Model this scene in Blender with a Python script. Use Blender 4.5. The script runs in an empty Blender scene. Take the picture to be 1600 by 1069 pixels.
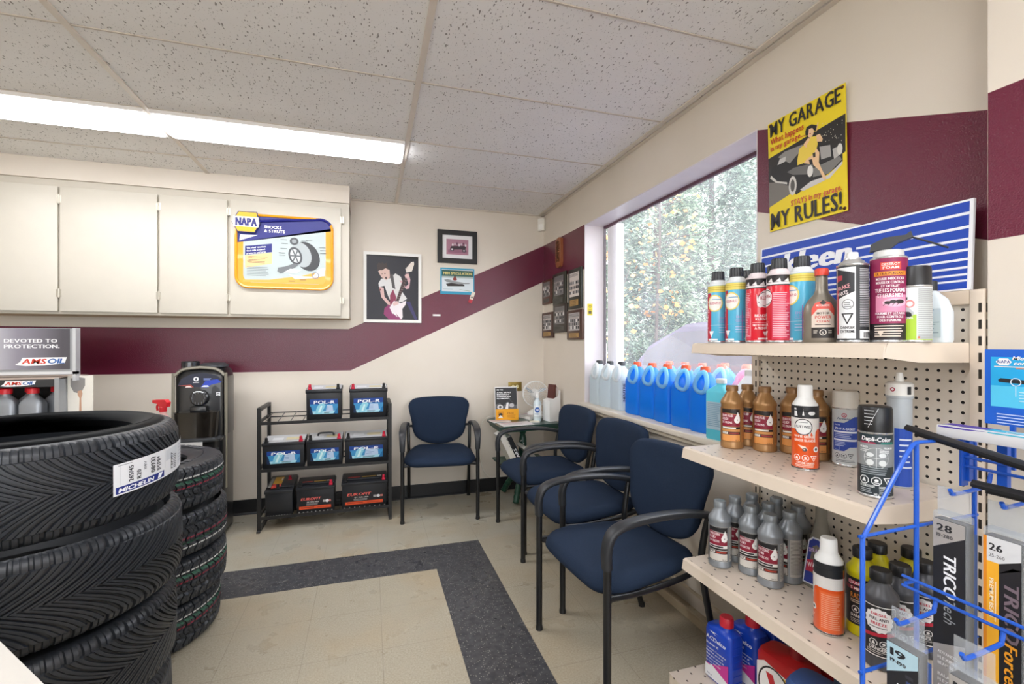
import bpy, bmesh, math, random
from math import sin, cos, pi, radians as R, atan2, hypot, sqrt
from mathutils import Vector, Matrix
from mathutils.geometry import tessellate_polygon

SC = bpy.context.scene
COL = SC.collection
random.seed(7)

# ------------------------------------------------------------------ camera
cam_d = bpy.data.cameras.new('camera')
cam = bpy.data.objects.new('camera', cam_d)
COL.objects.link(cam)
cam.location = (0, 0, 1.25)
cam.rotation_euler = (R(90), 0, -R(17.14))
cam_d.sensor_width = 36.0
cam_d.lens = 16.2
cam_d.shift_y = 2.5 / 1600
cam_d.clip_start = 0.05
SC.camera = cam

# ------------------------------------------------------------------ exposure, sky, daylight
SC.view_settings.view_transform = 'Standard'
SC.view_settings.look = 'None'
SC.view_settings.gamma = 1
SC.view_settings.exposure = 1.13
LAMP = 7.4           # emission of the fluorescent diffusers
SKY = 3.6             # overcast sky
SC.cycles.max_bounces = 8
SC.cycles.transparent_max_bounces = 16

world = bpy.data.worlds.new('overcast_sky')
SC.world = world
world.use_nodes = True
wn = world.node_tree
bg = wn.nodes['Background']
sky = wn.nodes.new('ShaderNodeTexSky')
sky.sky_type = 'HOSEK_WILKIE'
sky.turbidity = 9
sky.sun_direction = Vector((-0.5, 0.2, 0.8)).normalized()
mx = wn.nodes.new('ShaderNodeMix'); mx.data_type = 'RGBA'
mx.inputs[0].default_value = 0.85
wn.links.new(sky.outputs[0], mx.inputs[6])
mx.inputs[7].default_value = (0.93, 0.96, 1.0, 1)
wn.links.new(mx.outputs[2], bg.inputs[0])
bg.inputs[1].default_value = SKY

# ------------------------------------------------------------------ materials
def lin(h):
    h = h.lstrip('#')
    o = []
    for i in (0, 2, 4):
        c = int(h[i:i + 2], 16) / 255
        o.append(c / 12.92 if c <= .04045 else ((c + .055) / 1.055) ** 2.4)
    return (o[0], o[1], o[2], 1)

MATS = {}
def new_mat(name):
    m = bpy.data.materials.new(name)
    m.use_nodes = True
    nt = m.node_tree
    return m, nt, nt.nodes['Principled BSDF']

def mat(col, rough=.5, metal=0, var=.05, vscale=14, bump=0, bscale=200, coat=0, spec=.5, alpha=1):
    """Plain procedural surface: colour with a slight noise variation and optional fine bump."""
    key = (col, rough, metal, var, vscale, bump, bscale, coat, spec, alpha)
    if key in MATS: return MATS[key]
    m, nt, b = new_mat('surface_' + col.lstrip('#'))
    c = lin(col)
    b.inputs['Roughness'].default_value = rough
    b.inputs['Metallic'].default_value = metal
    b.inputs['Coat Weight'].default_value = coat
    b.inputs['Specular IOR Level'].default_value = spec
    b.inputs['Alpha'].default_value = alpha
    tc = nt.nodes.new('ShaderNodeTexCoord')
    if var:
        n = nt.nodes.new('ShaderNodeTexNoise')
        n.inputs['Scale'].default_value = vscale
        n.inputs['Detail'].default_value = 3
        nt.links.new(tc.outputs['Object'], n.inputs['Vector'])
        mix = nt.nodes.new('ShaderNodeMix'); mix.data_type = 'RGBA'
        nt.links.new(n.outputs[0], mix.inputs[0])
        mix.inputs[6].default_value = tuple(x * (1 - var) for x in c[:3]) + (1,)
        mix.inputs[7].default_value = tuple(min(1, x * (1 + var)) for x in c[:3]) + (1,)
        nt.links.new(mix.outputs[2], b.inputs['Base Color'])
    else:
        b.inputs['Base Color'].default_value = c
    if bump:
        n2 = nt.nodes.new('ShaderNodeTexNoise')
        n2.inputs['Scale'].default_value = bscale
        nt.links.new(tc.outputs['Object'], n2.inputs['Vector'])
        bp = nt.nodes.new('ShaderNodeBump')
        bp.inputs['Strength'].default_value = bump
        bp.inputs['Distance'].default_value = .002
        nt.links.new(n2.outputs[0], bp.inputs['Height'])
        nt.links.new(bp.outputs[0], b.inputs['Normal'])
    MATS[key] = m
    return m

def ink(col):
    return mat(col, .45, 0, 0)

def emit(col, s):
    m = bpy.data.materials.new('lamp_glow'); m.use_nodes = True
    nt = m.node_tree; nt.nodes.clear()
    e = nt.nodes.new('ShaderNodeEmission'); o = nt.nodes.new('ShaderNodeOutputMaterial')
    e.inputs[0].default_value = lin(col); e.inputs[1].default_value = s
    nt.links.new(e.outputs[0], o.inputs[0])
    return m

def clear_plastic(name, col, t=.8, rough=.1):
    """Thin clear film or glass: transparent mixed with a glossy and slightly hazy body."""
    m = bpy.data.materials.new(name); m.use_nodes = True
    nt = m.node_tree; nt.nodes.clear()
    o = nt.nodes.new('ShaderNodeOutputMaterial')
    tr = nt.nodes.new('ShaderNodeBsdfTransparent'); tr.inputs[0].default_value = lin(col)
    pr = nt.nodes.new('ShaderNodeBsdfPrincipled')
    pr.inputs['Base Color'].default_value = lin(col); pr.inputs['Roughness'].default_value = rough
    mxs = nt.nodes.new('ShaderNodeMixShader'); mxs.inputs[0].default_value = 1 - t
    nt.links.new(tr.outputs[0], mxs.inputs[1]); nt.links.new(pr.outputs[0], mxs.inputs[2])
    nt.links.new(mxs.outputs[0], o.inputs[0])
    return m

def translucent(name, col, k=.5):
    """Milky plastic jug wall with liquid: diffuse plus light passing through."""
    m, nt, b = new_mat(name)
    b.inputs['Base Color'].default_value = lin(col); b.inputs['Roughness'].default_value = .35
    tl = nt.nodes.new('ShaderNodeBsdfTranslucent'); tl.inputs[0].default_value = lin(col)
    mxs = nt.nodes.new('ShaderNodeMixShader'); mxs.inputs[0].default_value = k
    o = nt.nodes['Material Output']
    nt.links.new(b.outputs[0], mxs.inputs[1]); nt.links.new(tl.outputs[0], mxs.inputs[2])
    nt.links.new(mxs.outputs[0], o.inputs[0])
    return m

# ------------------------------------------------------------------ mesh builder
class MB:
    def __init__(s):
        s.v = []; s.f = []; s.m = []; s.mats = []
    def mi(s, m):
        if m not in s.mats: s.mats.append(m)
        return s.mats.index(m)
    def add(s, verts, faces, m, M=None):
        o = len(s.v)
        if M is not None: verts = [M @ Vector(p) for p in verts]
        s.v += [tuple(p) for p in verts]
        i = s.mi(m)
        for f in faces:
            s.f.append(tuple(o + k for k in f)); s.m.append(i)
        return s
    def box(s, x0, x1, y0, y1, z0, z1, m, bev=0, M=None, seg=2):
        if bev:
            bm = bmesh.new()
            bmesh.ops.create_cube(bm, size=1)
            for v in bm.verts:
                v.co = Vector((x0 + (v.co.x + .5) * (x1 - x0), y0 + (v.co.y + .5) * (y1 - y0), z0 + (v.co.z + .5) * (z1 - z0)))
            bmesh.ops.bevel(bm, geom=bm.edges[:], offset=bev, segments=seg, affect='EDGES', profile=.5)
            bm.verts.index_update()
            vs = [v.co.copy() for v in bm.verts]; fs = [[v.index for v in f.verts] for f in bm.faces]
            bm.free()
            return s.add(vs, fs, m, M)
        vs = [(x, y, z) for z in (z0, z1) for y in (y0, y1) for x in (x0, x1)]
        return s.add(vs, [(0, 2, 3, 1), (4, 5, 7, 6), (0, 1, 5, 4), (2, 6, 7, 3), (0, 4, 6, 2), (1, 3, 7, 5)], m, M)
    def prism(s, pts, h0, h1, m, axis='z', M=None):
        n = len(pts)
        g = {'z': lambda a, b, h: (a, b, h), 'y': lambda a, b, h: (a, h, b), 'x': lambda a, b, h: (h, a, b)}[axis]
        vs = [g(a, b, h0) for a, b in pts] + [g(a, b, h1) for a, b in pts]
        fs = [tuple(range(n))[::-1], tuple(range(n, 2 * n))] + [(i, (i + 1) % n, n + (i + 1) % n, n + i) for i in range(n)]
        return s.add(vs, fs, m, M)
    def lathe(s, prof, m, n=24, c=(0, 0), M=None, sy=1):
        vs = []; fs = []
        k = len(prof)
        for r, z in prof:
            for j in range(n):
                a = 2 * pi * j / n
                vs.append((c[0] + r * cos(a), c[1] + sy * r * sin(a), z))
        for i in range(k - 1):
            for j in range(n):
                j2 = (j + 1) % n
                fs.append((i * n + j, i * n + j2, (i + 1) * n + j2, (i + 1) * n + j))
        if prof[0][0] > 1e-5: fs.append(tuple(range(n))[::-1])
        if prof[-1][0] > 1e-5: fs.append(tuple(range((k - 1) * n, k * n)))
        return s.add(vs, fs, m, M)
    def loft(s, rings, m, caps=True, closed=False, M=None):
        n = len(rings[0]); vs = [p for r in rings for p in r]; fs = []
        K = len(rings)
        for i in range(K if closed else K - 1):
            a = i * n; b = ((i + 1) % K) * n
            for j in range(n):
                j2 = (j + 1) % n
                fs.append((a + j, a + j2, b + j2, b + j))
        if caps and not closed:
            fs.append(tuple(range(n))[::-1]); fs.append(tuple(range((K - 1) * n, K * n)))
        return s.add(vs, fs, m, M)
    def tube(s, path, r, m, n=8, closed=False, M=None, flat=None):
        """Round (or flat=(w,h)) section swept along a path."""
        P = [Vector(p) for p in path]; K = len(P)
        rings = []; up = None
        for i in range(K):
            if closed: t = P[(i + 1) % K] - P[i - 1]
            else: t = P[min(i + 1, K - 1)] - P[max(i - 1, 0)]
            t.normalize()
            if up is None:
                up = Vector((0, 0, 1)) if abs(t.z) < .9 else Vector((1, 0, 0))
                if flat: up = Vector((1, 0, 0)) if abs(t.x) < .9 else Vector((0, 1, 0))
            up = (up - t * up.dot(t)).normalized()
            sd = t.cross(up)
            if flat:
                w, h = flat
                ring = []
                for q in range(12):
                    a = 2 * pi * q / 12
                    ca, sa = cos(a), sin(a)
                    ring.append(P[i] + up * (w / 2 * math.copysign(abs(ca) ** .5, ca)) + sd * (h / 2 * math.copysign(abs(sa) ** .5, sa)))
            else:
                rr = r[i] if isinstance(r, (list, tuple)) else r
                ring = [P[i] + (up * cos(2 * pi * q / n) + sd * sin(2 * pi * q / n)) * rr for q in range(n)]
            rings.append(ring)
        return s.loft(rings, m, True, closed, M)
    def build(s, name, parent=None, label=None, sharp=40):
        me = bpy.data.meshes.new(name)
        me.from_pydata(s.v, [], s.f)
        for m in s.mats: me.materials.append(m)
        me.polygons.foreach_set('material_index', s.m)
        me.polygons.foreach_set('use_smooth', [True] * len(s.f))
        me.update()
        me.set_sharp_from_angle(angle=R(sharp))
        o = bpy.data.objects.new(name, me)
        COL.objects.link(o)
        if parent: o.parent = parent
        if label: o['label'] = label
        return o

def tag(o, label, cat, group=None, loc=None, rz=None):
    o['label'] = label; o['category'] = cat
    if group: o['group'] = group
    if loc is not None: o.location = loc
    if rz is not None: o.rotation_euler = (0, 0, rz)
    return o

def thing(name, label, cat, loc=(0, 0, 0), rz=0, group=None, rx=0, ry=0):
    o = bpy.data.objects.new(name, None)
    o.empty_display_size = .05
    COL.objects.link(o)
    tag(o, label, cat, group)
    o.location = loc; o.rotation_euler = (rx, ry, rz)
    return o

def dup(root, loc, rz=None, label=None, group=None):
    """A copy of a thing with copies of its parts and sub-parts (mesh data shared)."""
    r = root.copy(); COL.objects.link(r)
    r.location = loc
    if rz is not None: r.rotation_euler = (root.rotation_euler[0], root.rotation_euler[1], rz)
    if label: r['label'] = label
    if group: r['group'] = group
    for ch in list(root.children):
        c = ch.copy(); COL.objects.link(c); c.parent = r
        for g in list(ch.children):
            d = g.copy(); COL.objects.link(d); d.parent = c
    return r

def struct(o, label=None):
    o['kind'] = 'structure'
    if label: o['label'] = label
    return o

def facing(x, y, off=0):
    """Turn about z that points a thing's local -Y front from (x, y) towards the middle of the room."""
    return atan2(-y, -x) + pi / 2 + R(off)

def sell(hx, hy, z, n=28, e=4, c=(0, 0)):
    """Superellipse ring: rounded rectangle of half sizes hx, hy at height z."""
    o = []
    for j in range(n):
        a = 2 * pi * j / n
        ca, sa = cos(a), sin(a)
        o.append((c[0] + hx * math.copysign(abs(ca) ** (2 / e), ca), c[1] + hy * math.copysign(abs(sa) ** (2 / e), sa), z))
    return o

def rrect(w, h, r, n=5, cx=0, cy=0):
    """Rounded rectangle outline, counter-clockwise."""
    o = []
    for (sx, sy, a0) in ((1, 1, 0), (-1, 1, 90), (-1, -1, 180), (1, -1, 270)):
        for i in range(n + 1):
            a = R(a0 + 90 * i / n)
            o.append((cx + sx * (w / 2 - r) + r * cos(a), cy + sy * (h / 2 - r) + r * sin(a)))
    return o

def ellipse(cx, cy, rx, ry=None, n=20, rot=0):
    ry = rx if ry is None else ry
    c, s_ = cos(rot), sin(rot)
    return [(cx + rx * cos(2 * pi * i / n) * c - ry * sin(2 * pi * i / n) * s_, cy + rx * cos(2 * pi * i / n) * s_ + ry * sin(2 * pi * i / n) * c) for i in range(n)]

# ------------------------------------------------------------------ lettering
GLYPH = {}
def _make_glyphs():
    chars = "ABCDEFGHIJKLMNOPQRSTUVWXYZabcdefghijklmnopqrstuvwxyz0123456789.-&!/:,'%"
    obs = []
    for bold in (0, 1):
        for ch in chars:
            cu = bpy.data.curves.new('glyph', 'FONT')
            cu.body = ch; cu.size = 1; cu.resolution_u = 2; cu.fill_mode = 'FRONT'
            cu.offset = .004 if bold else 0
            ob = bpy.data.objects.new('glyph', cu)
            COL.objects.link(ob); obs.append((ch, bold, ob))
    dg = bpy.context.evaluated_depsgraph_get()
    for ch, bold, ob in obs:
        ev = ob.evaluated_get(dg)
        me = ev.to_mesh()
        vs = [(v.co.x, v.co.y) for v in me.vertices]
        fs = [tuple(p.vertices) for p in me.polygons]
        ev.to_mesh_clear()
        x0 = min(v[0] for v in vs); x1 = max(v[0] for v in vs)
        GLYPH[(ch, bold)] = ([(x - x0, y) for x, y in vs], fs, x1 - x0)
    for ch, bold, ob in obs:
        cu = ob.data
        bpy.data.objects.remove(ob); bpy.data.curves.remove(cu)
_make_glyphs()

class Art:
    """Flat print made of coloured shapes in layers, later laid on a flat or round surface."""
    def __init__(s): s.it = []; s.l = 0
    def up(s): s.l += 1; return s
    def poly(s, pts, col):
        tri = tessellate_polygon([[Vector((p[0], p[1], 0)) for p in pts]])
        s.it.append((list(pts), [tuple(t) for t in tri], col, s.l)); return s
    def rect(s, x0, y0, x1, y1, col):
        s.it.append(([(x0, y0), (x1, y0), (x1, y1), (x0, y1)], [(0, 1, 2, 3)], col, s.l)); return s
    def ell(s, cx, cy, rx, ry, col, n=20): return s.poly(ellipse(cx, cy, rx, ry, n), col)
    def frame(s, x0, y0, x1, y1, t, col):
        s.rect(x0, y0, x1, y0 + t, col); s.rect(x0, y1 - t, x1, y1, col)
        s.rect(x0, y0 + t, x0 + t, y1 - t, col); return s.rect(x1 - t, y0 + t, x1, y1 - t, col)
    def line(s, a, b, t, col):
        d = Vector((b[0] - a[0], b[1] - a[1])); d.normalize(); nx, ny = -d.y * t / 2, d.x * t / 2
        return s.poly([(a[0] + nx, a[1] + ny), (a[0] - nx, a[1] - ny), (b[0] - nx, b[1] - ny), (b[0] + nx, b[1] + ny)], col)
    def ring(s, cx, cy, r0, r1, col, n=24):
        p = ellipse(cx, cy, r0, None, n) + ellipse(cx, cy, r1, None, n)
        s.it.append((p, [(i, (i + 1) % n, n + (i + 1) % n, n + i) for i in range(n)], col, s.l)); return s
    def text(s, t, x, y, h, col, bold=1, w=None, align='l', shear=0, rot=0, gap=.1, sx=1):
        """h = capital height; w = fit to this width; rot in degrees about (x, y)."""
        k = h / .72
        vs = []; fs = []; cx = 0
        for ch in t:
            if ch == ' ': cx += .3; continue
            g = GLYPH.get((ch, bold)) or GLYPH[('-', bold)]
            o = len(vs)
            vs += [(px + cx, py) for px, py in g[0]]
            fs += [tuple(o + q for q in f) for f in g[1]]
            cx += g[2] + gap
        W = max(cx - gap, .01)
        kx = (w / W) if w else k * sx
        off = {'l': 0, 'c': -W * kx / 2, 'r': -W * kx}[align]
        c, s_ = cos(R(rot)), sin(R(rot))
        out = []
        for px, py in vs:
            u = px * kx + off + shear * py * k; v = py * k
            out.append((x + u * c - v * s_, y + u * s_ + v * c))
        s.it.append((out, fs, col, s.l))
        if bold:      # second strike thickens the stems
            for q in (.03, .06):
                d = q * kx
                s.it.append(([(p[0] + d * c, p[1] + d * s_) for p in out], fs, col, s.l + q))
        return s
    def lines(s, x0, x1, y0, dy, n, t, col, rag=.25, seed=1):
        """Fine print that is too small to read: ragged rules."""
        rr = random.Random(seed)
        for i in range(n):
            y = y0 - i * dy
            s.rect(x0, y, x0 + (x1 - x0) * (1 - rag * rr.random()), y + t, col)
        return s
    def lay(s, mb, fn, eps=.00025, strip=None):
        """Add to a mesh builder: fn(u, v, h) gives the 3D point; strip = widest piece on a round surface."""
        for k_, (vs, fs, col, l) in enumerate(s.it):
            h = .0003 + l * eps + k_ * 1.2e-5
            m = ink(col)
            if strip and (max(p[0] for p in vs) - min(p[0] for p in vs)) > strip:
                nv = []; nf = []
                for f in fs:
                    P = [vs[i] for i in f]
                    a = min(p[0] for p in P); b = max(p[0] for p in P)
                    i0 = int(math.floor(a / strip)); i1 = int(math.floor((b - 1e-9) / strip))
                    for k in range(i0, i1 + 1):
                        q = clipx(clipx(P, k * strip, 1), (k + 1) * strip, -1)
                        if len(q) > 2:
                            nf.append(tuple(range(len(nv), len(nv) + len(q)))); nv += q
                vs, fs = nv, nf
            mb.add([fn(u, v, h) for u, v in vs], fs, m)
        return mb

def clipx(P, x, sgn):
    o = []
    for i in range(len(P)):
        a, b = P[i - 1], P[i]
        ia, ib = sgn * (a[0] - x) >= 0, sgn * (b[0] - x) >= 0
        if ia != ib:
            t = (x - a[0]) / (b[0] - a[0]); o.append((x, a[1] + t * (b[1] - a[1])))
        if ib: o.append(b)
    return o

def on_front(y, x=0, z=0):      # print on a face looking to -Y
    return lambda u, v, h: (x + u, y - h, z + v)
def on_left(xf, y=0, z=0):      # print on a face looking to -X (u runs towards -Y)
    return lambda u, v, h: (xf - h, y - u, z + v)
def on_top(zt, x=0, y=0):
    return lambda u, v, h: (x + u, y + v, zt + h)
def on_can(r, z=0, a0=-pi / 2): # print around a can, u = 0 in the middle of the front
    return lambda u, v, h: ((r + h) * cos(a0 + u / r), (r + h) * sin(a0 + u / r), z + v)
# ================================================================== room shell
XR, YB, ZC = 1.465, 3.80, 2.375        # right wall, back wall, ceiling
XL, YF = -3.3, -2.6                    # left wall and the wall behind the viewer
CREAM, MAROON = '#E9DFD2', '#5E1F33'

def nmath(nt, op, a, b=None, c=None):
    n = nt.nodes.new('ShaderNodeMath'); n.operation = op
    for i, q in enumerate((a, b, c)):
        if q is None: continue
        if isinstance(q, (int, float)): n.inputs[i].default_value = q
        else: nt.links.new(q, n.inputs[i])
    return n.outputs[0]
def nmix(nt, f, a, b):
    n = nt.nodes.new('ShaderNodeMix'); n.data_type = 'RGBA'
    if isinstance(f, (int, float)): n.inputs[0].default_value = f
    else: nt.links.new(f, n.inputs[0])
    for i, q in ((6, a), (7, b)):
        if isinstance(q, tuple): n.inputs[i].default_value = q
        else: nt.links.new(q, n.inputs[i])
    return n.outputs[2]
def nnoise(nt, vec, scale, detail=3):
    n = nt.nodes.new('ShaderNodeTexNoise'); n.inputs['Scale'].default_value = scale; n.inputs['Detail'].default_value = detail
    nt.links.new(vec, n.inputs['Vector']); return n.outputs[0]
def nstep(nt, v, lo, hi):
    n = nt.nodes.new('ShaderNodeMapRange'); n.inputs[1].default_value = lo; n.inputs[2].default_value = hi
    nt.links.new(v, n.inputs[0]); return n.outputs[0]

def floor_mat():
    m, nt, b = new_mat('vinyl_floor_tiles')
    tc = nt.nodes.new('ShaderNodeTexCoord'); P = tc.outputs['Object']
    sp = nt.nodes.new('ShaderNodeSeparateXYZ'); nt.links.new(P, sp.inputs[0])
    x, y = sp.outputs[0], sp.outputs[1]
    # seams of the one-foot tiles
    gx = nmath(nt, 'ABSOLUTE', nmath(nt, 'SUBTRACT', nmath(nt, 'FRACT', nmath(nt, 'DIVIDE', nmath(nt, 'SUBTRACT', x, .354 - 30.48), .3048)), .5))
    gy = nmath(nt, 'ABSOLUTE', nmath(nt, 'SUBTRACT', nmath(nt, 'FRACT', nmath(nt, 'DIVIDE', nmath(nt, 'SUBTRACT', y, 2.565 - 30.48), .3048)), .5))
    seam = nmath(nt, 'GREATER_THAN', nmath(nt, 'MAXIMUM', gx, gy), .4955)
    # dark border band: along X at y 2.565-2.87, along Y at x .354-.659
    def between(v, a, c): return nmath(nt, 'MULTIPLY', nmath(nt, 'GREATER_THAN', v, a), nmath(nt, 'LESS_THAN', v, c))
    bx = nmath(nt, 'MULTIPLY', between(y, 2.565, 2.868), nmath(nt, 'LESS_THAN', x, .659))
    by = nmath(nt, 'MULTIPLY', between(x, .354, .659), nmath(nt, 'LESS_THAN', y, 2.868))
    band = nmath(nt, 'MAXIMUM', bx, by)
    # beige tile with streaky marbling, worn and stained in patches
    mp = nt.nodes.new('ShaderNodeMapping'); nt.links.new(P, mp.inputs[0]); mp.inputs['Scale'].default_value = (1, 1.0, 1)
    marb = nstep(nt, nnoise(nt, mp.outputs[0], 150, 8), .30, .70)
    base = nmix(nt, marb, lin('#9F9683'), lin('#B6AE9B'))
    stain = nstep(nt, nnoise(nt, P, 2.3, 9), .46, .86)
    base = nmix(nt, nmath(nt, 'MULTIPLY', stain, .60), base, lin('#B59A72'))
    grey = nmath(nt, 'MULTIPLY', nmath(nt, 'GREATER_THAN', y, 2.868), nstep(nt, nnoise(nt, P, 3.1, 3), .40, .60))
    base = nmix(nt, nmath(nt, 'MULTIPLY', grey, .55), base, lin('#AEADA2'))
    grime = nstep(nt, nnoise(nt, P, 9, 9), .56, .95)
    base = nmix(nt, nmath(nt, 'MULTIPLY', grime, .4), base, lin('#8E7A5C'))
    base = nmix(nt, nmath(nt, 'MULTIPLY', seam, .42), base, lin('#7A705F'))
    # charcoal tile with white chips
    vo = nt.nodes.new('ShaderNodeTexVoronoi'); vo.inputs['Scale'].default_value = 120; nt.links.new(P, vo.inputs[0])
    sx = nt.nodes.new('ShaderNodeSeparateXYZ'); nt.links.new(vo.outputs['Color'], sx.inputs[0])
    chip = nmath(nt, 'MULTIPLY', nmath(nt, 'LESS_THAN', vo.outputs['Distance'], .30), nmath(nt, 'GREATER_THAN', sx.outputs[0], .60))
    dark = nmix(nt, nstep(nt, nnoise(nt, P, 35, 5), .35, .65), lin('#3A3A3E'), lin('#505053'))
    dark = nmix(nt, nmath(nt, 'MULTIPLY', chip, .7), dark, lin('#9A988F'))
    col = nmix(nt, band, base, dark)
    nt.links.new(col, b.inputs['Base Color'])
    nt.links.new(nstep(nt, nnoise(nt, P, 6, 4), 0, 1.4), b.inputs['Roughness'])
    b.inputs['Specular IOR Level'].default_value = .35
    return m

def ceiling_mat():
    m, nt, b = new_mat('fissured_ceiling_tile')
    tc = nt.nodes.new('ShaderNodeTexCoord'); P = tc.outputs['Object']
    mp = nt.nodes.new('ShaderNodeMapping'); nt.links.new(P, mp.inputs[0]); mp.inputs['Scale'].default_value = (1.7, .8, 1)
    wob = nt.nodes.new('ShaderNodeTexNoise'); wob.inputs['Scale'].default_value = 30; nt.links.new(mp.outputs[0], wob.inputs[0])
    ad = nt.nodes.new('ShaderNodeMix'); ad.data_type = 'RGBA'; ad.blend_type = 'LINEAR_LIGHT'; ad.inputs[0].default_value = .012
    nt.links.new(mp.outputs[0], ad.inputs[6]); nt.links.new(wob.outputs['Color'], ad.inputs[7])
    vo = nt.nodes.new('ShaderNodeTexVoronoi'); vo.inputs['Scale'].default_value = 64; nt.links.new(ad.outputs[2], vo.inputs[0])
    sx = nt.nodes.new('ShaderNodeSeparateXYZ'); nt.links.new(vo.outputs['Color'], sx.inputs[0])
    rad = nmath(nt, 'MULTIPLY', nmath(nt, 'POWER', sx.outputs[0], 1.6), .34)
    fis = nmath(nt, 'LESS_THAN', vo.outputs['Distance'], rad)
    v2 = nt.nodes.new('ShaderNodeTexVoronoi'); v2.inputs['Scale'].default_value = 130; nt.links.new(P, v2.inputs[0])
    s2 = nt.nodes.new('ShaderNodeSeparateXYZ'); nt.links.new(v2.outputs['Color'], s2.inputs[0])
    pin = nmath(nt, 'MULTIPLY', nmath(nt, 'LESS_THAN', v2.outputs['Distance'], .22), nmath(nt, 'GREATER_THAN', s2.outputs[1], .55))
    hole = nmath(nt, 'MAXIMUM', fis, nmath(nt, 'MULTIPLY', pin, .45))
    base = nmix(nt, nnoise(nt, P, 4, 4), lin('#ECEAE8'), lin('#F5F4F2'))
    nt.links.new(nmix(nt, nmath(nt, 'MULTIPLY', hole, .80), base, lin('#7A7570')), b.inputs['Base Color'])
    b.inputs['Roughness'].default_value = .95; b.inputs['Specular IOR Level'].default_value = .1
    bp = nt.nodes.new('ShaderNodeBump'); bp.inputs['Strength'].default_value = .35; bp.inputs['Distance'].default_value = .002
    nt.links.new(nmath(nt, 'SUBTRACT', 1.0, hole), bp.inputs['Height']); nt.links.new(bp.outputs[0], b.inputs['Normal'])
    return m

def wall_mat(name, a, c, rough, bump):
    m, nt, b = new_mat(name)
    tc = nt.nodes.new('ShaderNodeTexCoord'); P = tc.outputs['Object']
    base = nmix(nt, nstep(nt, nnoise(nt, P, 1.7, 5), .35, .7), lin(a), lin(c))
    nt.links.new(base, b.inputs['Base Color'])
    b.inputs['Roughness'].default_value = rough
    bp = nt.nodes.new('ShaderNodeBump'); bp.inputs['Strength'].default_value = bump; bp.inputs['Distance'].default_value = .0015
    nt.links.new(nnoise(nt, P, 260, 2), bp.inputs['Height']); nt.links.new(bp.outputs[0], b.inputs['Normal'])
    return m
cream = wall_mat('cream_wall_paint', '#DFD5C6', '#E6DCCF', .5, .12)
maroon = wall_mat('maroon_gloss_paint', '#641E35', '#6E263D', .20, .75)
white_paint = mat('#EDE9E6', .45)

# floor, ceiling
mb = MB().box(XL - .1, XR + .3, YF - .1, YB + .1, -.1, 0, floor_mat()); struct(mb.build('floor'))
mb = MB().box(XL - .1, XR + .15, YF - .1, YB + .1, ZC, ZC + .08, ceiling_mat()); struct(mb.build('ceiling'))

# back wall with the painted band: level, then climbing to the corner
mb = MB().box(XL - .1, XR, YB, YB + .12, 0, ZC, cream)
pts = [(XL - .1, 1.039), (-.143, 1.041), (XR, 1.796), (XR, 2.112), (-.157, 1.363), (XL - .1, 1.361)]
mb.prism(pts, YB - .0008, YB, maroon, 'y'); struct(mb.build('wall_back'))

# right wall with the window opening (Y 1.455-2.995, Z .83-2.10)
WY0, WY1, WZ0, WZ1, WT = 1.455, 2.995, .80, 2.10, .17
mb = MB()
for (y0, y1, z0, z1) in ((YF - .1, WY0, 0, ZC), (WY1, YB + .12, 0, ZC), (WY0, WY1, 0, WZ0), (WY0, WY1, WZ1, ZC)):
    mb.box(XR, XR + WT, y0, y1, z0, z1, cream)
mb.prism([(WY1 - .002, 1.784), (YB, 1.793), (YB, 2.112), (WY1 - .002, 2.100)], XR - .0008, XR, maroon, 'x')
mb.prism([(.40, 1.38), (WY0, 1.770), (WY0, 2.094), (.40, 1.702)], XR - .0008, XR, maroon, 'x')
struct(mb.build('wall_right'))

# the pier that stands out from the right wall near the viewer, band painted level
mb = MB().box(1.385, XR - .001, -.9, .704, 0, ZC, cream)
mb.box(1.3842, 1.385, -.9, .7032, 1.492, 1.837, maroon)
struct(mb.build('wall_pier'))
mb = MB().box(XL - .12, XL, YF, YB, 0, ZC, cream); struct(mb.build('wall_left'))
# unseen wall behind the viewer; wide window added to brighten ceiling and shelves
mb = MB()
for (a_, b_, c_, d_) in ((XL, -2.9, 0, ZC), (1.0, XR, 0, ZC), (-2.9, 1.0, 0, .45), (-2.9, 1.0, 2.20, ZC)): mb.box(a_, b_, YF - .12, YF, c_, d_, cream)
struct(mb.build('wall_front'))
mb = MB()
for x in (-2.9, -1.6, -.3, .96): mb.box(x, x + .04, YF - .09, YF - .03, .45, 2.20, white_paint)
for z in (.45, 2.16): mb.box(-2.86, .96, YF - .09, YF - .03, z, z + .04, white_paint)
struct(mb.build('added_window'))  # frame bars of the added daylight opening, out of view
struct(MB().box(-14, 10, -18, YF - .13, -.12, -.02, mat('#B9B5AC', .9, var=.1, vscale=2)).build('added_forecourt'))  # unseen pale ground, added to bounce sky light up through that opening

# baseboard
rubber = mat('#17181B', .42)
mb = MB().box(XL, XR, YB - .006, YB - .001, 0, .108, rubber)
mb.prism([(YB - .006, 0), (YB - .018, 0), (YB - .015, .006), (YB - .006, .014)], XL, XR, rubber, 'x')
struct(mb.build('baseboard_back'))
# timber-cream plinth along the window wall under the chairs
pl = mat('#D2C4AC', .5, var=.1)
mb = MB().prism([(XR - .001, 0), (1.375, 0), (1.375, .09), (1.385, .105), (1.40, .112), (XR - .001, .112)], .80, YB - .02, pl, 'x')
mb2 = MB()
for a in (0,):
    mb2.prism([(XR - .001, 0), (1.372, 0), (1.372, .150), (XR - .001, .175)], 1.40, 3.20, pl, 'x')
    mb2.box(1.360, 1.372, 1.40, 3.20, .018, .055, mat('#B7A78C', .5))
    mb2.box(1.362, 1.372, 1.40, 3.20, .145, .156, pl)
struct(mb2.build('baseboard_right'))

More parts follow.
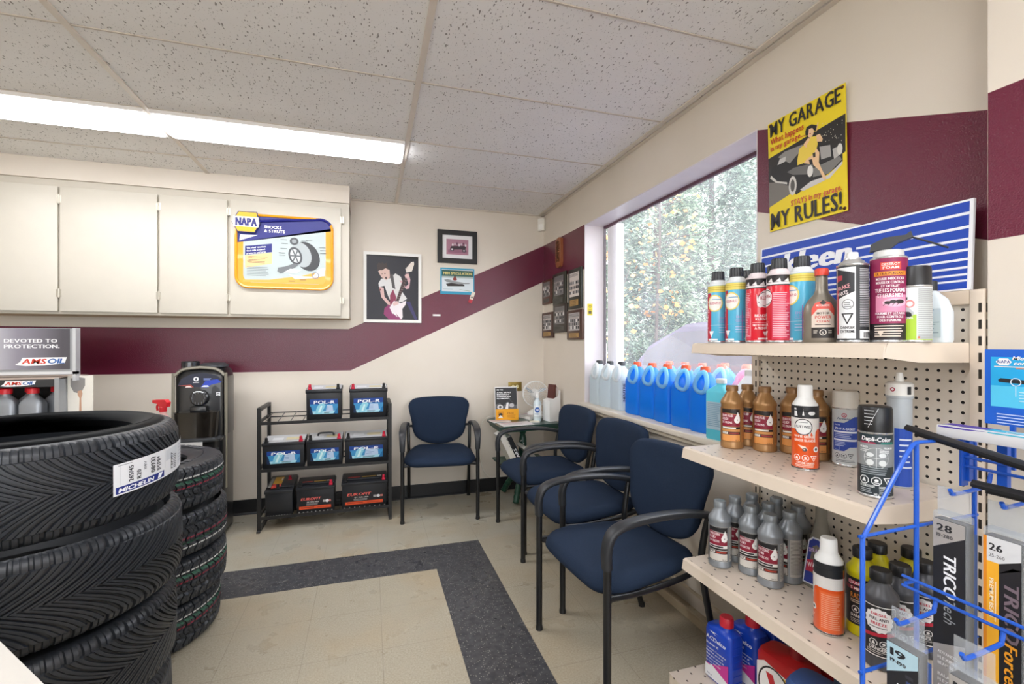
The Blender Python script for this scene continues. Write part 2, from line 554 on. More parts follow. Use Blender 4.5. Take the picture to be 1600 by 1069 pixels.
# ceiling grid
tee = mat('#DCD2C6', .4)
k = 0
mb = MB()
for x in (.199 + 1.2192, .199, .199 - 1.2192, .199 - 2 * 1.2192):
    if x > XR - .03: continue
    mb.box(x - .012, x + .012, YF, YB, ZC - .007, ZC - .0005, tee)
mb.box(XR - .024, XR - .001, YF, YB, ZC - .008, ZC - .0005, tee)
mb.box(XL, XR, YB - .022, YB - .001, ZC - .008, ZC - .0005, tee)
struct(mb.build('trim_1'))
mb = MB(); y = 3.213
rows = []
while y > YF:
    rows.append(y); mb.box(XL, XR, y - .004, y + .004, ZC - .004, ZC - .0005, mat('#C9BEB2', .5)); y -= .602
struct(mb.build('trim_2'))

# fluorescent ceiling lights, one foot by four, with a lipped lens
glow = emit('#FAFBFF', LAMP)
def ceiling_light(x0, y0, label):
    t = thing('ceiling_light', label, 'ceiling light', (x0, y0, ZC), 0, 'fluorescent strip lights in the tile ceiling')
    f = MB()
    L, W = 1.195, .30
    f.box(0, L, 0, .012, -.020, -.001, white_paint); f.box(0, L, W - .012, W, -.020, -.001, white_paint)
    f.box(0, .012, .012, W - .012, -.020, -.001, white_paint); f.box(L - .012, L, .012, W - .012, -.020, -.001, white_paint)
    f.build('frame', t)
    d = MB(); rings = []
    n = 8
    prof = [(.012 + (W - .024) * i / n, -.013 - .012 * sin(pi * i / n)) for i in range(n + 1)]
    prof = [(a, b * 1.7) for a, b in prof]
    d.prism([(a, b) for a, b in prof] + [(W - .012, -.002), (.012, -.002)], .012, L - .012, glow, 'x')
    d.build('diffuser', t)
    return t
ceiling_light(.199 - 1.2192 + .012, 2.611, 'fluorescent strip light in the ceiling whose whole lens shows, above the cabinet end')
ceiling_light(.199 - 2.4384 + .012, 2.611, 'fluorescent strip light in the ceiling cut by the left edge of the photo')
for i, x in enumerate((.199 - 2.4384 + .012, .199 - 1.2192 + .012)):  # these and the next two fixtures are unseen, added as fill light
    ceiling_light(x, .203, 'added fluorescent fill light over the counter, out of the picture to the %s' % ('left', 'right')[i])
ceiling_light(.199 - 1.2192 + .012, -1.603, 'added fluorescent fill light in the ceiling far behind the viewpoint')
ceiling_light(.199 + .012, -.399, 'added fluorescent fill light in the ceiling just behind the viewpoint')

# ------------------------------------------------------------------ window
win = thing('window_1', 'large shop window with white frame looking onto hedge trees', 'window', (XR, WY0, WZ0)); win['kind'] = 'structure'
H_, L_ = WZ1 - WZ0, WY1 - WY0
rev = mat('#E6DFE2', .4)
f = MB()
# reveal lining, sill board with its nose, then frame bars
f.box(.001, WT - .001, L_ - .006, L_, .031, H_ - .006, rev)
f.box(.001, WT - .001, 0, .006, .031, H_ - .006, rev)
f.box(.001, WT - .001, 0, L_, H_ - .006, H_, rev)
f.build('window_reveal', win)
s_ = MB().box(-.048, WT - .002, -.03, L_ + .02, 0, .030, mat('#E8DFD0', .45), .005)
s_.box(-.030, -.001, -.03, L_ + .02, -.022, 0, mat('#D9CDB9', .5))
s_.build('window_sill', win)
fr = MB(); wf = mat('#F1EFF0', .35)
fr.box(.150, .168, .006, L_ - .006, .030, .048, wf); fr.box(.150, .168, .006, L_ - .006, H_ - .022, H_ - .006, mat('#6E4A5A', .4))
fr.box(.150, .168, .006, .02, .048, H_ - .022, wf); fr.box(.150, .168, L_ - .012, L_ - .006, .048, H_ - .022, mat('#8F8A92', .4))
fr.build('window_frame', win)
# post of the frame outside the pane, at the far jamb
po = MB().box(.180, .235, L_ - .14, L_ - .012, .02, H_ - .01, mat('#F6F6F8', .4)); po.build('outer_post', win)
def pane_mat():
    m = bpy.data.materials.new('dusty_window_glass'); m.use_nodes = True
    nt = m.node_tree; nt.nodes.clear()
    o = nt.nodes.new('ShaderNodeOutputMaterial')
    tr = nt.nodes.new('ShaderNodeBsdfTransparent'); gl = nt.nodes.new('ShaderNodeBsdfGlossy'); gl.inputs['Roughness'].default_value = .02
    tl = nt.nodes.new('ShaderNodeBsdfTranslucent'); tl.inputs[0].default_value = (.95, .93, 1, 1)
    ge = nt.nodes.new('ShaderNodeNewGeometry'); dt = nt.nodes.new('ShaderNodeVectorMath'); dt.operation = 'DOT_PRODUCT'
    nt.links.new(ge.outputs['Incoming'], dt.inputs[0]); nt.links.new(ge.outputs['Normal'], dt.inputs[1])
    fre = nmath(nt, 'MULTIPLY_ADD', nmath(nt, 'POWER', nmath(nt, 'SUBTRACT', 1.0, nmath(nt, 'ABSOLUTE', dt.outputs['Value'])), 5.0), .9, .035)
    a = nt.nodes.new('ShaderNodeMixShader'); nt.links.new(fre, a.inputs[0]); nt.links.new(tr.outputs[0], a.inputs[1]); nt.links.new(gl.outputs[0], a.inputs[2])
    b = nt.nodes.new('ShaderNodeMixShader'); nt.links.new(a.outputs[0], b.inputs[1]); nt.links.new(tl.outputs[0], b.inputs[2])
    tc = nt.nodes.new('ShaderNodeTexCoord')
    nz = nstep(nt, nnoise(nt, tc.outputs['Object'], 5, 5), .3, .8)
    nt.links.new(nmath(nt, 'MULTIPLY_ADD', nz, .05, .04), b.inputs[0])
    nt.links.new(b.outputs[0], o.inputs[0]); return m
MB().box(.157, .161, .02, L_ - .012, .048, H_ - .022, pane_mat()).build('window_pane', win)
# ================================================================== cabinets and things on the walls
cab_paint = mat('#D2CCBF', .42, var=.03)
cab_edge = mat('#CBC4B6', .45, var=.03)
hinge_m = mat('#B9B3A6', .35, .6)
cab = thing('wall_cabinet', 'long cream wall cabinet with flush doors hung under the ceiling', 'cabinet', (-.143, 3.5, 1.43))
mb = MB()
W = 2.55
mb.box(-W, 0, 0, .012, 0, .82, cab_edge); mb.box(-W, 0, .012, .298, 0, .018, mat('#D9C6A6', .55)); mb.box(-.018, 0, .012, .298, .018, .82, cab_edge)
mb.box(-W, 0, .012, .298, .80, .82, cab_edge)
mb.build('carcass', cab)
MB().box(-W, .003, -.014, .298, .821, ZC - 1.43 - .0002, wall_mat('fascia_paint', '#E0D6C9', '#E5DCD0', .5, .05)).build('fascia', cab)
for (a, b) in ((-2.310, -1.811), (-1.800, -1.299), (-1.287, -.905), (-.889, -.196), (-2.55, -2.322)):
    d = MB().box(a + .143, b + .143, -.018, -.0005, .016, .775 if a < -.9 else .782, cab_paint, .003).build('door', cab)
    if a < -2.5: continue
    for z in (.67, .10):
        h = MB()
        h.lathe([(.0045, z), (.0045, z + .055)], hinge_m, 8, (b + .143 + .006, -.019))
        h.box(b + .143 - .006, b + .143 + .020, -.0195, -.0182, z + .004, z + .05, hinge_m)
        h.build('hinge', d)

# round-cornered tin tray sign on the last cabinet door
BLUE, ORANGE = '#20247A', '#F2A21C'
t = thing('tray_sign', 'yellow and blue tin tray sign with a hexagon badge fixed to the cabinet door', 'sign', (-.552, 3.4815, 1.628))
W, H2 = .598, .487
out = rrect(W, H2, .075, 6, 0, H2 / 2)
mb = MB().prism(out, -.012, 0, mat(ORANGE, .3, coat=.4), 'y')
mb.build('tray_back', t)
def hw(x): return .315 + (x + W / 2) / W * .135          # lower edge of the blue header, climbing to the right
lowp = [p for p in out if p[1] <= hw(p[0])]; uppp = [p for p in out if p[1] > hw(p[0])]
rim = MB().tube([(p[0], -.014, p[1]) for p in out], .009, mat(ORANGE, .25, coat=.6), 8, True); rim.build('rim', t)
a = Art()
inn = rrect(W - .085, H2 - .075, .05, 5, 0, H2 / 2 - .004)
a.poly(inn, '#B9C4C4').up()
a.poly([(-.255, .05), (-.26, .035), (.24, .035), (.255, .06), (.255, .135), (.1, .09), (-.1, .055)], '#F3AE4C')
a.poly([(-W / 2 + .001, hw(-W / 2) - .02), (W / 2 - .001, hw(W / 2) - .02)] + [(W / 2 - .001, .412), (W / 2 - .02, .452), (W / 2 - .07, H2 - .001), (-.16, H2 - .001), (-W / 2 + .001, .40)], BLUE)
a.poly([(-W / 2 + .02, .31), (-.19, .345), (-.17, .352), (-W / 2 + .025, .35)], '#EDEDF2').up()
a.poly([(-.20, .372), (.0, .372), (.0, .42), (-.20, .42)], BLUE).up()
a.text('SHOCKS', -.13, .402, .019, '#FFFFFF', 1, .105).text('& STRUTS', -.13, .376, .019, '#FFFFFF', 1, .125)
a.poly([(-.245, .215), (-.083, .243), (-.083, .300), (-.245, .275)], BLUE)
a.poly([(-.245, .212), (-.083, .240), (-.083, .165), (-.245, .13)], '#F6C98F').up()
for i, s_ in enumerate(('The vital functions', 'that ride control', 'products perform:')):
    a.text(s_, -.236, .256 - i * .018, .0105, '#FFFFFF', 1, .118 - .006 * (i == 1), rot=9)
a.lines(-.225, -.10, .205, .010, 5, .003, '#7A6A50', .35, 3); a.lines(-.235, -.10, .135, .011, 6, .003, '#6E7676', .35, 4)
a.text('Control', -.232, .200, .006, '#5A4A30', 1); a.text('Support', -.232, .172, .006, '#5A4A30', 1)
# drawing of a wheel hub and strut
a.poly(ellipse(.135, .225, .078, .105, 28, .45), '#3B3D40'); a.up()
a.poly(ellipse(.100, .235, .062, .088, 24, .35), '#A9B0B2')
a.poly([(.02, .10), (.06, .09), (.17, .085), (.21, .14), (.25, .15), (.25, .095), (.16, .075), (.06, .065)], '#F4F6F6').up()
a.poly(ellipse(.062, .225, .042, .062, 24, .3), '#4C4F52').up(); a.poly(ellipse(.062, .225, .030, .048, 24, .3), '#C6CBCC').up()
for k in range(6):
    a.line((.062, .225), (.062 + .034 * cos(k * 1.05), .225 + .05 * sin(k * 1.05)), .008, '#5C6063')
a.poly(ellipse(.055, .345 - .02, .028, .026, 16), '#55585B'); a.ell(.055, .325, .015, .013, '#8E9496')
a.poly([(-.05, .115), (-.03, .10), (.03, .125), (.08, .16), (.06, .175), (.0, .15), (-.045, .14)], '#6F7477')
a.poly([(-.01, .11), (.07, .105), (.10, .13), (.03, .135)], '#E9EEEE')
for (x, y) in ((-.03, .33), (-.025, .305), (-.03, .27), (-.04, .24), (-.04, .225), (.10, .33), (.13, .335), (.215, .29), (.22, .27), (.22, .25), (.02, .05), (.09, .06)):
    a.rect(x, y, x + .04, y + .003, '#4A4F50')
a.ring(.19, .095, .018, .024, '#8A8F90')
pr = MB(); a.lay(pr, on_front(-.0125)); pr.build('printed_face', t)
bt = MB().tube([(p[0], -.0145, p[1]) for p in uppp if p[0] > -.2 or p[1] < .44], .0098, mat(BLUE, .25, coat=.6), 8, False); bt.build('blue_rim', t)
hx = [(-.322, .431), (-.281, .502), (-.171, .503), (-.150 + -.001, .427), (-.182, .364), (-.288, .365)]
bd = MB().prism(hx, -.030, -.001, mat('#1D2260', .35), 'y')
cx, cy = -.236, .432
a = Art(); a.poly([(cx + (x - cx) * .93, cy + (y - cy) * .93) for x, y in hx], '#F4B61F').up()
a.rect(-.312, .400, -.162, .468, '#F7F1DC').poly([(-.322 * .97 - .008, .432), (-.300, .468), (-.300, .400)], '#F7F1DC').poly([(-.157, .430), (-.172, .468), (-.172, .400)], '#F7F1DC').up()
a.text('NAPA', cx - .002, .407, .054, '#20247A', 1, .122, 'c').text('NAPA', cx + .003, .407, .054, '#20247A', 1, .122, 'c')
a.lay(bd, on_front(-.030)); bd.build('hexagon_badge', t)

# ------------------------------------------------------------------ framed pictures on the back wall
def picture_frame(name, label, x0, x1, z0, z1, w, dep, fcol, mat_w=0, mat_col='#F2EFEA', art=None, wall='back', inner='#222222', group=None, tilt=0):
    """Frame of four mitred bars, mount and print; x is along the wall."""
    cx, cz = (x0 + x1) / 2, (z0 + z1) / 2
    W, Hh = abs(x1 - x0), z1 - z0
    if wall == 'back': t = thing(name, label, 'picture', (cx, YB - .001, z0), 0, group)
    else: t = thing(name, label, 'picture', (XR - .001, cx, z0), -pi / 2, group)
    fm = mat(fcol, .4)
    fb = MB()
    o = [(-W / 2, 0), (W / 2, 0), (W / 2, Hh), (-W / 2, Hh)]; i = [(-W / 2 + w, w), (W / 2 - w, w), (W / 2 - w, Hh - w), (-W / 2 + w, Hh - w)]
    vs = [(p[0], 0, p[1]) for p in o] + [(p[0], -dep, p[1]) for p in o] + [(p[0], -dep, p[1]) for p in i] + [(p[0], -dep * .4, p[1]) for p in i]
    fs = []
    for k in range(4):
        q = (k + 1) % 4
        for b in (0, 4, 8): fs.append((b + k, b + q, b + 4 + q, b + 4 + k))
    fb.add(vs, fs, fm); fb.build('frame', t)
    p = MB().box(-W / 2 + w * .6, W / 2 - w * .6, -dep * .4, -.0005, w * .6, Hh - w * .6, mat(inner if not mat_w else mat_col, .6))
    if mat_w:
        p.box(-W / 2 + w + mat_w, W / 2 - w - mat_w, -dep * .4 - .0006, -dep * .4, w + mat_w, Hh - w - mat_w, mat(inner, .6))
    if art: art.lay(p, on_front(-dep * .4 - .0004, 0, 0))
    p.build('print', t)
    return t

# guitarist print
Wg, Hg = .446, .556
def G(pts): return [((x - 105) / 665 * (Wg - .046) - (Wg - .046) / 2, .023 + (945 - y - (x - 105) / 665 * 12) / 837 * (Hg - .046)) for x, y in pts]
a = Art()
a.poly(G([(105, 108), (770, 132), (770, 945), (105, 932)]), '#23232C').up()
a.poly(G([(610, 700), (660, 690), (765, 940), (730, 945)]), '#3B3566').up()
a.poly(G([(330, 790), (380, 745), (460, 760), (560, 880), (540, 943), (390, 938), (320, 870)]), '#8E3268')
a.poly(G([(255, 470), (290, 410), (400, 400), (470, 330), (540, 370), (560, 430), (560, 570), (620, 655), (560, 700), (420, 720), (380, 640), (330, 500), (260, 520)]), '#DCDAD8').up()
a.poly(G([(250, 315), (330, 262), (395, 290), (400, 390), (350, 425), (290, 390)]), '#D9B9AE')
a.poly(G([(265, 515), (320, 530), (330, 640), (400, 715), (470, 700), (500, 740), (450, 765), (370, 740), (290, 650)]), '#D9B3AE')
a.poly(G([(520, 420), (570, 420), (600, 500), (640, 460), (600, 330), (640, 320), (665, 400), (650, 520), (610, 530), (560, 470)]), '#D3A9AE').up()
a.poly(G([(240, 300), (235, 230), (260, 200), (290, 215), (300, 195), (330, 215), (355, 195), (365, 240), (385, 290), (345, 270), (300, 300)]), '#3A2C2A')
a.poly(G([(335, 395), (350, 380), (365, 400), (350, 415)]), '#2A1A1C')
a.rect(*G([(290, 350)])[0], *G([(312, 342)])[0], '#6A4A44').rect(*G([(325, 345)])[0], *G([(345, 335)])[0], '#6A4A44')
a.poly(G([(400, 350), (440, 340), (470, 540), (430, 520)]), '#4E4A4A').up()
a.poly(G([(400, 620), (440, 540), (480, 640), (470, 760), (400, 740)]), '#8A2E4E')
a.poly(G([(395, 780), (450, 690), (480, 700), (540, 720), (610, 680), (600, 740), (560, 790), (565, 900), (545, 930), (480, 860), (430, 860)]), '#EFE6EA').up()
a.poly(G([(475, 690), (510, 700), (625, 400), (575, 385)]), '#453030')
a.poly(G([(600, 260), (680, 165), (710, 160), (715, 195), (685, 290), (610, 310)]), '#E6DCD2').up()
for k in range(5): a.ell(*G([(612 + 14 * k, 250 - 22 * k)])[0], .004, .004, '#4A4040', 8)
for k in range(9): a.line(G([(490 + 13 * k, 655 - 30 * k)])[0], G([(520 + 13 * k, 662 - 30 * k)])[0], .002, '#A09090')
a.poly(G([(590, 345), (640, 325), (655, 370), (600, 385)]), '#DDBAB6')
a.poly(G([(430, 720), (500, 690), (515, 730), (450, 760)]), '#E2C0BC')
a.poly(G([(265, 545), (285, 542), (285, 565), (265, 568)]), '#7A3A3A')
a.poly(G([(430, 845), (470, 850), (500, 905), (470, 880)]), '#F7F2F2')
picture_frame('picture_frame', 'white framed picture of a guitarist in a white shirt, leaning over the maroon band', -.048, .398, 1.417, 1.973, .023, .02, '#F1EFEA', art=a)

# small black frame
a = Art()
w0, h0 = .331, .273
a.rect(-.078, .088, .083, .196, '#B07E90').up()
a.rect(-.078, .088, .083, .112, '#94637A').up()
a.poly([(-.062, .122), (-.05, .142), (.06, .150), (.072, .138), (.066, .118), (-.058, .112)], '#3A2A33')
for x, y in ((-.045, .115), (.055, .108)):
    a.ell(x, y, .017, .013, '#26202A', 14)
a.up()
for i in range(7): a.ell(-.04 + .018 * i, .153 + .006 * ((i * 7) % 3), .007, .011, ('#E6DCE2', '#C9B6C2', '#6E4A5E')[i % 3], 10)
a.ell(-.045, .115, .009, .007, '#E9E2E6', 12).ell(.055, .108, .009, .007, '#CDBBC6', 12)
picture_frame('picture_frame', 'small black framed photo of a vehicle with a wide white mount', .530, .861, 1.916, 2.189, .040, .016, '#1F1E1F', .033, '#E9E7E8', a, inner='#B07E90')

# turquoise postcard with a boat
t = MB().box(.554, .839, YB - .004, YB - .001, 1.659, 1.877, mat('#2E9CBF', .4))
a = Art(); z0 = 1.659
a.rect(.012, .024, .276, .205, '#D9E2E6').up(); a.rect(.012, .148, .276, .200, '#2B5A52').up()
a.rect(.012, .136, .276, .150, '#A9B7B2')
a.text('N100 SPECULATION', .144, .164, .021, '#E8D886', 1, .236, 'c')
a.poly([(.045, .085), (.09, .095), (.17, .092), (.20, .082), (.20, .07), (.06, .066)], '#2A2320').poly([(.03, .12), (.06, .125), (.13, .107), (.20, .098), (.25, .100), (.24, .09), (.15, .085), (.05, .10)], '#8E9394').up()
a.poly([(.10, .125), (.115, .145), (.125, .145), (.14, .125), (.13, .115), (.11, .115)], '#8A2B22').ell(.12, .145, .008, .008, '#5A1A14', 10)
a.line((.16, .04), (.25, .03), .004, '#9AA58A').rect(.02, .04, .10, .043, '#9AB3BB')
a.lay(t, on_front(YB - .004, .554, z0)); tag(t.build('postcard'), 'turquoise bordered boat picture card pinned under the small black frame', 'picture')
# red and white tag hanging from its corner
M = Matrix.Translation((.830, YB - .006, 1.672)) @ Matrix.Rotation(R(20), 4, 'Y')
t = MB().box(-.014, .014, -.002, .002, -.060, .012, mat('#EFE3D2', .6), M=M); t.box(-.0155, .0155, -.003, .003, -.085, -.055, mat('#C02236', .4), M=M)
t.box(-.006, .006, -.0035, .003, -.045, -.030, mat('#5A4A40', .5), M=M)
tag(t.build('hang_tag'), 'small white tag with a red end at the corner of the boat card', 'tag')
t = MB().box(.492, .556, YB - .003, YB - .001, 1.476, 1.491, mat('#F4F0EE', .5), .0008)
tag(t.build('sticker'), 'small blank white strip stuck on the maroon band', 'sticker')
# brass outlet
t = thing('power_outlet', 'brass plated wall outlet above the corner table', 'outlet', (1.198, YB - .001, .839))
a = Art(); a.frame(-.055, .006, .055, .072, .004, '#6E5A26').up()
a.rect(-.04, .018, .04, .06, '#8E7430')
MB().box(-.0605, .0605, -.005, 0, 0, .079, mat('#8F7A3E', .3, .7), .0015).build('cover_plate', t)
for sx in (-.018, .018):
    s_ = MB().lathe([(.015, 0), (.015, .003)], mat('#E9DFA8', .4), 18, M=Matrix.Translation((sx, -.005, .039)) @ Matrix.Rotation(R(90), 4, 'X'))
    for q in (-.005, .005): s_.box(sx + q - .0012, sx + q + .0012, -.0087, -.008, .037, .046, mat('#2A2418', .6))
    s_.build('socket', t)
# motion sensor in the corner
t = thing('motion_sensor', 'white motion sensor in the corner just under the ceiling', 'sensor', (XR - .03, YB - .03, 2.235), R(-45))
mb = MB().prism([(-.030, -.018), (.030, -.018), (.030, .02), (-.030, .02)], 0, .105, mat('#EFEBE2', .4)); mb.box(-.022, .022, -.0205, -.018, .012, .055, mat('#F8F6F0', .3)); mb.build('housing', t)
MB().box(-.012, .012, .018, .046, .03, .07, mat('#D8D2C6', .5)).build('bracket', t)

# ------------------------------------------------------------------ plaques on the window wall
def plaque(y0, y1, z0, z1, wood, kind, label):
    """Wooden plaque with a group photograph and an engraved plate; y0 is the near edge."""
    W, Hh = y1 - y0, z1 - z0
    t = thing('photo_plaque', label, 'plaque', (XR - .001, (y0 + y1) / 2, z0), -pi / 2, 'team photo plaques')
    MB().box(-W / 2, W / 2, -.018, 0, 0, Hh, mat(wood, .4, var=.15, vscale=30), .005).build('board', t)
    a = Art(); rr = random.Random(kind)
    p0, p1 = Hh * .30, Hh * .90
    q = W * .36
    a.rect(-q, p0, q, p1, ('#BDB8B6', '#7E7C7C', '#D9CFC9')[kind % 3]).up()
    if kind == 3:
        a.rect(-q, p0, q, p1, '#E4DAD2').up()
    for r_ in range(3):
        y = p0 + (p1 - p0) * (.18 + .2 * r_)
        n = 6
        for i in range(n):
            x = -q + 2 * q * (i + .5) / n
            a.rect(x - q / n * .8, y - .012, x + q / n * .8, y + .010, rr.choice(['#3A3A3C', '#57575A', '#E8E6E4', '#8C8A8A']))
            a.up(); a.ell(x, y + .016, .0055, .007, rr.choice(['#E0D4CC', '#C9BBB2']), 8); a.l -= 1
        a.up()
    a.lines(-q, q, p1 - .012, .008, 3, .003, '#5E5C5C', .2, kind)
    a.up(); a.rect(-q * .9, Hh * .07, q * .9, Hh * .22, ('#B08A4E', '#4A4A44', '#8C8A80')[kind % 3]).up()
    a.lines(-q * .7, q * .7, Hh * .18, Hh * .04, 3, .0025, '#2A241C', .3, kind + 9)
    p = MB(); a.lay(p, on_front(-.018)); p.build('photo_print', t)
plaque(3.585, 3.790, 1.588, 1.797, '#5A3326', 4, 'reddish brown photo plaque nearest the corner, upper row, over the spray bottle')
plaque(3.290, 3.545, 1.560, 1.818, '#35352C', 1, 'dark wooden photo plaque in the middle of the upper row')
plaque(3.012, 3.238, 1.510, 1.806, '#2C3028', 3, 'tall dark plaque with white figures, upper row beside the window')
plaque(3.545, 3.795, 1.300, 1.516, '#4A2C22', 6, 'brown photo plaque with brass plate nearest the corner, lower row')
plaque(3.268, 3.540, 1.338, 1.567, '#3A322C', 7, 'dark plaque with a white caption strip in the middle of the lower row')
plaque(2.999, 3.262, 1.280, 1.500, '#4E3124', 9, 'brown photo plaque with brass plate, lower row beside the window')
# carved crest
t = thing('carved_crest', 'carved varnished wooden crest on the maroon band by the window', 'plaque', (XR - .001, 3.425, 1.857), -pi / 2)
o = [(-.055, .05), (-.04, .012), (0, 0), (.04, .012), (.055, .05), (.05, .23), (.02, .245), (-.02, .24), (-.05, .225)]
MB().prism(o, -.022, 0, mat('#9A5A34', .35, var=.25, vscale=40), 'y').build('board', t)
a = Art()
for i in range(14):
    rr = random.Random(i); x = rr.uniform(-.03, .03); y = .05 + .013 * i
    a.poly(ellipse(x * .6, y, .012 + .012 * rr.random(), .006, 10, rr.uniform(-1, 1)), rr.choice(['#5E2F18', '#C98A58', '#4A2412']))
c = MB(); a.up()
a.lay(c, on_front(-.022))
for i in range(10):
    c.tube([(-.034 + .006 * (i % 3), -.024, .05 + .017 * i), (0, -.030, .058 + .017 * i), (.028 - .006 * (i % 2), -.024, .05 + .017 * i)], .0045, mat('#6A3A1E', .35, var=.2), 6)
c.build('carving', t)
# yellow tag on the window jamb
t = MB().box(XR + .02, XR + .060, WY1 - .0085, WY1 - .0065, 1.452, 1.535, mat('#D9C51E', .5))
a = Art(); a.rect(.008, .010, .032, .034, '#4A4210').rect(.008, .042, .032, .046, '#4A4210').ring(.02, .064, .006, .010, '#4A4210')
a.lay(t, on_front(WY1 - .0085, XR + .02, 1.452)); tag(t.build('security_tag'), 'small yellow sticker on the far jamb of the window', 'sticker')

# ------------------------------------------------------------------ tin poster by the window
YW, BK = '#F1D61B', '#231F1D'
PW, PH = .300, .408
def Q(pts):
    o = []
    for x, y in pts:
        u = (x - 62) / 546; yt = 290 - 285 * u; yb = 1030 - 125 * u
        v = (yb - y) / (yb - yt); tt = u * 1.763 / (1.473 * (1 - u) + u * 1.763)
        o.append((tt * PW, v * PH))
    return o
a = Art()
a.rect(0, 0, PW, PH, YW).up()
a.poly(Q([(62, 525), (605, 222), (600, 490), (380, 640), (62, 860)]), BK).up()
a.poly(Q([(62, 690), (200, 690), (240, 780), (62, 862)]), '#77726C')
a.poly(Q([(62, 860), (210, 772), (440, 690), (600, 500), (600, 700), (300, 830)]), YW).up()
# old black coupe
a.poly(Q([(72, 640), (75, 600), (120, 560), (130, 510), (180, 470), (310, 425), (490, 430), (500, 470), (580, 430), (580, 560), (480, 640), (380, 690), (250, 780), (215, 720), (120, 690)]), '#1B1A1B').up()
a.poly(Q([(130, 515), (175, 478), (300, 432), (320, 440), (210, 560), (185, 545)]), '#8F8C88').poly(Q([(125, 570), (180, 545), (185, 510), (140, 530)]), '#C9C7C4')
a.poly(Q([(190, 620), (240, 590), (370, 565), (375, 600), (330, 640), (230, 640)]), '#6A6866')
a.poly(Q([(420, 450), (495, 440), (500, 520), (430, 540)]), '#A6A3A0').poly(Q([(510, 470), (575, 440), (578, 500), (520, 540)]), '#B9B6B2')
a.poly(Q([(370, 600), (560, 520), (575, 545), (480, 640), (370, 660)]), '#7D7B78').up()
a.poly(Q([(355, 690), (480, 650), (578, 555), (578, 575), (490, 670), (300, 755), (280, 745)]), '#D3D0CC')
a.poly(ellipse(*Q([(228, 715)])[0], .016, .034, 20), '#D5D2CC'); a.up(); a.poly(ellipse(*Q([(228, 715)])[0], .009, .022, 16), '#55524E')
a.poly(ellipse(*Q([(352, 618)])[0], .011, .020, 16), '#E9E7E2'); a.poly(ellipse(*Q([(562, 470)])[0], .009, .018, 14), '#DCD9D2')
a.poly(Q([(72, 660), (110, 690), (190, 705), (190, 690), (120, 680), (80, 640)]), '#CFCCC6')
# figure sitting on the wing, in a yellow dress
a.up(); a.poly(Q([(318, 430), (360, 380), (400, 375), (410, 430), (390, 500), (380, 525), (310, 560), (265, 575), (265, 540), (280, 460)]), '#F0D24E')
a.poly(Q([(310, 430), (345, 385), (355, 400), (330, 440), (335, 455), (318, 448)]), '#F0C79A').poly(Q([(400, 370), (425, 360), (445, 395), (440, 415), (405, 415)]), '#F0C79A').up()
a.poly(Q([(380, 500), (400, 460), (420, 490), (415, 560), (435, 610), (460, 660), (465, 682), (445, 680), (420, 620), (370, 570), (310, 562), (330, 535)]), '#F0C79A')
a.poly(Q([(372, 495), (392, 488), (392, 520), (376, 525)]), '#1A1516').poly(Q([(345, 540), (368, 535), (375, 575), (352, 568)]), '#1A1516').up()
a.poly(ellipse(*Q([(362, 345)])[0], .0125, .019, 16), '#F2CBA2')
a.poly(Q([(325, 340), (335, 310), (370, 293), (410, 300), (405, 340), (385, 335), (375, 318), (350, 325), (345, 370), (325, 370)]), '#17130F')
a.line(Q([(400, 345)])[0], Q([(415, 280)])[0], .003, '#F0C79A')
a.up(); a.poly(ellipse(*Q([(358, 358)])[0], .003, .002, 8), '#B3221C')
for i in range(26):
    rr = random.Random(i + 3); x = rr.uniform(430, 590); y = rr.uniform(270, 420)
    a.poly(ellipse(*Q([(x, y)])[0], .0012, .0016, 6), '#D9D2C0')
def pt(s_, x, y, h, col, w, sh=0):
    u, v = Q([(x, y)])[0]; a.text(s_, u, v, h, col, 1, w)
pt('MY GARAGE', 80, 380, .052, BK, .272); pt('What happens', 82, 432, .023, '#C8431C', .138); pt('in my garage...', 80, 478, .020, '#C8431C', .142)
pt('STAYS in my garage.', 215, 858, .021, '#CF5A3A', .188); pt('MY RULES!', 75, 1010, .060, BK, .272)
t = thing('tin_poster', 'yellow tin poster with a vintage car and figure, nailed to the maroon band', 'poster', (XR - .0015, 1.2415, 1.676), -pi / 2)
t.rotation_euler = (R(1.5), 0, -pi / 2)
b = MB().box(-PW / 2, PW / 2, -.0025, -.0008, 0, PH, mat('#D9C01A', .4))
b.build('tin_sheet', t)
p = MB(); a.lay(p, on_front(-.0027, -PW / 2, 0), .0002); p.build('printed_face', t)
for x in (-PW / 2 + .01, PW / 2 - .01):
    for z in (.01, PH - .01):
        MB().lathe([(.006, 0), (.004, .003), (0, .004)], mat('#5A3A1C', .5, .5), 10, M=Matrix.Translation((x, -.003, z)) @ Matrix.Rotation(R(90), 4, 'X')).build('nail', t)
# ================================================================== chairs
fabric = mat('#1F2C40', .85, var=.18, vscale=160, bump=.35, bscale=420, spec=.2)
frame_blk = mat('#151618', .35)
arm_blk = mat('#26282C', .42)

def pad(outline, prof, deform, m):
    """Upholstered pad: outline scaled inwards along a rounded edge profile, then bent by deform."""
    mb = MB(); rings = []
    cx = sum(p[0] for p in outline) / len(outline); cy = sum(p[1] for p in outline) / len(outline)
    for ins, h in prof:
        ring = []
        for x, y in outline:
            d = hypot(x - cx, y - cy); k = max(0.0, (d - ins) / d)
            ring.append(deform(cx + (x - cx) * k, cy + (y - cy) * k, h))
        rings.append(ring)
    return mb.loft(rings, m)

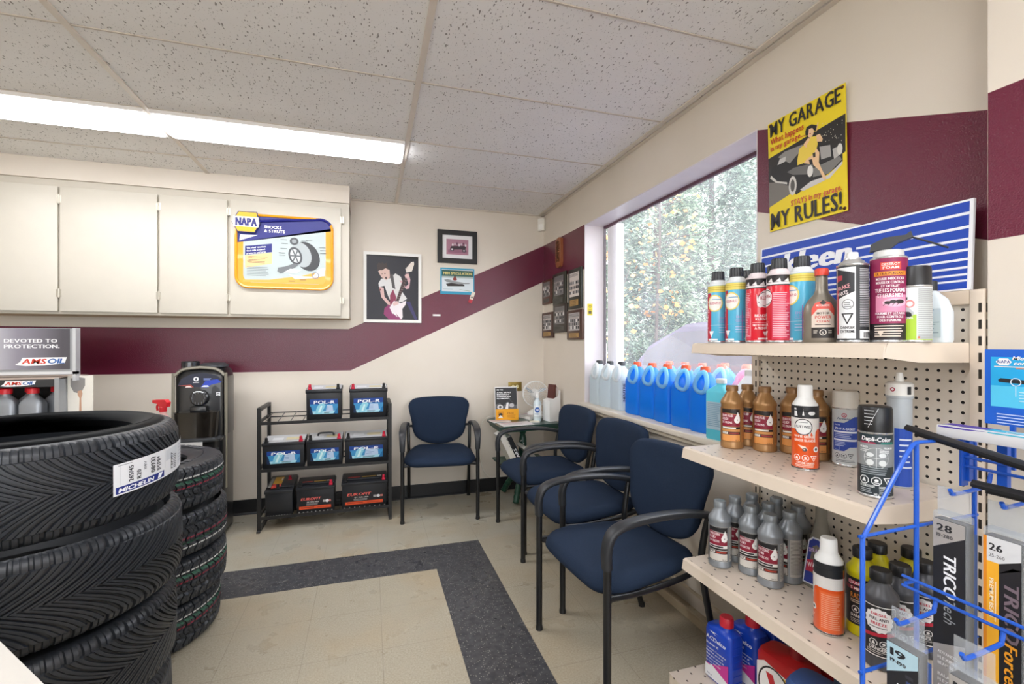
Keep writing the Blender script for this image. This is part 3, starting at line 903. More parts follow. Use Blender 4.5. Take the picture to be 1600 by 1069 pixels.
def smooth_outline(ctrl, n=6):
    """Closed Catmull-Rom curve."""
    o = []; K = len(ctrl)
    for i in range(K):
        p0, p1, p2, p3 = (Vector(ctrl[(i + k) % K]) for k in (-1, 0, 1, 2))
        for j in range(n):
            t = j / n
            q = .5 * ((2 * p1) + (p2 - p0) * t + (2 * p0 - 5 * p1 + 4 * p2 - p3) * t * t + (3 * p1 - p0 - 3 * p2 + p3) * t ** 3)
            o.append((q.x, q.y))
    return o
def curve(ctrl, n=8):
    P = [Vector(p) for p in ctrl]; P = [2 * P[0] - P[1]] + P + [2 * P[-1] - P[-2]]
    o = []
    for i in range(1, len(P) - 2):
        p0, p1, p2, p3 = P[i - 1:i + 3]
        for j in range(n):
            t = j / n
            o.append(.5 * ((2 * p1) + (p2 - p0) * t + (2 * p0 - 5 * p1 + 4 * p2 - p3) * t * t + (3 * p1 - p0 - 3 * p2 + p3) * t ** 3))
    o.append(P[-2]); return o

def make_chair(label):
    t = thing('guest_chair', label, 'chair', (0, 0, 0), 0, 'navy guest chairs with black arms')
    so = smooth_outline([(.10, -.262), (.20, -.245), (.252, -.17), (.245, -.03), (.215, .12), (.175, .205), (.08, .222), (-.08, .222), (-.175, .205), (-.215, .12), (-.245, -.03), (-.252, -.17), (-.20, -.245), (-.10, -.262)])
    prof = [(.30, -.045), (.05, -.042), (.012, -.034), (0, -.018), (.003, -.002), (.014, .012), (.035, .021), (.07, .027), (.12, .030), (.30, .031)]
    def dseat(x, y, h):
        f = max(0, (-y - .05) / .21)
        return (x, y, .432 + h + .012 * (y + .1) - .012 * f * f - .22 * max(0, abs(x) - .12) ** 2 + (.010 if h > 0 else 0) * (1 - min(1, (x * x + (y - .03) ** 2) / .05)) * -1)
    pad(so, prof, dseat, fabric).build('seat', t, sharp=70)
    bo = smooth_outline([(0, .855), (.13, .851), (.205, .838), (.238, .80), (.238, .755), (.215, .66), (.207, .60), (.175, .54), (.10, .497), (0, .482), (-.10, .497), (-.175, .54), (-.207, .60), (-.215, .66), (-.238, .755), (-.238, .80), (-.205, .838), (-.13, .851)])
    bprof = [(.30, .034), (.03, .032), (.008, .024), (0, .008), (.004, -.008), (.016, -.018), (.05, -.024), (.12, -.027), (.30, -.028)]
    def dback(x, z, h):
        return (x, .195 + h + (z - .48) * .16 - .40 * x * x + .05 * max(0, z - .70) ** 1, z - .032)
    pad(bo, bprof, dback, fabric).build('backrest', t, sharp=70)
    shell = smooth_outline([(0, .80), (.15, .80), (.18, .76), (.16, .60), (.10, .54), (0, .53), (-.10, .54), (-.16, .60), (-.18, .76), (-.15, .80)])
    pad(shell, [(.25, .050), (.02, .050), (0, .044), (0, .030)], dback, arm_blk).build('back_shell', t)
    for s in (-1, 1):
        fl = MB().tube([(s * .262, -.245, 0), (s * .262, -.245, .52), (s * .262, -.243, .55)], .0135, frame_blk, 12)
        fl.lathe([(.0155, 0), (.0155, .012), (.0138, .02)], rubber, 12, (s * .262, -.245))
        fl.build('leg', t)
        rl = MB().tube(curve([(s * .240, .285, 0), (s * .238, .225, .22), (s * .238, .185, .42), (s * .240, .195, .53), (s * .244, .215, .608)], 6), .0125, frame_blk, 12)
        rl.lathe([(.0145, 0), (.0145, .012), (.0125, .02)], rubber, 12, (s * .240, .285))
        rl.build('leg', t)
        path = curve([(s * .262, -.246, .50), (s * .262, -.247, .565), (s * .262, -.225, .615), (s * .262, -.165, .637), (s * .260, -.05, .644), (s * .256, .09, .636), (s * .250, .195, .616), (s * .248, .232, .604)], 6)
        am = MB(); K = len(path); rings = []
        for i, p in enumerate(path):
            tt = (path[min(i + 1, K - 1)] - path[max(i - 1, 0)]).normalized()
            sd = Vector((1, 0, 0)); n = tt.cross(sd).normalized()
            f = min(1, i / 14); w = .017 + .008 * f; th = .016 - .004 * f
            if i > K - 10: w = .025 - .010 * (i - (K - 10)) / 10
            rings.append([p + sd * (w * math.copysign(abs(cos(2 * pi * q / 16)) ** .6, cos(2 * pi * q / 16))) + n * (th * math.copysign(abs(sin(2 * pi * q / 16)) ** .6, sin(2 * pi * q / 16))) for q in range(16)])
        am.loft(rings, arm_blk); am.build('armrest', t, sharp=60)
        MB().tube(curve([(s * .262, -.240, .398), (s * .258, -.12, .392), (s * .248, .06, .398), (s * .238, .185, .415)], 5), .010, frame_blk, 10).build('side_rail', t)
        MB().tube([(s * .244, .213, .600), (s * .20, .222, .595), (s * .10, .230, .600)], .010, frame_blk, 10).build('back_bracket', t)
    MB().tube([(-.262, -.235, .393), (-.1, -.15, .384), (.1, -.15, .384), (.262, -.235, .393)], .010, frame_blk, 10).build('cross_rail', t)
    MB().tube([(-.236, .19, .408), (-.1, .12, .384), (.1, .12, .384), (.236, .19, .408)], .010, frame_blk, 10).build('cross_rail', t)
    return t
ch = make_chair('navy guest chair standing alone against the back wall beside the battery rack')
ch.location = (.505, 3.488, 0); ch.rotation_euler = (0, 0, R(-7))
dup(ch, (1.112, 2.862, 0), R(-88), 'navy guest chair under the window nearest the corner table')
dup(ch, (1.092, 2.248, 0), R(-88), 'navy guest chair in the middle of the three under the window')
dup(ch, (.975, 1.652, 0), R(-85), 'navy guest chair nearest the viewer, beside the product shelves')

# ================================================================== battery rack
rk = mat('#1A1A1B', .45)
rack = thing('battery_rack', 'black metal three-tier rack holding car batteries against the back wall', 'rack', (-.282, 3.575, 0))
RX, RYF, RYB = .420, -.160, .160
for s in (-1, 1):
    sd = MB()
    for y in (RYF, RYB):
        MB().box(s * RX - .011, s * RX + .011, y - .011, y + .011, .012, .822, rk).build('post', rack)
    ft = MB().box(s * RX - .011, s * RX + .011, RYF - .03, RYB + .02, 0, .012, mat('#3A3936', .5)); ft.build('foot', rack)
    MB().box(s * RX - .011, s * RX + .011, RYF + .011, RYB - .011, .800, .822, rk).build('end_bar', rack)
    for z in (.725, .411, .095):
        MB().box(s * RX - .006, s * RX + .006, RYF + .011, RYB - .011, z - .006, z + .012, rk).build('shelf_bracket', rack)
zink = mat('#4A4A48', .35, .5)
for z in (.725, .411, .095):
    sh = MB(); tl = .028
    def zz(y): return z - .006 + tl * (y - RYF) / (RYB - RYF)
    sh.box(-RX + .006, RX - .006, RYF - .012, RYF - .004, z - .016, z + .004, rk)
    sh.tube([(-RX, RYB - .016, zz(RYB)), (RX, RYB - .016, zz(RYB))], .004, rk, 8)
    sh.tube([(-RX, .03, zz(.03) - .003), (RX, .03, zz(.03) - .003)], .004, rk, 8)
    sh.build('shelf', rack)
    g = MB()
    for i in range(11):
        x = -RX + .03 + (2 * RX - .06) * i / 10
        g.tube([(x, RYF - .008, zz(RYF)), (x, RYB - .014, zz(RYB))], .0028, zink, 6)
    g.build('wire_grid', rack)

batt = mat('#1B1D22', .42, var=.1); lidm = mat('#202227', .40)
def battery(name, label, x0, x1, ztier, h, dep, style, red_left, handle=False, end=False, group=None):
    W = x1 - x0
    t = thing('car_battery', label, 'car battery', ((x0 + x1) / 2, 3.575 + RYF + dep / 2 + .012, ztier + .003), 0, group, rx=R(6.0))
    b = MB().box(-W / 2 + .004, W / 2 - .004, -dep / 2 + .004, dep / 2 - .004, 0, h * .86, batt, .004)
    for i in range(9):
        x = -W / 2 + .02 + (W - .04) * i / 8
        if style == 'red': b.box(x - .004, x + .004, -dep / 2 - .0015, -dep / 2 + .006, .004, .010, mat('#8A8A86', .5))
    b.build('case', t)
    l = MB().box(-W / 2, W / 2, -dep / 2, dep / 2, h * .85, h * .95, lidm, .003)
    if style == 'ice':
        l.box(-W / 2 + .006, W / 2 - .006, -dep / 2 + .025, dep / 2 - .006, h * .95, h * .962, mat('#C9CCD0' if not end else '#202227', .35))
    else:
        l.box(-W / 2 + .004, W / 2 - .004, -dep / 2 + .05, dep / 2 - .002, h * .95, h, lidm, .004)
    l.build('lid', t)
    for s in (-1, 1):
        red = (s < 0) == red_left
        x, y = (s * (W / 2 - .026), -dep / 2 + .024)
        if end: x, y = (.045 * (1 if red else -.2), -dep / 2 + (.17 if red else .03))
        tm = MB(); c = '#C01F3C' if red else '#17181A'
        tm.box(x - .012, x + .012, y - .012, y + .012, h * .95, h * .95 + .012, mat(c, .4), .002)
        tm.lathe([(.010, h * .95 + .012), (.009, h * .95 + .034), (.006, h * .95 + .036)], mat(c, .4), 14, (x, y))
        tm.build('terminal_cap', t, 'red terminal cap' if red else 'black terminal cap')
    a = Art()
    if style == 'ice':
        u0, u1, v0, v1 = -W * .385, W * .385, h * .20, h * .66
        a.rect(u0, v0, u1, v1, '#3C8FC4').up()
        a.rect(u0, v1 - (v1 - v0) * .34, u1, v1, '#16408E')
        a.rect(u0, v0, u1, v0 + (v1 - v0) * .2, '#A9DCEB').up()
        a.poly([(u0, v0), (u0 + .02, v0), (u0 + .008, v0 + .05), (u0, v0 + .06)], '#0F2A4C')
        a.poly([(u0 + .03, v0), (u0 + .075, v0), (u0 + .085, v0 + .03), (u0 + .10, v0 + .06), (u0 + .085, v0 + .078), (u0 + .06, v0 + .07), (u0 + .045, v0 + .05)], '#8ED0E2')
        a.poly([(u0 + .10, v0 + .012), (u1 - .03, v0 + .018), (u1 - .035, v0 + .06), (u0 + .11, v0 + .062)], '#B9CFE8')
        a.poly([(u1 - .03, v0), (u1, v0), (u1, v0 + .045), (u1 - .012, v0 + .03)], '#1D6FA6').up()
        a.poly([(u0 + .05, v0 + .01), (u0 + .065, v0 + .01), (u0 + .08, v0 + .055), (u0 + .07, v0 + .06)], '#D6F2F6')
        a.lines(u0 + .11, u1 - .06, v0 + .05, .010, 3, .0025, '#6E8FC0', .4, int(x0 * 90)); a.lines(u0 + .09, u1 - .05, v0 + .010, .006, 2, .0025, '#1A2A4A', .3, 3)
        a.text('POL-R', (u0 + u1) / 2, v1 - h * .14, h * .10, '#F4F7FB', 1, (u1 - u0) * .74, 'c', shear=.12)
    elif not end:
        a.rect(-W * .42, h * .14, W * .40, h * .25, '#E5572C').up()
        a.lines(-W * .38, W * .0, h * .19, .02, 1, .005, '#8A2A12', .1, 2); a.lines(W * .05, W * .34, h * .18, .02, 1, .003, '#8A2A12', .1, 2)
        a.text('EUROFIT', -W * .38, h * .47, h * .10, '#E86A62', 1, W * .50, shear=.3)
        a.text('12V 70Ah 640A', -W * .22, h * .38, h * .042, '#E9E6E2', 1, W * .30)
        a.lines(-W * .24, W * .10, h * .33, .008, 2, .003, '#B9B5B2', .2, 5)
        a.ell(W * .30, h * .40, .011, .011, '#E9E9EC', 14).lines(W * .19, W * .27, h * .41, .008, 2, .006, '#C9C5C2', .1, 6).lines(W * .34, W * .40, h * .41, .008, 2, .006, '#D08078', .1, 7)
    if a.it:
        p = MB(); a.lay(p, on_front(-dep / 2 + .0035)); p.build('front_label', t)
    a = Art()
    if style == 'red':
        zt = h + .0002
        if end:
            a.rect(-W * .30, -dep * .40, W * .02, dep * .36, '#D8A42A').up(); a.rect(-W * .30, -dep * .40, W * .02, -dep * .12, '#D6483A'); a.rect(-W * .42, -dep * .36, -W * .32, dep * .3, '#8C8C88').rect(-W * .05, dep * .1, W * .0, dep * .3, '#EDE6D2')
        else:
            a.rect(-W * .42, -dep * .10, W * .40, dep * .02, '#2A2A2C').up(); a.rect(-W * .36, -dep * .08, -W * .1, dep * .0, '#C03A30').rect(-W * .06, -dep * .08, W * .25, dep * .0, '#D8A83A').rect(W * .27, -dep * .08, W * .37, dep * .0, '#E9E6DA')
    else:
        zt = h * .962
        a.rect(-W * .3, -.03, -W * .05, .03, '#E3E6EA').rect(W * .02, -.03, W * .34, .03, '#D9CFA6')
    p = MB(); a.lay(p, on_top(zt)); p.build('top_label', t)
    if handle:
        MB().tube(curve([(-.05, .015, h * .90), (-.05, .015, h * 1.02), (-.035, .015, h * 1.07), (.035, .015, h * 1.07), (.05, .015, h * 1.02), (.05, .015, h * .90)], 4), .006, lidm, 8).build('handle', t)
    return t
g1 = 'car batteries with blue ice labels'; g2 = 'car batteries with orange stripe labels'
battery('b', 'tall blue-label battery left of the two on the top tier', -.419, -.186, .725, .225, .17, 'ice', True, group=g1)
battery('b', 'tall blue-label battery on the top tier at the right post', -.139, .121, .725, .222, .17, 'ice', True, group=g1)
battery('b', 'blue-label battery leftmost on the middle tier', -.688, -.424, .411, .188, .19, 'ice', False, group=g1)
battery('b', 'blue-label battery with a carry handle in the middle tier centre', -.416, -.180, .411, .190, .19, 'ice', False, handle=True, group=g1)
battery('b', 'blue-label battery on the middle tier by the right post', -.171, .122, .411, .190, .19, 'ice', False, group=g1)
battery('b', 'battery turned end-on with yellow and red top label, bottom tier left', -.672, -.497, .095, .190, .26, 'red', False, end=True, group=g2)
battery('b', 'shorter battery with orange stripe in the bottom tier centre', -.480, -.233, .095, .190, .175, 'red', False, group=g2)
battery('b', 'longer battery with orange stripe on the bottom tier by the right post', -.190, .120, .095, .195, .175, 'red', False, group=g2)

# ================================================================== water cooler
blk = mat('#141518', .30, coat=.3); gry = mat('#8A8578', .35, .3)
t = thing('water_cooler', 'black bottom-loading water dispenser standing at the back wall behind the tyres', 'water cooler', (-1.055, 3.52, 0)); t.scale = (1, 1, 1.012)
b = MB(); W, D, Hc = .300, .32, 1.085
b.loft([sell(W / 2, D / 2, z, 32, 6) for z in (.02, .62)] + [sell(W / 2, D / 2, .64, 32, 6)], blk); b.build('lower_cabinet', t)
u = MB(); u.loft([sell(W / 2, D / 2 - .05, .641, 32, 6, (0, .05)), sell(W / 2, D / 2 - .05, 1.01, 32, 6, (0, .05)), sell(W / 2 - .008, D / 2 - .055, 1.06, 32, 5, (0, .05)), sell(W / 2 - .035, D / 2 - .075, 1.085, 32, 4, (0, .05))], blk); u.build('upper_body', t)
tr = MB()
for s in (-1, 1): tr.tube(curve([(s * (W / 2 - .002), -.062, .30), (s * (W / 2 - .002), -.062, .98), (s * (W / 2 - .012), -.062, 1.03), (s * (W / 2 - .06), -.06, 1.07), (0, -.058, 1.082)], 5), .010, gry, 8)
tr.build('bezel', t)
MB().lathe([(.052, 1.080), (.052, 1.115), (.045, 1.122), (0, 1.123)], mat('#232428', .25, coat=.5), 24, (-.072, -.0)).build('top_cap', t)
MB().lathe([(.085, 1.082), (.085, 1.096), (.06, 1.108), (0, 1.110)], mat('#3A3B3F', .35), 28, (.055, .03), sy=.9).build('lid', t)
a = Art()
a.poly([(-.125, .965), (-.105, 1.01), (-.05, 1.04), (.02, 1.048), (.09, 1.03), (.125, 1.0), (.128, .985), (.02, .975), (.005, .955), (-.03, .955), (-.045, .972)], '#23273A').up()
a.poly([(.02, .978), (.005, .955), (.04, .952), (.06, .968), (.122, .985), (.10, 1.005), (.03, .995)], '#2A46B8').poly([(-.122, .968), (-.05, .972), (-.035, .955), (-.07, .955), (-.08, .963)], '#A3453A')
a.ell(-.022, 1.008, .015, .014, '#F2F2F4').ell(-.022, 1.008, .006, .008, '#23273A', 10); a.up(); a.ell(-.022, 1.008, .005, .007, '#23273A', 10)
a.lines(.02, .065, 1.008, .008, 2, .003, '#8FA6E8', .2, 1); a.rect(-.04, .984, -.005, .989, '#E8E8EA')
a.poly([(-.078, .962), (-.06, .966), (-.044, .955), (-.082, .955)], '#E8D8D4').poly([(.008, .955), (.02, .966), (.045, .966), (.052, .955)], '#DCE4F4')
a.frame(.092, .897, .115, .920, .004, '#E4E6EA').rect(.098, .904, .109, .912, '#E4E6EA')
p = MB(); a.lay(p, on_front(-.0608)); p.build('control_panel', t)
f = MB(); M = Matrix.Translation((0, -.062, .888)) @ Matrix.Rotation(R(90), 4, 'X')
f.lathe([(.052, 0), (.052, .018), (.044, .026), (0, .026)], mat('#1B1C20', .25, coat=.5), 28, M=M)
for i in range(12):
    q = 2 * pi * i / 12
    f.box(.036 * cos(q) - .002, .036 * cos(q) + .002, -.091, -.088, .888 + .036 * sin(q) - .007, .888 + .036 * sin(q) + .007, mat('#6A6C70', .3))
f.tube([(-.028, -.0905, .922), (-.012, -.0915, .929), (.012, -.0915, .929), (.028, -.0905, .922)], .004, mat('#D8DADC', .3), 6)
f.build('dial', t)
MB().box(-.048, .048, -.100, -.058, .775, .838, mat('#101114', .3, coat=.3), .012).build('spout_housing', t)
MB().loft([sell(.115, .052, z, 28, 3, (0, -.118)) for z in (.645, .66)] + [sell(.125, .055, .80, 28, 3, (0, -.118)), sell(.127, .056, .806, 28, 3, (0, -.118)), sell(.118, .048, .806, 28, 3, (0, -.118)), sell(.11, .042, .79, 28, 3, (0, -.118))], mat('#1A1612', .22, coat=.6)).build('cup_guard', t)
MB().loft([sell(.15, .075, .628, 28, 4, (0, -.135)), sell(.152, .08, .640, 28, 4, (0, -.135)), sell(.13, .06, .645, 28, 4, (0, -.13))], mat('#55585C', .2, .6)).build('drip_tray', t)
MB().box(-.06, .06, -.2165, -.212, .604, .630, mat('#C9C9C8', .3)).build('tray_label', t)
MB().box(-W / 2 + .012, W / 2 - .012, -.1645, -.1595, .05, .58, mat('#101114', .28, coat=.4), .002).build('door', t)

# ================================================================== corner table with what stands on it
grn = mat('#1E4A38', .35, var=.12, coat=.2)
TX, TY, TZ = 1.165, 3.485, .640
tb = thing('side_table', 'dark green pedestal side table with turned legs in the corner', 'table', (TX, TY, 0))
top = [(-.262, -.255), (.235, -.215), (.245, .25), (-.10, .275), (-.258, .135)]
m_ = MB().prism(top, TZ - .022, TZ, mat('#2E4640', .3, var=.15), 'z'); m_.prism([(x * .94, y * .94) for x, y in top], TZ - .045, TZ - .022, grn, 'z'); m_.build('table_top', tb)
MB().lathe([(.030, .16), (.034, .20), (.022, .235), (.030, .30), (.034, .40), (.028, .50), (.020, .53), (.032, .56), (.05, .595)], grn, 20).build('pedestal', tb)
MB().prism([(-.20, -.19), (.18, -.19), (.20, .19), (-.20, .19)], .300, .314, grn, 'z').build('lower_shelf', tb)
for k, (fx, fy) in enumerate(((-.095, .235), (-.092, -.100), (.18, -.17), (.18, .2))):
    P = curve([(0, 0, .27), (fx * .35, fy * .35, .20), (fx * .7, fy * .7, .11), (fx, fy, .014)], 9)
    rad = [.020 + .006 * abs(sin(i * .9)) for i in range(len(P))]; rad[-1] = .012
    MB().tube(P, rad, grn, 12).build('leg', tb)
# papers, magazines
def sheet(label, name, cx, cy, z, w, d, h, col, rot, cat, lines_=True, group=None):
    t = thing(name, label, cat, (cx, cy, z), R(rot), group)
    b = MB().box(-w / 2, w / 2, -d / 2, d / 2, 0, h, mat('#EDEBE6', .7)); b.build('pages', t)
    a = Art(); a.rect(-w / 2, -d / 2, w / 2, d / 2, col).up()
    if lines_: a.rect(-w * .42, d * .28, w * .3, d * .38, '#B78A92').lines(-w * .4, w * .4, d * .2, d * .07, 7, d * .018, '#A9A4A6', .4, int(w * 999))
    p = MB(); a.lay(p, on_top(h)); p.build('cover', t); return t
sheet('open newspaper spread along the front edge of the table', 'newspaper', 1.055, 3.325, TZ + .0005, .25, .14, .004, '#DFDADC', 4, 'newspaper')
sheet('stack of folded newspapers lying under the white fan', 'newspaper', 1.285, 3.60, TZ + .0005, .20, .19, .022, '#DEDCDA', 20, 'newspaper')
sheet('pale pamphlet lying on the left of the table before the booklet stand', 'pamphlet', .975, 3.485, TZ + .0005, .15, .10, .004, '#E3D2CC', 8, 'pamphlet')
sheet('small cream note pad on the table near the spray bottle', 'note_pad', 1.225, 3.375, TZ + .0005, .075, .06, .006, '#EDEBD6', -14, 'note pad', False)
# booklet stand
t = thing('booklet_stand', 'counter card with black and white photo leaning above a yellow booklet pocket', 'display card', (1.05, 3.55, TZ + .0005), R(-6))
b = MB(); M = Matrix.Rotation(R(-9), 4, 'X')
b.box(-.092, .092, 0, .006, 0, .262, mat('#E6E4E2', .4), M=M)
a = Art(); a.rect(-.088, .08, .088, .255, '#1D1D1F').up()
a.text('DID YOU', -.075, .232, .012, '#E8E8E8', 1, .05)
for i, s_ in enumerate(('A FULL SERVICE', 'MAINTENANCE OF', 'SUSPENSION IS', 'RECOMMENDED')): a.text(s_, -.075, .211 - i * .016, .010, '#F2F2F2', 1, .115 - .012 * (i % 2))
a.poly([(-.088, .08), (-.088, .12), (-.05, .13), (-.03, .10), (.0, .135), (.03, .13), (.07, .11), (.088, .12), (.088, .08)], '#5E5F62').up()
a.ell(-.05, .10, .024, .018, '#D9D9DB').ell(.045, .112, .02, .016, '#BFC0C4').poly([(-.01, .08), (.005, .135), (.02, .135), (.015, .08)], '#E6E6E8').up()
a.ell(-.05, .10, .012, .009, '#2A2A2C'); a.line((.02, .17), (.075, .11), .006, '#3C3D40')
a.lay(b, lambda u, v, h: M @ Vector((u, -h, v))); b.build('back_card', t)
y = MB().box(-.090, .090, -.035, -.004, 0, .086, mat('#F0A81E', .4))
a = Art(); a.rect(-.080, .016, -.028, .070, '#D98F14').up(); a.ell(-.055, .046, .016, .012, '#2A2A2C').poly([(-.075, .02), (-.035, .02), (-.055, .042)], '#F2EEE6').text('FREE', .0, .048, .014, '#B56A12', 1, .05).lines(.0, .07, .036, .010, 3, .004, '#C47A16', .3, 3)
a.lay(y, on_front(-.035)); y.build('booklet_pocket', t)
# fan
wht = mat('#EFEFEC', .35)
t = thing('desk_fan', 'small white desk fan on the newspapers in the corner', 'fan', (1.315, 3.605, TZ + .0235), R(-12))
MB().loft([sell(.065, .05, 0, 28, 2.6), sell(.066, .051, .015, 28, 2.6), sell(.05, .038, .030, 28, 2.4), sell(.018, .016, .045, 28, 2), sell(.016, .014, .075, 28, 2)], wht).build('base', t)
zc = .170
mh = MB(); M = Matrix.Translation((0, .005, zc)) @ Matrix.Rotation(R(90), 4, 'X')
mh.lathe([(0, -.075), (.028, -.07), (.036, -.05), (.034, -.012), (.02, -.005)], wht, 20, M=M); mh.build('motor_housing', t)
cg = MB()
for y, r in ((-.030, .104), (.012, .104)):
    cg.tube([(r * cos(2 * pi * i / 32), y, zc + r * sin(2 * pi * i / 32)) for i in range(32)], .0035, wht, 6, True)
for i in range(28):
    q = 2 * pi * i / 28
    cg.tube([(.022 * cos(q), -.046, zc + .022 * sin(q)), (.07 * cos(q), -.044, zc + .07 * sin(q)), (.104 * cos(q), -.030, zc + .104 * sin(q))], .0012, wht, 4)
    cg.tube([(.104 * cos(q), .012, zc + .104 * sin(q)), (.03 * cos(q), .030, zc + .03 * sin(q))], .0012, wht, 4)
cg.lathe([(.026, 0), (.022, .004), (0, .005)], wht, 20, M=Matrix.Translation((0, -.044, zc)) @ Matrix.Rotation(R(90), 4, 'X'))
cg.build('cage', t)
bl = mat('#B4BCC2', .25)
for k in range(3):
    q0 = k * 2 * pi / 3 + .4; bld = MB(); vs = []
    for i in range(7):
        r = .016 + .078 * i / 6; wd = (.35 + .55 * sin(pi * min(1, i / 5))) * .6
        for j in range(5):
            a_ = q0 + wd * (j / 4 - .2); vs.append((r * cos(a_), -.018 + .012 * (j / 4), zc + r * sin(a_)))
    bld.add(vs, [(i * 5 + j, i * 5 + j + 1, (i + 1) * 5 + j + 1, (i + 1) * 5 + j) for i in range(6) for j in range(4)], bl); bld.build('blade', t)
MB().lathe([(.020, -.006), (.020, .012), (.012, .018), (0, .019)], bl, 20, M=Matrix.Translation((0, -.012, zc)) @ Matrix.Rotation(R(90), 4, 'X')).build('hub', t)
# spray bottle and brochure holder
t = thing('hand_spray', 'clear and white sanitizer bottle with blue label at the right of the table', 'bottle', (1.262, 3.415, TZ + .0005), facing(1.26, 3.4))
MB().lathe([(.030, 0), (.032, .006), (.032, .135), (.026, .155), (.014, .170), (.013, .182)], mat('#D5E3E8', .15, coat=.4), 22).build('body', t)
MB().lathe([(.016, .182), (.016, .198), (.010, .204), (.008, .222), (0, .223)], wht, 18).build('pump', t)
a = Art(); a.rect(-.034, .03, .034, .125, '#EAF0F2').up(); a.ell(0, .09, .020, .022, '#2B5FB0').rect(-.034, .030, .034, .044, '#C9D3D8').lines(-.025, .025, .06, .008, 2, .003, '#8CA0B8', .3, 2)
a.up(); a.text('50', 0, .084, .014, '#FFFFFF', 1, .018, 'c')
p = MB(); a.lay(p, on_can(.0321), strip=.006); p.build('label', t)
t = thing('brochure_holder', 'white brochure holder stuffed with magazines against the window wall', 'holder', (1.375, 3.40, TZ + .0005), R(-75))
MB().prism([(-.05, 0), (.055, 0), (.055, .24), (.03, .19), (-.05, .165)], -.045, .045, mat('#EDEDEB', .35), 'x').build('box', t)
for i, (c, w, h) in enumerate((('#5A2A24', .080, .285), ('#2E2F33', .07, .275), ('#B9AFA8', .078, .262))):
    MB().box(-w / 2, w / 2, -.030 + .028 * i, -.012 + .028 * i, .06, h, mat(c, .5), M=Matrix.Rotation(R(-6 + 4 * i), 4, 'X')).build('brochure', t)
# books leaning on the lower shelf
for k, (cx, cy, ang, c, w, h, lb) in enumerate(((1.035, 3.36, 26, '#E7E2D6', .040, .27, 'thick cream paper-bound book leaning under the table, nearest its left leg'), (1.084, 3.36, 26, '#1E1E20', .034, .26, 'black-spined book with white lettering leaning under the table'), (1.240, 3.36, 44, '#8C8A84', .026, .20, 'grey magazine bundle leaning under the table behind the first window chair'))):
    t = thing('book', lb, 'book', (cx, cy, .3145), 0, 'books leaning under the corner table'); t.rotation_euler = (0, R(-ang), 0)
    MB().box(0, w, -.09, .09, 0, h, mat('#EFEBE2', .7)).build('pages', t)
    cv = MB().box(-.0015, 0, -.092, .092, 0, h + .002, mat(c, .5)); cv.box(w, w + .0015, -.092, .092, 0, h + .002, mat(c, .5)); cv.box(-.0015, w + .0015, -.0935, -.092, 0, h + .002, mat(c, .5))
    a = Art()
    if c == '#1E1E20': a.text('CARS', 0, 0, .020, '#F2F2F2', 1, .10, rot=90)
    else: a.lines(.004, .02, .2, .03, 5, .008, '#9A958C', .3, k)
    a.lay(cv, lambda u, v, h_: (w * .75 + u, -.0935 - h_, .06 + v)); cv.build('cover', t)
# white cord from outlet behind the table
tag(MB().tube(curve([(1.06, 3.70, .646), (.93, 3.64, .655), (.885, 3.70, .60), (.875, 3.765, .45), (.885, 3.775, .30), (.915, 3.77, .18), (.97, 3.76, .125), (1.06, 3.75, .13)], 8), .0035, mat('#E9E4D8', .5), 8).build('electric_cable'), 'white electric cable looping off the left edge of the corner table', 'cable')
# ================================================================== tyres
rub = mat('#282B30', .42, var=.12, vscale=30)
rub_w = mat('#C9C9C6', .6); rub_g = mat('#2C5A46', .6); rub_r = mat('#8A2238', .6)

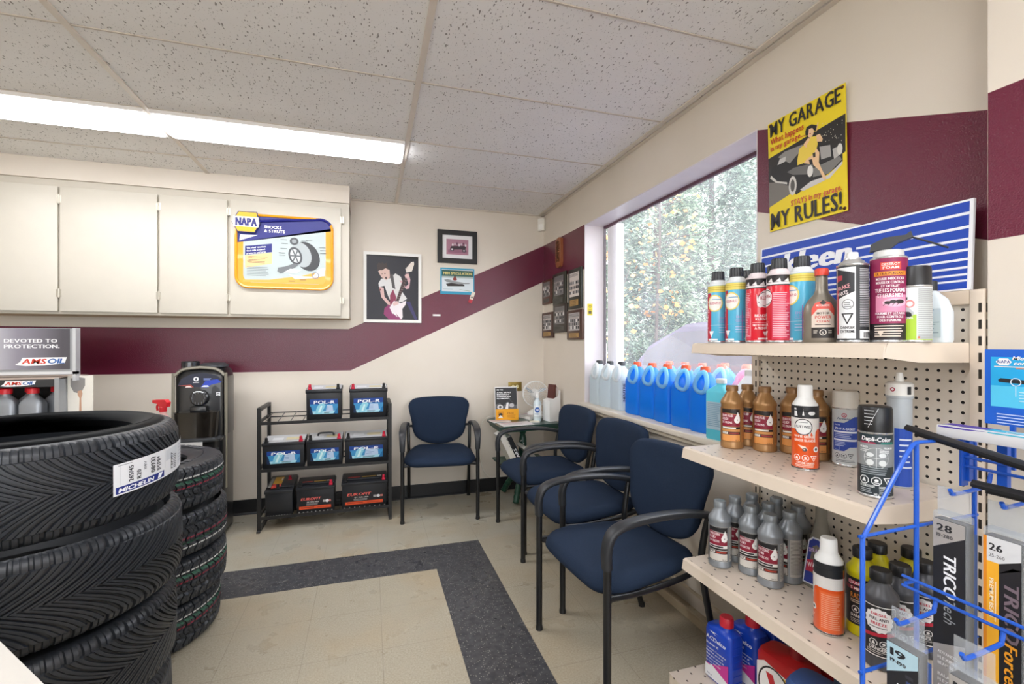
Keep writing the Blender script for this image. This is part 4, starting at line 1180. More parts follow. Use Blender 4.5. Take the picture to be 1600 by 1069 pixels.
def tyre_mesh(name, Rr, rb, W, pitches, cols, sweep, depth, stripes=None, zig=None, crown=.004, shoulder=.022):
    """Tyre lying flat: a chain of rows (bead, sidewall, shoulder, tread, ...) whose columns follow the tread grooves.
    cols = (phase, groove fraction 0..1); sweep(v) shifts the columns along the circumference."""
    half = W / 2; th = half - (.030 if W > .22 else .016); sr = .040 if W > .22 else .030                     # tread half width
    rows = []                                          # (r, z, groove weight, tread v, material)
    def side(sg):
        o = [(rb + .012, sg * (half * .50)), (rb - .002, sg * half * .66), (rb, sg * half * .80), (rb + .010, sg * half * .86), (rb + .018, sg * half * .90)]
        n = 7
        for i in range(1, n + 1):
            t = i / n; r = rb + .018 + (Rr - sr - rb - .018) * t
            o.append((r, sg * (half * (.90 + .10 * sin(pi * t * .92)))))
        o.insert(8, (o[7][0] + .002, o[7][1] + sg * .0015)); o.insert(9, (o[8][0] + .004, o[8][1])); o.insert(10, (o[9][0] + .002, o[7][1]))
        return o
    up = side(1)
    for r, z in up: rows.append((r, z, 0, 1, 0))
    sh = 7
    z_end = up[-1][1]
    for i in range(1, sh + 1):
        q = i / sh * pi / 2
        rows.append((Rr - sr + (sr - crown * 1.5) * sin(q), z_end - (z_end - th * .90) * (1 - cos(q)), min(1, i / 3), 1, 0))
    n = 26
    for i in range(n + 1):
        v = .88 - 1.76 * i / n
        rows.append((Rr - crown * v * v, th * v, 1, v, 0))
    lo = []
    for i in range(sh, 0, -1):
        q = i / sh * pi / 2
        lo.append((Rr - sr + (sr - crown * 1.5) * sin(q), -(z_end - (z_end - th * .90) * (1 - cos(q))), min(1, i / 3), -1, 0))
    rows += lo
    for r, z in reversed(up): rows.append((r, z, 0, -1, 0))
    # inside lining back to the first bead
    for r, z in ((rb + .05, -half * .62), (Rr - .05, -half * .70), (Rr - .022, -half * .35), (Rr - .020, 0), (Rr - .022, half * .35), (Rr - .05, half * .70), (rb + .05, half * .62)):
        rows.append((r, z, 0, 0, 0))
    C = [(p + c[0]) / pitches for p in range(pitches) for c in cols]; G = [c[1] for p in range(pitches) for c in cols]
    N = len(C); K = len(rows)
    vs = []
    for r, z, w, v, _ in rows:
        sft = sweep(v) if w else sweep(v) * 1.0
        for c, g in zip(C, G):
            a = 2 * pi * c + sft; rr = r - depth * g * w
            zz = z
            if zig and w == 1:
                for zc, zw, zd in zig:
                    d = abs(v - zc - .035 * math.copysign(1, sin(2 * pi * c * pitches)))
                    if d < zw: rr = min(rr, r - zd)
            vs.append((rr * cos(a), rr * sin(a), zz))
    me = bpy.data.meshes.new(name)
    fs = []; mi = []
    for i in range(K):
        i2 = (i + 1) % K
        m_ = 0
        if stripes and rows[i][2] == 1:
            for v0, v1, k in stripes:
                if v0 < (rows[i][3] + rows[i2][3]) / 2 < v1: m_ = k
        for j in range(N):
            j2 = (j + 1) % N
            fs.append((i * N + j, i2 * N + j, i2 * N + j2, i * N + j2)); mi.append(m_ if m_ == 0 or G[j] + G[j2] < .5 else 0)
    me.from_pydata(vs, [], fs)
    for m in (rub, rub_w, rub_g, rub_r): me.materials.append(m)
    me.polygons.foreach_set('material_index', mi)
    me.polygons.foreach_set('use_smooth', [True] * len(fs)); me.update(); me.set_sharp_from_angle(angle=R(34))
    return me
def sweep_v(v):
    q = abs(v)
    return .34 * (1 - q) ** 1.55
big = tyre_mesh('tyre', .373, .256, .2535, 66, [(0, 0), (.07, 1), (.25, 1), (.32, 0), (.62, 0), (.65, .5), (.69, .5), (.72, 0)], sweep_v, .0075)
small = tyre_mesh('tyre', .335, .196, .1875, 54, [(0, 0), (.05, 1), (.13, 1), (.18, 0), (.55, 0), (.62, .35), (.68, .35), (.74, 0)], lambda v: .02 * sin(v * 9), .006,
                  stripes=[(.52, .60, 1), (.30, .38, 2), (.06, .14, 3)], zig=[(.42, .06, .007), (-.02, .05, .007), (-.46, .06, .007)])
def tyre(me, label, group, x, y, z, rz, rx=0, ry=0, flip=False):
    o = bpy.data.objects.new('tyre', me); COL.objects.link(o)
    tag(o, label, 'tyre', group, (x, y, z)); o.rotation_euler = (rx + (pi if flip else 0), ry, rz)
    return o
CX, CY = -.956, 1.662
gA, gB = 'wide winter tyres in the near stack', 'narrow trailer tyres in the far stack'
h = .254
tyre(big, 'wide black tyre at the bottom of the near left stack', gA, CX - .020, CY + .0, h * .5, 0, flip=True)
tyre(big, 'wide black tyre second from the bottom of the near left stack', gA, CX - .004, CY - .004, h * 1.5, .4, flip=False)
tyre(big, 'wide black tyre second from the top of the near left stack', gA, CX + .010, CY, h * 2.5, 1.1, flip=True)
top_t = tyre(big, 'wide black tyre on top of the near left stack with a white paper label', gA, CX, CY, h * 3.5, 2.0, 0, 0)
# paper label on the tread of the top tyre (a part of that tyre)
a = Art(); Lw = .36; z0, z1 = -.035, .048
a.rect(0, z0, Lw, z1, '#E4E5E8').up()
a.rect(.006, z0 + .004, .165, z0 + .022, '#22307E'); a.lines(.012, .05, z1 - .006, .005, 1, .002, '#9A9CA2', .2, 1)
for x in (.034, .170, .255): a.rect(x - (.017 if x < .05 else 0), z0 + .026, x - (.0165 if x < .05 else -.0006), z1 - .004, '#9EA1A8')
a.rect(.175, z0 + .045, .250, z1 - .006, '#CFD3D8').rect(.262, z0 + .006, .345, z1 - .006, '#DADCE0').up()
a.text('MICHELIN', .012, z0 + .007, .011, '#F2F4FA', 1, .105, shear=.25); a.poly([(.135, z0 + .006), (.148, z0 + .006), (.158, z0 + .020), (.140, z0 + .020)], '#F2F4FA')
a.text('265/45', .052, z0 + .028, .013, '#26272C', 1, .042, rot=90); a.text('R20', .075, z0 + .028, .013, '#26272C', 1, .024, rot=90); a.text('108V', .093, z0 + .048, .009, '#3A3B42', 0, .022, rot=90)
a.text('08932', .125, z0 + .030, .017, '#26272C', 1, .044, rot=90)
for i in range(9): a.rect(.132, z0 + .030 + .0045 * i, .150 - .004 * (i % 3), z0 + .030 + .0045 * i + (.002 if i % 2 else .003), '#3A3B42')
a.text('737397', .215, z0 + .012, .011, '#3A3B42', 1, .05, rot=90)
for i in range(8): a.rect(.222, z0 + .012 + .0055 * i, .240, z0 + .012 + .0055 * i + .0025, '#4A4B52')
a.lines(.27, .34, z1 - .012, .010, 6, .002, '#A4A8B0', .3, 6); a.text('08932', .335, z0 + .02, .011, '#3A3B42', 1, .04, rot=90)
lb = MB(); a.lay(lb, lambda u, v, hh: ((.3755 + hh) * cos(R(-33) + u / .3755), (.3755 + hh) * sin(R(-33) + u / .3755), v + .012 * (u / Lw - .5)), .0003, strip=.012)
lab = lb.build('paper_label', None, 'white paper label with blue strip')
lab.parent = top_t; lab.rotation_euler = (0, 0, -2.0)
DX, DY = -.978, 2.372
h2 = .188
tyre(small, 'narrow striped tyre at the bottom of the far stack by the water cooler', gB, DX - .012, DY + .002, h2 * .5, .3)
tyre(small, 'narrow striped tyre second from the bottom of the far stack', gB, DX + .012, DY + .005, h2 * 1.5, 1.0)
tyre(small, 'narrow striped tyre second from the top of the far stack, stripes turned down', gB, DX + .014, DY + .006, h2 * 2.5, 2.0, flip=True)
tt = tyre(small, 'narrow striped tyre on top of the far stack', gB, DX, DY + .003, h2 * 3.5, 2.7)
# raised letters on the sidewall of the trailer tyres: moulded blocks
sd = MB()
for k0 in (0, 2.1, 4.2):
    for i in range(9):
        q = k0 + i * .13; r0, r1 = .245, .275
        sd.prism([(r0 * cos(q), r0 * sin(q)), (r1 * cos(q), r1 * sin(q)), (r1 * cos(q + .08), r1 * sin(q + .08)), (r0 * cos(q + .08), r0 * sin(q + .08))], .0945, .0968, mat('#4A4C50', .6))
o = sd.build('sidewall_lettering'); o.parent = tt

# red trigger spray bottle standing on the far tyre stack
t = thing('spray_bottle', 'spray bottle with red trigger head showing above the near tyre stack', 'bottle', (-.955, 2.625, h2 * 4 + .001), R(150)); t.scale = (1, 1, .84)
MB().loft([sell(.036, .030, z, 22, 3) for z in (0, .13)] + [sell(.030, .026, .16, 22, 2.6), sell(.014, .014, .185, 22, 2), sell(.013, .013, .20, 22, 2)], mat('#D9A9A2', .3)).build('body', t)
red = mat('#D3202C', .35)
MB().lathe([(.016, .20), (.016, .225), (.011, .23)], red, 18).build('collar', t)
MB().prism([(-.03, .228), (.012, .228), (.02, .244), (.052, .250), (.052, .266), (-.02, .270), (-.034, .255)], -.011, .011, red, 'y').build('trigger_head', t)
MB().tube(curve([(.026, 0, .246), (.036, 0, .228), (.033, 0, .205)], 5), .005, red, 8).build('trigger', t)

# ================================================================== counter corner at the very left of the picture
t = thing('service_counter', 'white laminate service counter whose rounded corner shows at the lower left', 'counter', (-.66, .065, 0))
wl = mat('#B5B0A8', .45)
out = [(-.95, -1.3), (.46, -1.3), (.46, .385), (.457, .400), (.449, .414), (.150, .730), (.138, .741), (.122, .745), (-.95, .745)]
m_ = MB().prism(out, .868, .900, wl, 'z'); m_.build('counter_top', t)
MB().prism([(x * .93 - .02, y * .96 - .01) for x, y in out], .0, .867, mat('#C9C3B8', .5), 'z').build('front_panel', t)

# ================================================================== oil display on the left
grey = mat('#9DA0A3', .35, .3)
ds = thing('oil_display', 'grey metal motor oil display with lettered header under the wall cabinet', 'display stand', (-1.88, 3.06, 0))
x0, x1 = -.42, .345
MB().box(x0, x1 - .10, -.02, .27, 0, .80, mat('#4A4B4E', .5)).build('base_cabinet', ds)
MB().box(x0, x1 - .10, .25, .27, .80, 1.33, mat('#55565A', .5)).build('back_panel', ds)
hd = MB().box(x0, x1, .02, .05, 1.100, 1.332, grey)
hd.box(x1, x1 + .014, .018, .06, 1.05, 1.335, mat('#C9CBCE', .3, .3)); hd.box(x0, x1 + .014, .018, .05, 1.085, 1.100, mat('#D0D1D2', .3))
def header_gradient():  # colour runs from pale at the left to dark grey at the right
    m, nt, b = new_mat('graded_header_face')
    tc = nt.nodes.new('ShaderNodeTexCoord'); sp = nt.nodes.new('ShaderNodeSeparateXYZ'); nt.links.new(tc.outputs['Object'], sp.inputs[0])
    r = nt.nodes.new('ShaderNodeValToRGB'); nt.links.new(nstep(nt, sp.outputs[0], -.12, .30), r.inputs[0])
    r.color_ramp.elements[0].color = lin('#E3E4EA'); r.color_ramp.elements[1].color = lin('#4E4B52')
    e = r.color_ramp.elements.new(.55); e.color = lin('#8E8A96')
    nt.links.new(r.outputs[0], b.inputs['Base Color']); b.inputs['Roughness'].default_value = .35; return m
hd.box(x0, x1 - .012, .0185, .020, 1.112, 1.330, header_gradient())
a = Art()
a.text('DEVOTED TO', .055, 1.255, .020, '#F4F4F6', 1, .222); a.text('PROTECTION.', .055, 1.226, .020, '#F4F4F6', 1, .232)
def oil_logo(a, u, v, w):
    h_ = w * .17
    a.poly([(u, v), (u + w * .10, v + h_ * .45), (u + w * .14, v + h_), (u + w * .98, v + h_ * 1.05), (u + w * .94, v + h_ * .2), (u + w * .55, v - h_ * .1), (u + w * .2, v - h_ * .15)], '#F2F2F4'); a.up()
    a.text('AMS', u + w * .12, v + h_ * .14, h_ * .72, '#D8402E', 1, w * .44, shear=.25); a.text('OIL', u + w * .60, v + h_ * .18, h_ * .70, '#2D62A8', 1, w * .32, shear=.25)
oil_logo(a, .10, 1.137, .225)
a.up(); a.poly(ellipse(-.065, 1.15, .03, .02, 16), '#D99A3A'); a.poly(ellipse(-.06, 1.135, .035, .012, 16), '#A5712A')
a.lay(hd, on_front(.0185)); hd.build('header_sign', ds)
sf = MB(); fx1 = x1 - .06
sf.box(x0, fx1, -.015, .0, 1.022, 1.062, mat('#2A2B2E', .4)); sf.box(fx1, fx1 + .020, -.018, .25, .80, 1.068, grey); sf.box(x0, fx1 + .02, -.014, .25, 1.062, 1.070, mat('#B9A79A', .5)); sf.box(x0, fx1, -.015, .25, .80, .812, grey)
a = Art()
oil_logo(a, .06, 1.030, .15); a.l = 0; oil_logo(a, -.18, 1.030, .15); a.l = 0; oil_logo(a, -.40, 1.030, .15)
a.lay(sf, on_front(-.015)); sf.build('bottle_tray', ds)
# side panel with a picture of oil being poured
sp_ = MB().box(x1 - .038, x1 + .075, .05, .056, .80, 1.075, mat('#E9E4D9', .4))
a = Art(); u = x1 - .005
a.poly([(u - .02, 1.06), (u + .01, 1.068), (u + .045, 1.06), (u + .045, 1.02), (u + .025, .975), (u - .005, .985), (u - .02, 1.02)], '#8E8A88').up()
a.poly([(u + .012, .99), (u + .03, .995), (u + .034, .975), (u + .028, .95), (u + .030, .86), (u + .018, .86), (u + .021, .95), (u + .012, .97)], '#C79A7E')
a.lay(sp_, on_front(.05)); sp_.build('side_panel', ds)
silv = mat('#8C9096', .35, .35)
def oil_bottle():
    t = thing('oil_bottle', 'x', 'bottle', (0, 0, 0), 0, 'grey motor oil bottles in the display tray')
    MB().loft([sell(.048, .033, 0, 24, 5), sell(.050, .034, .01, 24, 5), sell(.050, .034, .115, 24, 5), sell(.044, .031, .135, 24, 4), sell(.026, .022, .158, 24, 2.4), sell(.019, .019, .168, 24, 2), sell(.019, .019, .182, 24, 2)], silv).build('body', t)
    MB().lathe([(.0245, .174), (.0245, .199), (.022, .202), (0, .202)], mat('#D8222E', .35), 20).build('cap', t)
    return t
o0 = oil_bottle(); first = True
for row, (yy, n) in enumerate(((3.085, 6), (3.170, 6))):
    for i in range(n):
        x = -1.707 + .056 * row - .112 * i
        lbl = 'grey red-capped oil bottle, %s row of display tray, %s from right' % (('front', 'back')[row], ('first', 'second', 'third', 'fourth', 'fifth', 'sixth', 'seventh')[i])
        if first: o0.location = (x, yy, .8125); o0['label'] = lbl; first = False
        else: dup(o0, (x, yy, .8125), 0, lbl)
# ================================================================== pegboard shelving by the window
beige = mat('#DCCDBB', .42, var=.06)
def peg_mat():
    m, nt, b = new_mat('pegboard_panel')
    tc = nt.nodes.new('ShaderNodeTexCoord'); sp = nt.nodes.new('ShaderNodeSeparateXYZ'); nt.links.new(tc.outputs['Object'], sp.inputs[0])
    fy = nmath(nt, 'SUBTRACT', nmath(nt, 'FRACT', nmath(nt, 'DIVIDE', nmath(nt, 'ADD', sp.outputs[1], 10.0), .0254)), .5)
    fz = nmath(nt, 'SUBTRACT', nmath(nt, 'FRACT', nmath(nt, 'DIVIDE', sp.outputs[2], .0254)), .5)
    d = nmath(nt, 'SQRT', nmath(nt, 'ADD', nmath(nt, 'MULTIPLY', fy, fy), nmath(nt, 'MULTIPLY', fz, fz)))
    hole = nmath(nt, 'LESS_THAN', d, .155)
    nt.links.new(nmix(nt, hole, nmix(nt, nnoise(nt, tc.outputs['Object'], 6, 4), lin('#DDD3C3'), lin('#E6DDCF')), lin('#141210')), b.inputs['Base Color'])
    b.inputs['Roughness'].default_value = .5
    bp = nt.nodes.new('ShaderNodeBump'); bp.inputs['Strength'].default_value = .6; bp.inputs['Distance'].default_value = .003
    nt.links.new(nmath(nt, 'SUBTRACT', 1.0, hole), bp.inputs['Height']); nt.links.new(bp.outputs[0], b.inputs['Normal']); return m
def perf_mat():
    m, nt, b = new_mat('perforated_shelf_steel')
    tc = nt.nodes.new('ShaderNodeTexCoord'); sp = nt.nodes.new('ShaderNodeSeparateXYZ'); nt.links.new(tc.outputs['Object'], sp.inputs[0])
    y, x = sp.outputs[1], sp.outputs[0]
    row = nmath(nt, 'DIVIDE', nmath(nt, 'ADD', x, 10.0), .036)
    off = nmath(nt, 'MULTIPLY', nmath(nt, 'MODULO', nmath(nt, 'FLOOR', row), 2.0), .5)
    fx = nmath(nt, 'ABSOLUTE', nmath(nt, 'SUBTRACT', nmath(nt, 'FRACT', row), .5))
    fy = nmath(nt, 'ABSOLUTE', nmath(nt, 'SUBTRACT', nmath(nt, 'FRACT', nmath(nt, 'ADD', nmath(nt, 'DIVIDE', nmath(nt, 'ADD', y, 10.0), .050), off)), .5))
    slot = nmath(nt, 'MULTIPLY', nmath(nt, 'LESS_THAN', fx, .075), nmath(nt, 'LESS_THAN', fy, .085))
    nt.links.new(nmix(nt, slot, nmix(nt, nnoise(nt, tc.outputs['Object'], 9, 5), lin('#D8C8B8'), lin('#E2D5C6')), lin('#4A3A30')), b.inputs['Base Color'])
    b.inputs['Roughness'].default_value = .35; return m
peg, perf = peg_mat(), perf_mat()
GX, GY0, GY1 = 1.395, .738, 1.378
gd = thing('display_shelving', 'beige steel shelving with pegboard back full of car care products by the window', 'shelving', (0, 0, 0))
slot_m = mat('#2A241E', .6)
for y0 in (GY0 - .028, GY1 - .004):
    p = MB().box(GX - .012, GX + .045, y0, y0 + .028, .0, 1.380, beige, .002)
    for i in range(32):
        z = .10 + .0395 * i
        p.box(GX - .0126, GX - .0118, y0 + .004, y0 + .010, z, z + .022, slot_m)
        p.box(GX - .004, GX + .002, y0 - .0006, y0 + .0002, z, z + .022, slot_m)
    p.build('upright', gd)
MB().box(GX, GX + .012, GY0, GY1 - .004, .14, 1.345, peg).build('pegboard', gd)
MB().box(GX - .012, GX + .04, GY0, GY1 - .004, 1.345, 1.380, mat('#CDBBA6', .45), .003).build('top_rail', gd)
def shelf(z, xf, lip=.036):
    s = MB(); t = .003
    s.box(xf, GX - .013, GY0 + .001, GY1 - .001, z - t, z, perf)
    s.build('shelf', gd)
    f = MB(); f.prism([(xf, z), (xf - .010, z - .004), (xf - .016, z - lip), (xf - .012, z - lip), (xf - .006, z - .008), (xf, z - .004)], GY0, GY1, beige, 'y'); f.build('shelf_lip', gd)
    for y in (GY0, GY1 - .0025):
        MB().prism([(xf - .012, z - lip + .002), (xf - .002, z - .001), (GX - .012, z - .001), (GX - .012, z - .048), (xf + .10, z - .046)], y, y + .0025, beige, 'y').build('shelf_bracket', gd)
for z, xf in ((1.252, 1.108), (.885, 1.068), (.492, 1.068)): shelf(z, xf)
bs = MB(); bs.box(1.00, GX - .013, GY0, GY1, .095, .10, perf); bs.build('base_deck', gd)
bs = MB(); bs.box(1.002, 1.012, GY0, GY1, 0, .094, beige); bs.box(1.012, GX, GY1 - .012, GY1 - .001, 0, .094, beige); bs.box(1.012, GX, GY0, GY0 + .012, 0, .094, beige); bs.build('kick_plate', gd)

# blue header sign standing on the top rail
t = thing('header_sign', 'blue sign with white stripes and slanted lettering on top of the shelving', 'sign', (GX + .004, 1.381, 1.3815), -pi / 2); t.rotation_euler = (R(-3), 0, -pi / 2)
W, Hh = .640, .224
MB().box(0, W, -.004, .004, 0, Hh, mat('#F2F3F6', .35)).build('sign_board', t)
a = Art()
a.rect(.006, .004, W - .008, Hh - .005, '#1746B4').up()
zs = [.186, .152, .122, .096, .073, .053, .036, .021]; 
for i, z in enumerate(zs): a.rect(.006, z, W - .008, z + .0072 - .0003 * i, '#EDF1FA')
a.poly([(.085, .112), (.350, .112), (.362, .180), (.10, .180)], '#1746B4').up()
for dx in (-.003, 0, .003): a.text('kleen', .098 + dx, .120, .068, '#F4F6FB', 1, .235, shear=.18)
p = MB(); a.lay(p, on_front(-.004)); p.build('printed_face', t)

# ------------------------------------------------------------------ cans and bottles: builders
def can(label, r, hb, cap, top, colour, art, group=None, cat='spray can', shoulder=.020, rim='#C9CBCC'):
    """Aerosol can: steel rims, printed body, domed shoulder and a cap given as (shape, colour, ...)."""
    t = thing('spray_can', label, cat, (0, 0, 0), 0, group)
    b = MB(); metal = mat(rim, .25, .8)
    b.lathe([(0, .002), (r - .003, 0), (r, .002), (r, .005), (r - .0012, .007)], metal, 32)
    b.lathe([(r - .0012, .007), (r - .0008, .008), (r - .0008, hb - .003), (r - .0012, hb - .002)], mat(colour, .28, coat=.3, var=.02), 32)
    b.lathe([(r - .0012, hb - .002), (r, hb), (r, hb + .003), (r - .004, hb + .005)], metal if top[0] == 'metal' else mat(top[1], .3), 32)
    b.lathe([(r - .004, hb + .004), (r - .010, hb + shoulder * .75), (r * .52, hb + shoulder), (r * .50, hb + shoulder + .004), (0, hb + shoulder + .004)], mat(top[1], .3, .7 if top[0] == 'metal' else 0), 32)
    b.build('body', t)
    c = MB(); k, col = cap[0], cap[1]; m = mat(col, .35)
    if k == 'ribbed':
        z0 = hb + shoulder - .003; rc, hc = .0215, .031; n = 20; rings = []
        for z, s in ((z0, 1), (z0 + hc - .004, .94), (z0 + hc, .86)):
            rings.append([((rc * s - (.0012 if j % 2 else 0)) * cos(2 * pi * j / (2 * n)), (rc * s - (.0012 if j % 2 else 0)) * sin(2 * pi * j / (2 * n)), z) for j in range(2 * n)])
        c.loft(rings, m)
    elif k == 'dome':
        rc, hc = cap[2], cap[3]; z0 = hb + cap[4]
        c.lathe([(rc, z0), (rc * .985, z0 + hc - .006), (rc * .93, z0 + hc - .001), (rc * .85, z0 + hc), (0, z0 + hc)], m, 32)
    elif k == 'taper':
        rc, hc = cap[2], cap[3]; z0 = hb + cap[4]
        c.lathe([(rc, z0), (rc, z0 + .006), (rc * .66, z0 + hc * .38), (rc * .62, z0 + hc * .45), (rc * .58, z0 + hc - .003), (rc * .52, z0 + hc), (0, z0 + hc)], m, 32)
    c.build('cap', t)
    if art:
        p = MB(); art.lay(p, on_can(r - .0008), .00012, strip=.005); p.build('label', t)
    return t

def bottle(label, r, hb, neck_z, cap_h, body_c, cap_c, art, group=None, name='bottle', rn=.017, rough=.35, metal=.35):
    t = thing(name, label, 'bottle', (0, 0, 0), 0, group)
    bm_ = mat(body_c, rough, metal)
    b = MB().lathe([(0, .002), (r - .004, 0), (r, .004), (r, .018), (r - .0015, .021), (r - .0015, hb - .004), (r, hb - .001), (r, hb + .004), (r * .96, hb + .010), (r * .72, hb + (neck_z - hb) * .55), (rn + .001, neck_z - .004), (rn, neck_z), (rn, neck_z + .006), (0, neck_z + .006)], bm_, 32)
    b.build('body', t)
    c = MB(); n = 24; m = mat(cap_c, rough, metal * .6)
    rings = []
    for z, s in ((neck_z + .001, 1), (neck_z + cap_h - .003, 1), (neck_z + cap_h, .9)):
        rings.append([((rn + .003) * s * cos(2 * pi * j / 48) * (1 if j % 2 else .965), (rn + .003) * s * sin(2 * pi * j / 48) * (1 if j % 2 else .965), z) for j in range(48)])
    c.loft(rings, m); c.build('cap', t)
    if art:
        p = MB(); art.lay(p, on_can(r - .0015), .00012, strip=.005); p.build('label', t)
    return t
def hazard(a, u, v, s, col, bgc):
    """Hazard marks: octagon with flame, octagon with skull, triangle."""
    for k in range(2):
        cx = u + k * s * 2.3
        a.poly(ellipse(cx, v, s, s, 8, pi / 8), col); a.up(); a.poly(ellipse(cx, v, s * .82, s * .82, 8, pi / 8), bgc); a.up()
        if k: a.ell(cx, v + s * .15, s * .38, s * .32, col, 10); a.rect(cx - s * .5, v - s * .45, cx + s * .5, v - s * .3, col)
        else: a.poly([(cx - s * .4, v - s * .4), (cx + s * .4, v - s * .4), (cx + s * .3, v + s * .1), (cx + s * .05, v + s * .5), (cx - s * .25, v + s * .1)], col)
        a.l -= 2
    cx = u + 4.5 * s
    a.poly([(cx - s, v + s * .85), (cx, v - s), (cx + s, v + s * .85)], col); a.up(); a.poly([(cx - s * .68, v + s * .66), (cx, v - s * .66), (cx + s * .68, v + s * .66)], bgc); a.up()
    a.rect(cx - s * .2, v - s * .1, cx + s * .2, v + s * .5, col); a.l -= 2
    return a

# ------------------------------------------------------------------ top shelf
ZT = 1.2525
def red_art():
    a = Art(); h = .195
    a.rect(-.100, .165, .103, h, '#231C20').up(); a.rect(-.100, .168, .103, .174, '#EDE6E6')
    for i in range(9): a.poly([(-.1 + .022 * i, .176), (-.085 + .022 * i, .174), (-.088 + .022 * i, .186)], '#E6DFDF')
    a.rect(-.052, .010, -.014, .140, '#E2455E').up(); a.lines(-.050, -.017, .15, .0052, 26, .0022, '#F2B9C2', .3, 4); a.frame(-.052, .02, -.0145, .105, .0008, '#F6D8DC')
    a.ell(.026, .132, .020, .026, '#F1EDEE').up(); a.ring(.026, .132, .020, .022, '#1E1A1C'); a.text('KLEEN', .026, .131, .009, '#B3182A', 1, .028, 'c')
    a.poly([(.002, .150), (.006, .128), (.014, .118), (.020, .110), (.012, .106), (.004, .112), (.002, .130)], '#E9E6E6')
    a.text('BRAKE', .012, .078, .0085, '#F7E6E8', 1, .030, 'c'); a.text('KLEEN', .012, .068, .0075, '#F7E6E8', 1, .026, 'c')
    a.rect(-.010, .060, .036, .0608, '#F3C9CE'); a.text('NETTOYEUR', .012, .050, .0070, '#F7E6E8', 1, .040, 'c'); a.text('A FREINS', .012, .041, .0070, '#F7E6E8', 1, .030, 'c')
    a.poly([(.018, .034), (.032, .034), (.025, .018)], '#F2E2E4'); a.rect(.005, .010, .030, .015, '#F2D9DC'); a.text('ATTENTION', -.005, .006, .003, '#F2D9DC', 0, .018)
    a.rect(-.048, .006, -.034, .020, '#E9DFE0').lines(-.046, -.036, .017, .003, 4, .0015, '#3A2A2C', .3, 1)
    a.rect(.045, .010, .095, .145, '#D63A55').up(); a.lines(.048, .092, .142, .0052, 25, .0022, '#F2B9C2', .3, 5)
    return a
def blue_art():
    a = Art()
    a.rect(-.103, .172, .103, .194, '#E9D76A').up(); a.lines(-.09, .09, .186, .006, 2, .002, '#C9AE3A', .05, 2)
    a.rect(-.103, .006, -.022, .170, '#C92B46').lines(-.09, -.03, .14, .006, 18, .003, '#EFC2C8', .4, 3)
    a.up(); a.ell(-.010, .135, .026, .029, '#EBD873').up(); a.ell(-.010, .135, .022, .025, '#F3F1EA').up(); a.text('KLEEN-FLO', -.010, .131, .0085, '#C4476A', 1, .036, 'c'); a.lines(-.018, .012, .146, .008, 1, .003, '#7FA8C8', .1, 1)
    a.text('ENGINE', .022, .080, .008, '#9AA6D8', 1, .032, 'c'); a.text('CLEANER', .022, .068, .008, '#9AA6D8', 1, .036, 'c'); a.rect(-.025, .060, .05, .0607, '#D9ECF6')
    a.lines(.004, .045, .050, .008, 3, .003, '#A9C4E6', .3, 4)
    a.poly([(-.03, .040), (-.012, .040), (-.021, .018)], '#F0F4F6').rect(-.034, .008, .0, .014, '#EDF2F6').rect(.022, .01, .0235, .105, '#9A4AA0')
    a.lines(.03, .05, .012, .01, 1, .003, '#D9ECF6', .1, 1)
    return a
gcans = 'red and blue spray cans on the top shelf'

def red_can(label):
    return can(label, .0335, .197, ('ribbed', '#2B2D30'), ('plastic', '#EBDDE0'), '#DB1F33', red_art(), gcans)
def blue_can(label):
    return can(label, .0335, .197, ('ribbed', '#2B2D30'), ('plastic', '#E9EEF0'), '#54B6DA', blue_art(), gcans)
def put(o, x, y, z, off=0):
    o.location = (x, y, z); o.rotation_euler = (0, 0, facing(x, y, off)); return o
def again(o, label, x, y, z, off=0):
    return dup(o, (x, y, z), facing(x, y, off), label)
b0 = put(blue_can('light blue spray can at the far left end of the top shelf'), 1.150, 1.312, ZT, -2)
again(b0, 'light blue spray can next to the red cans, second from the window end', 1.148, 1.226, ZT, -12)
again(b0, 'light blue spray can half hidden between the red can and the grey bottle', 1.175, 1.010, ZT, -38)
r0 = put(red_can('red spray can in the front row nearest the light blue pair'), 1.146, 1.138, ZT, -8)
again(r0, 'red spray can, fine-print side showing, left of the half-hidden blue can', 1.142, 1.056, ZT, -112)
again(r0, 'red spray can in the back row behind the second blue can', 1.228, 1.262, ZT, 30)
again(b0, 'light blue spray can standing in the back row behind the red cans', 1.225, 1.150, ZT, 10)
# grey long-necked additive bottle
def lathe_oval(mb, prof, m, sy): return mb.lathe(prof, m, 32, sy=sy)
t = thing('additive_bottle', 'grey long-necked additive bottle with red cap and pink label on the top shelf', 'bottle', (1.150, .930, ZT), facing(1.150, .930, 6))
gm = mat('#8C8478', .32, .45)
b = MB(); lathe_oval(b, [(0, .001), (.040, 0), (.043, .004), (.043, .02), (.041, .03), (.0425, .045), (.041, .058), (.0425, .072), (.041, .085), (.040, .095), (.032, .112), (.019, .128), (.0145, .140), (.0135, .185), (0, .186)], gm, .68); b.build('body', t)
MB().lathe([(.0165, .178), (.0165, .193), (.014, .197), (0, .198)], mat('#D9432F', .35), 22).build('cap', t)
a = Art(); pts = [(-.027, .012), (.027, .012), (.027, .088), (.018, .104), (.0, .110), (-.018, .104), (-.027, .088)]
a.poly(pts, '#D9C9BC').up(); a.poly([(-.027, .07), (-.012, .088), (.012, .088), (.027, .07), (.027, .088), (.018, .104), (0, .110), (-.018, .104), (-.027, .088)], '#DE5A4E').poly([(-.008, .104), (.0, .112), (.008, .104), (0, .098)], '#2A2422')
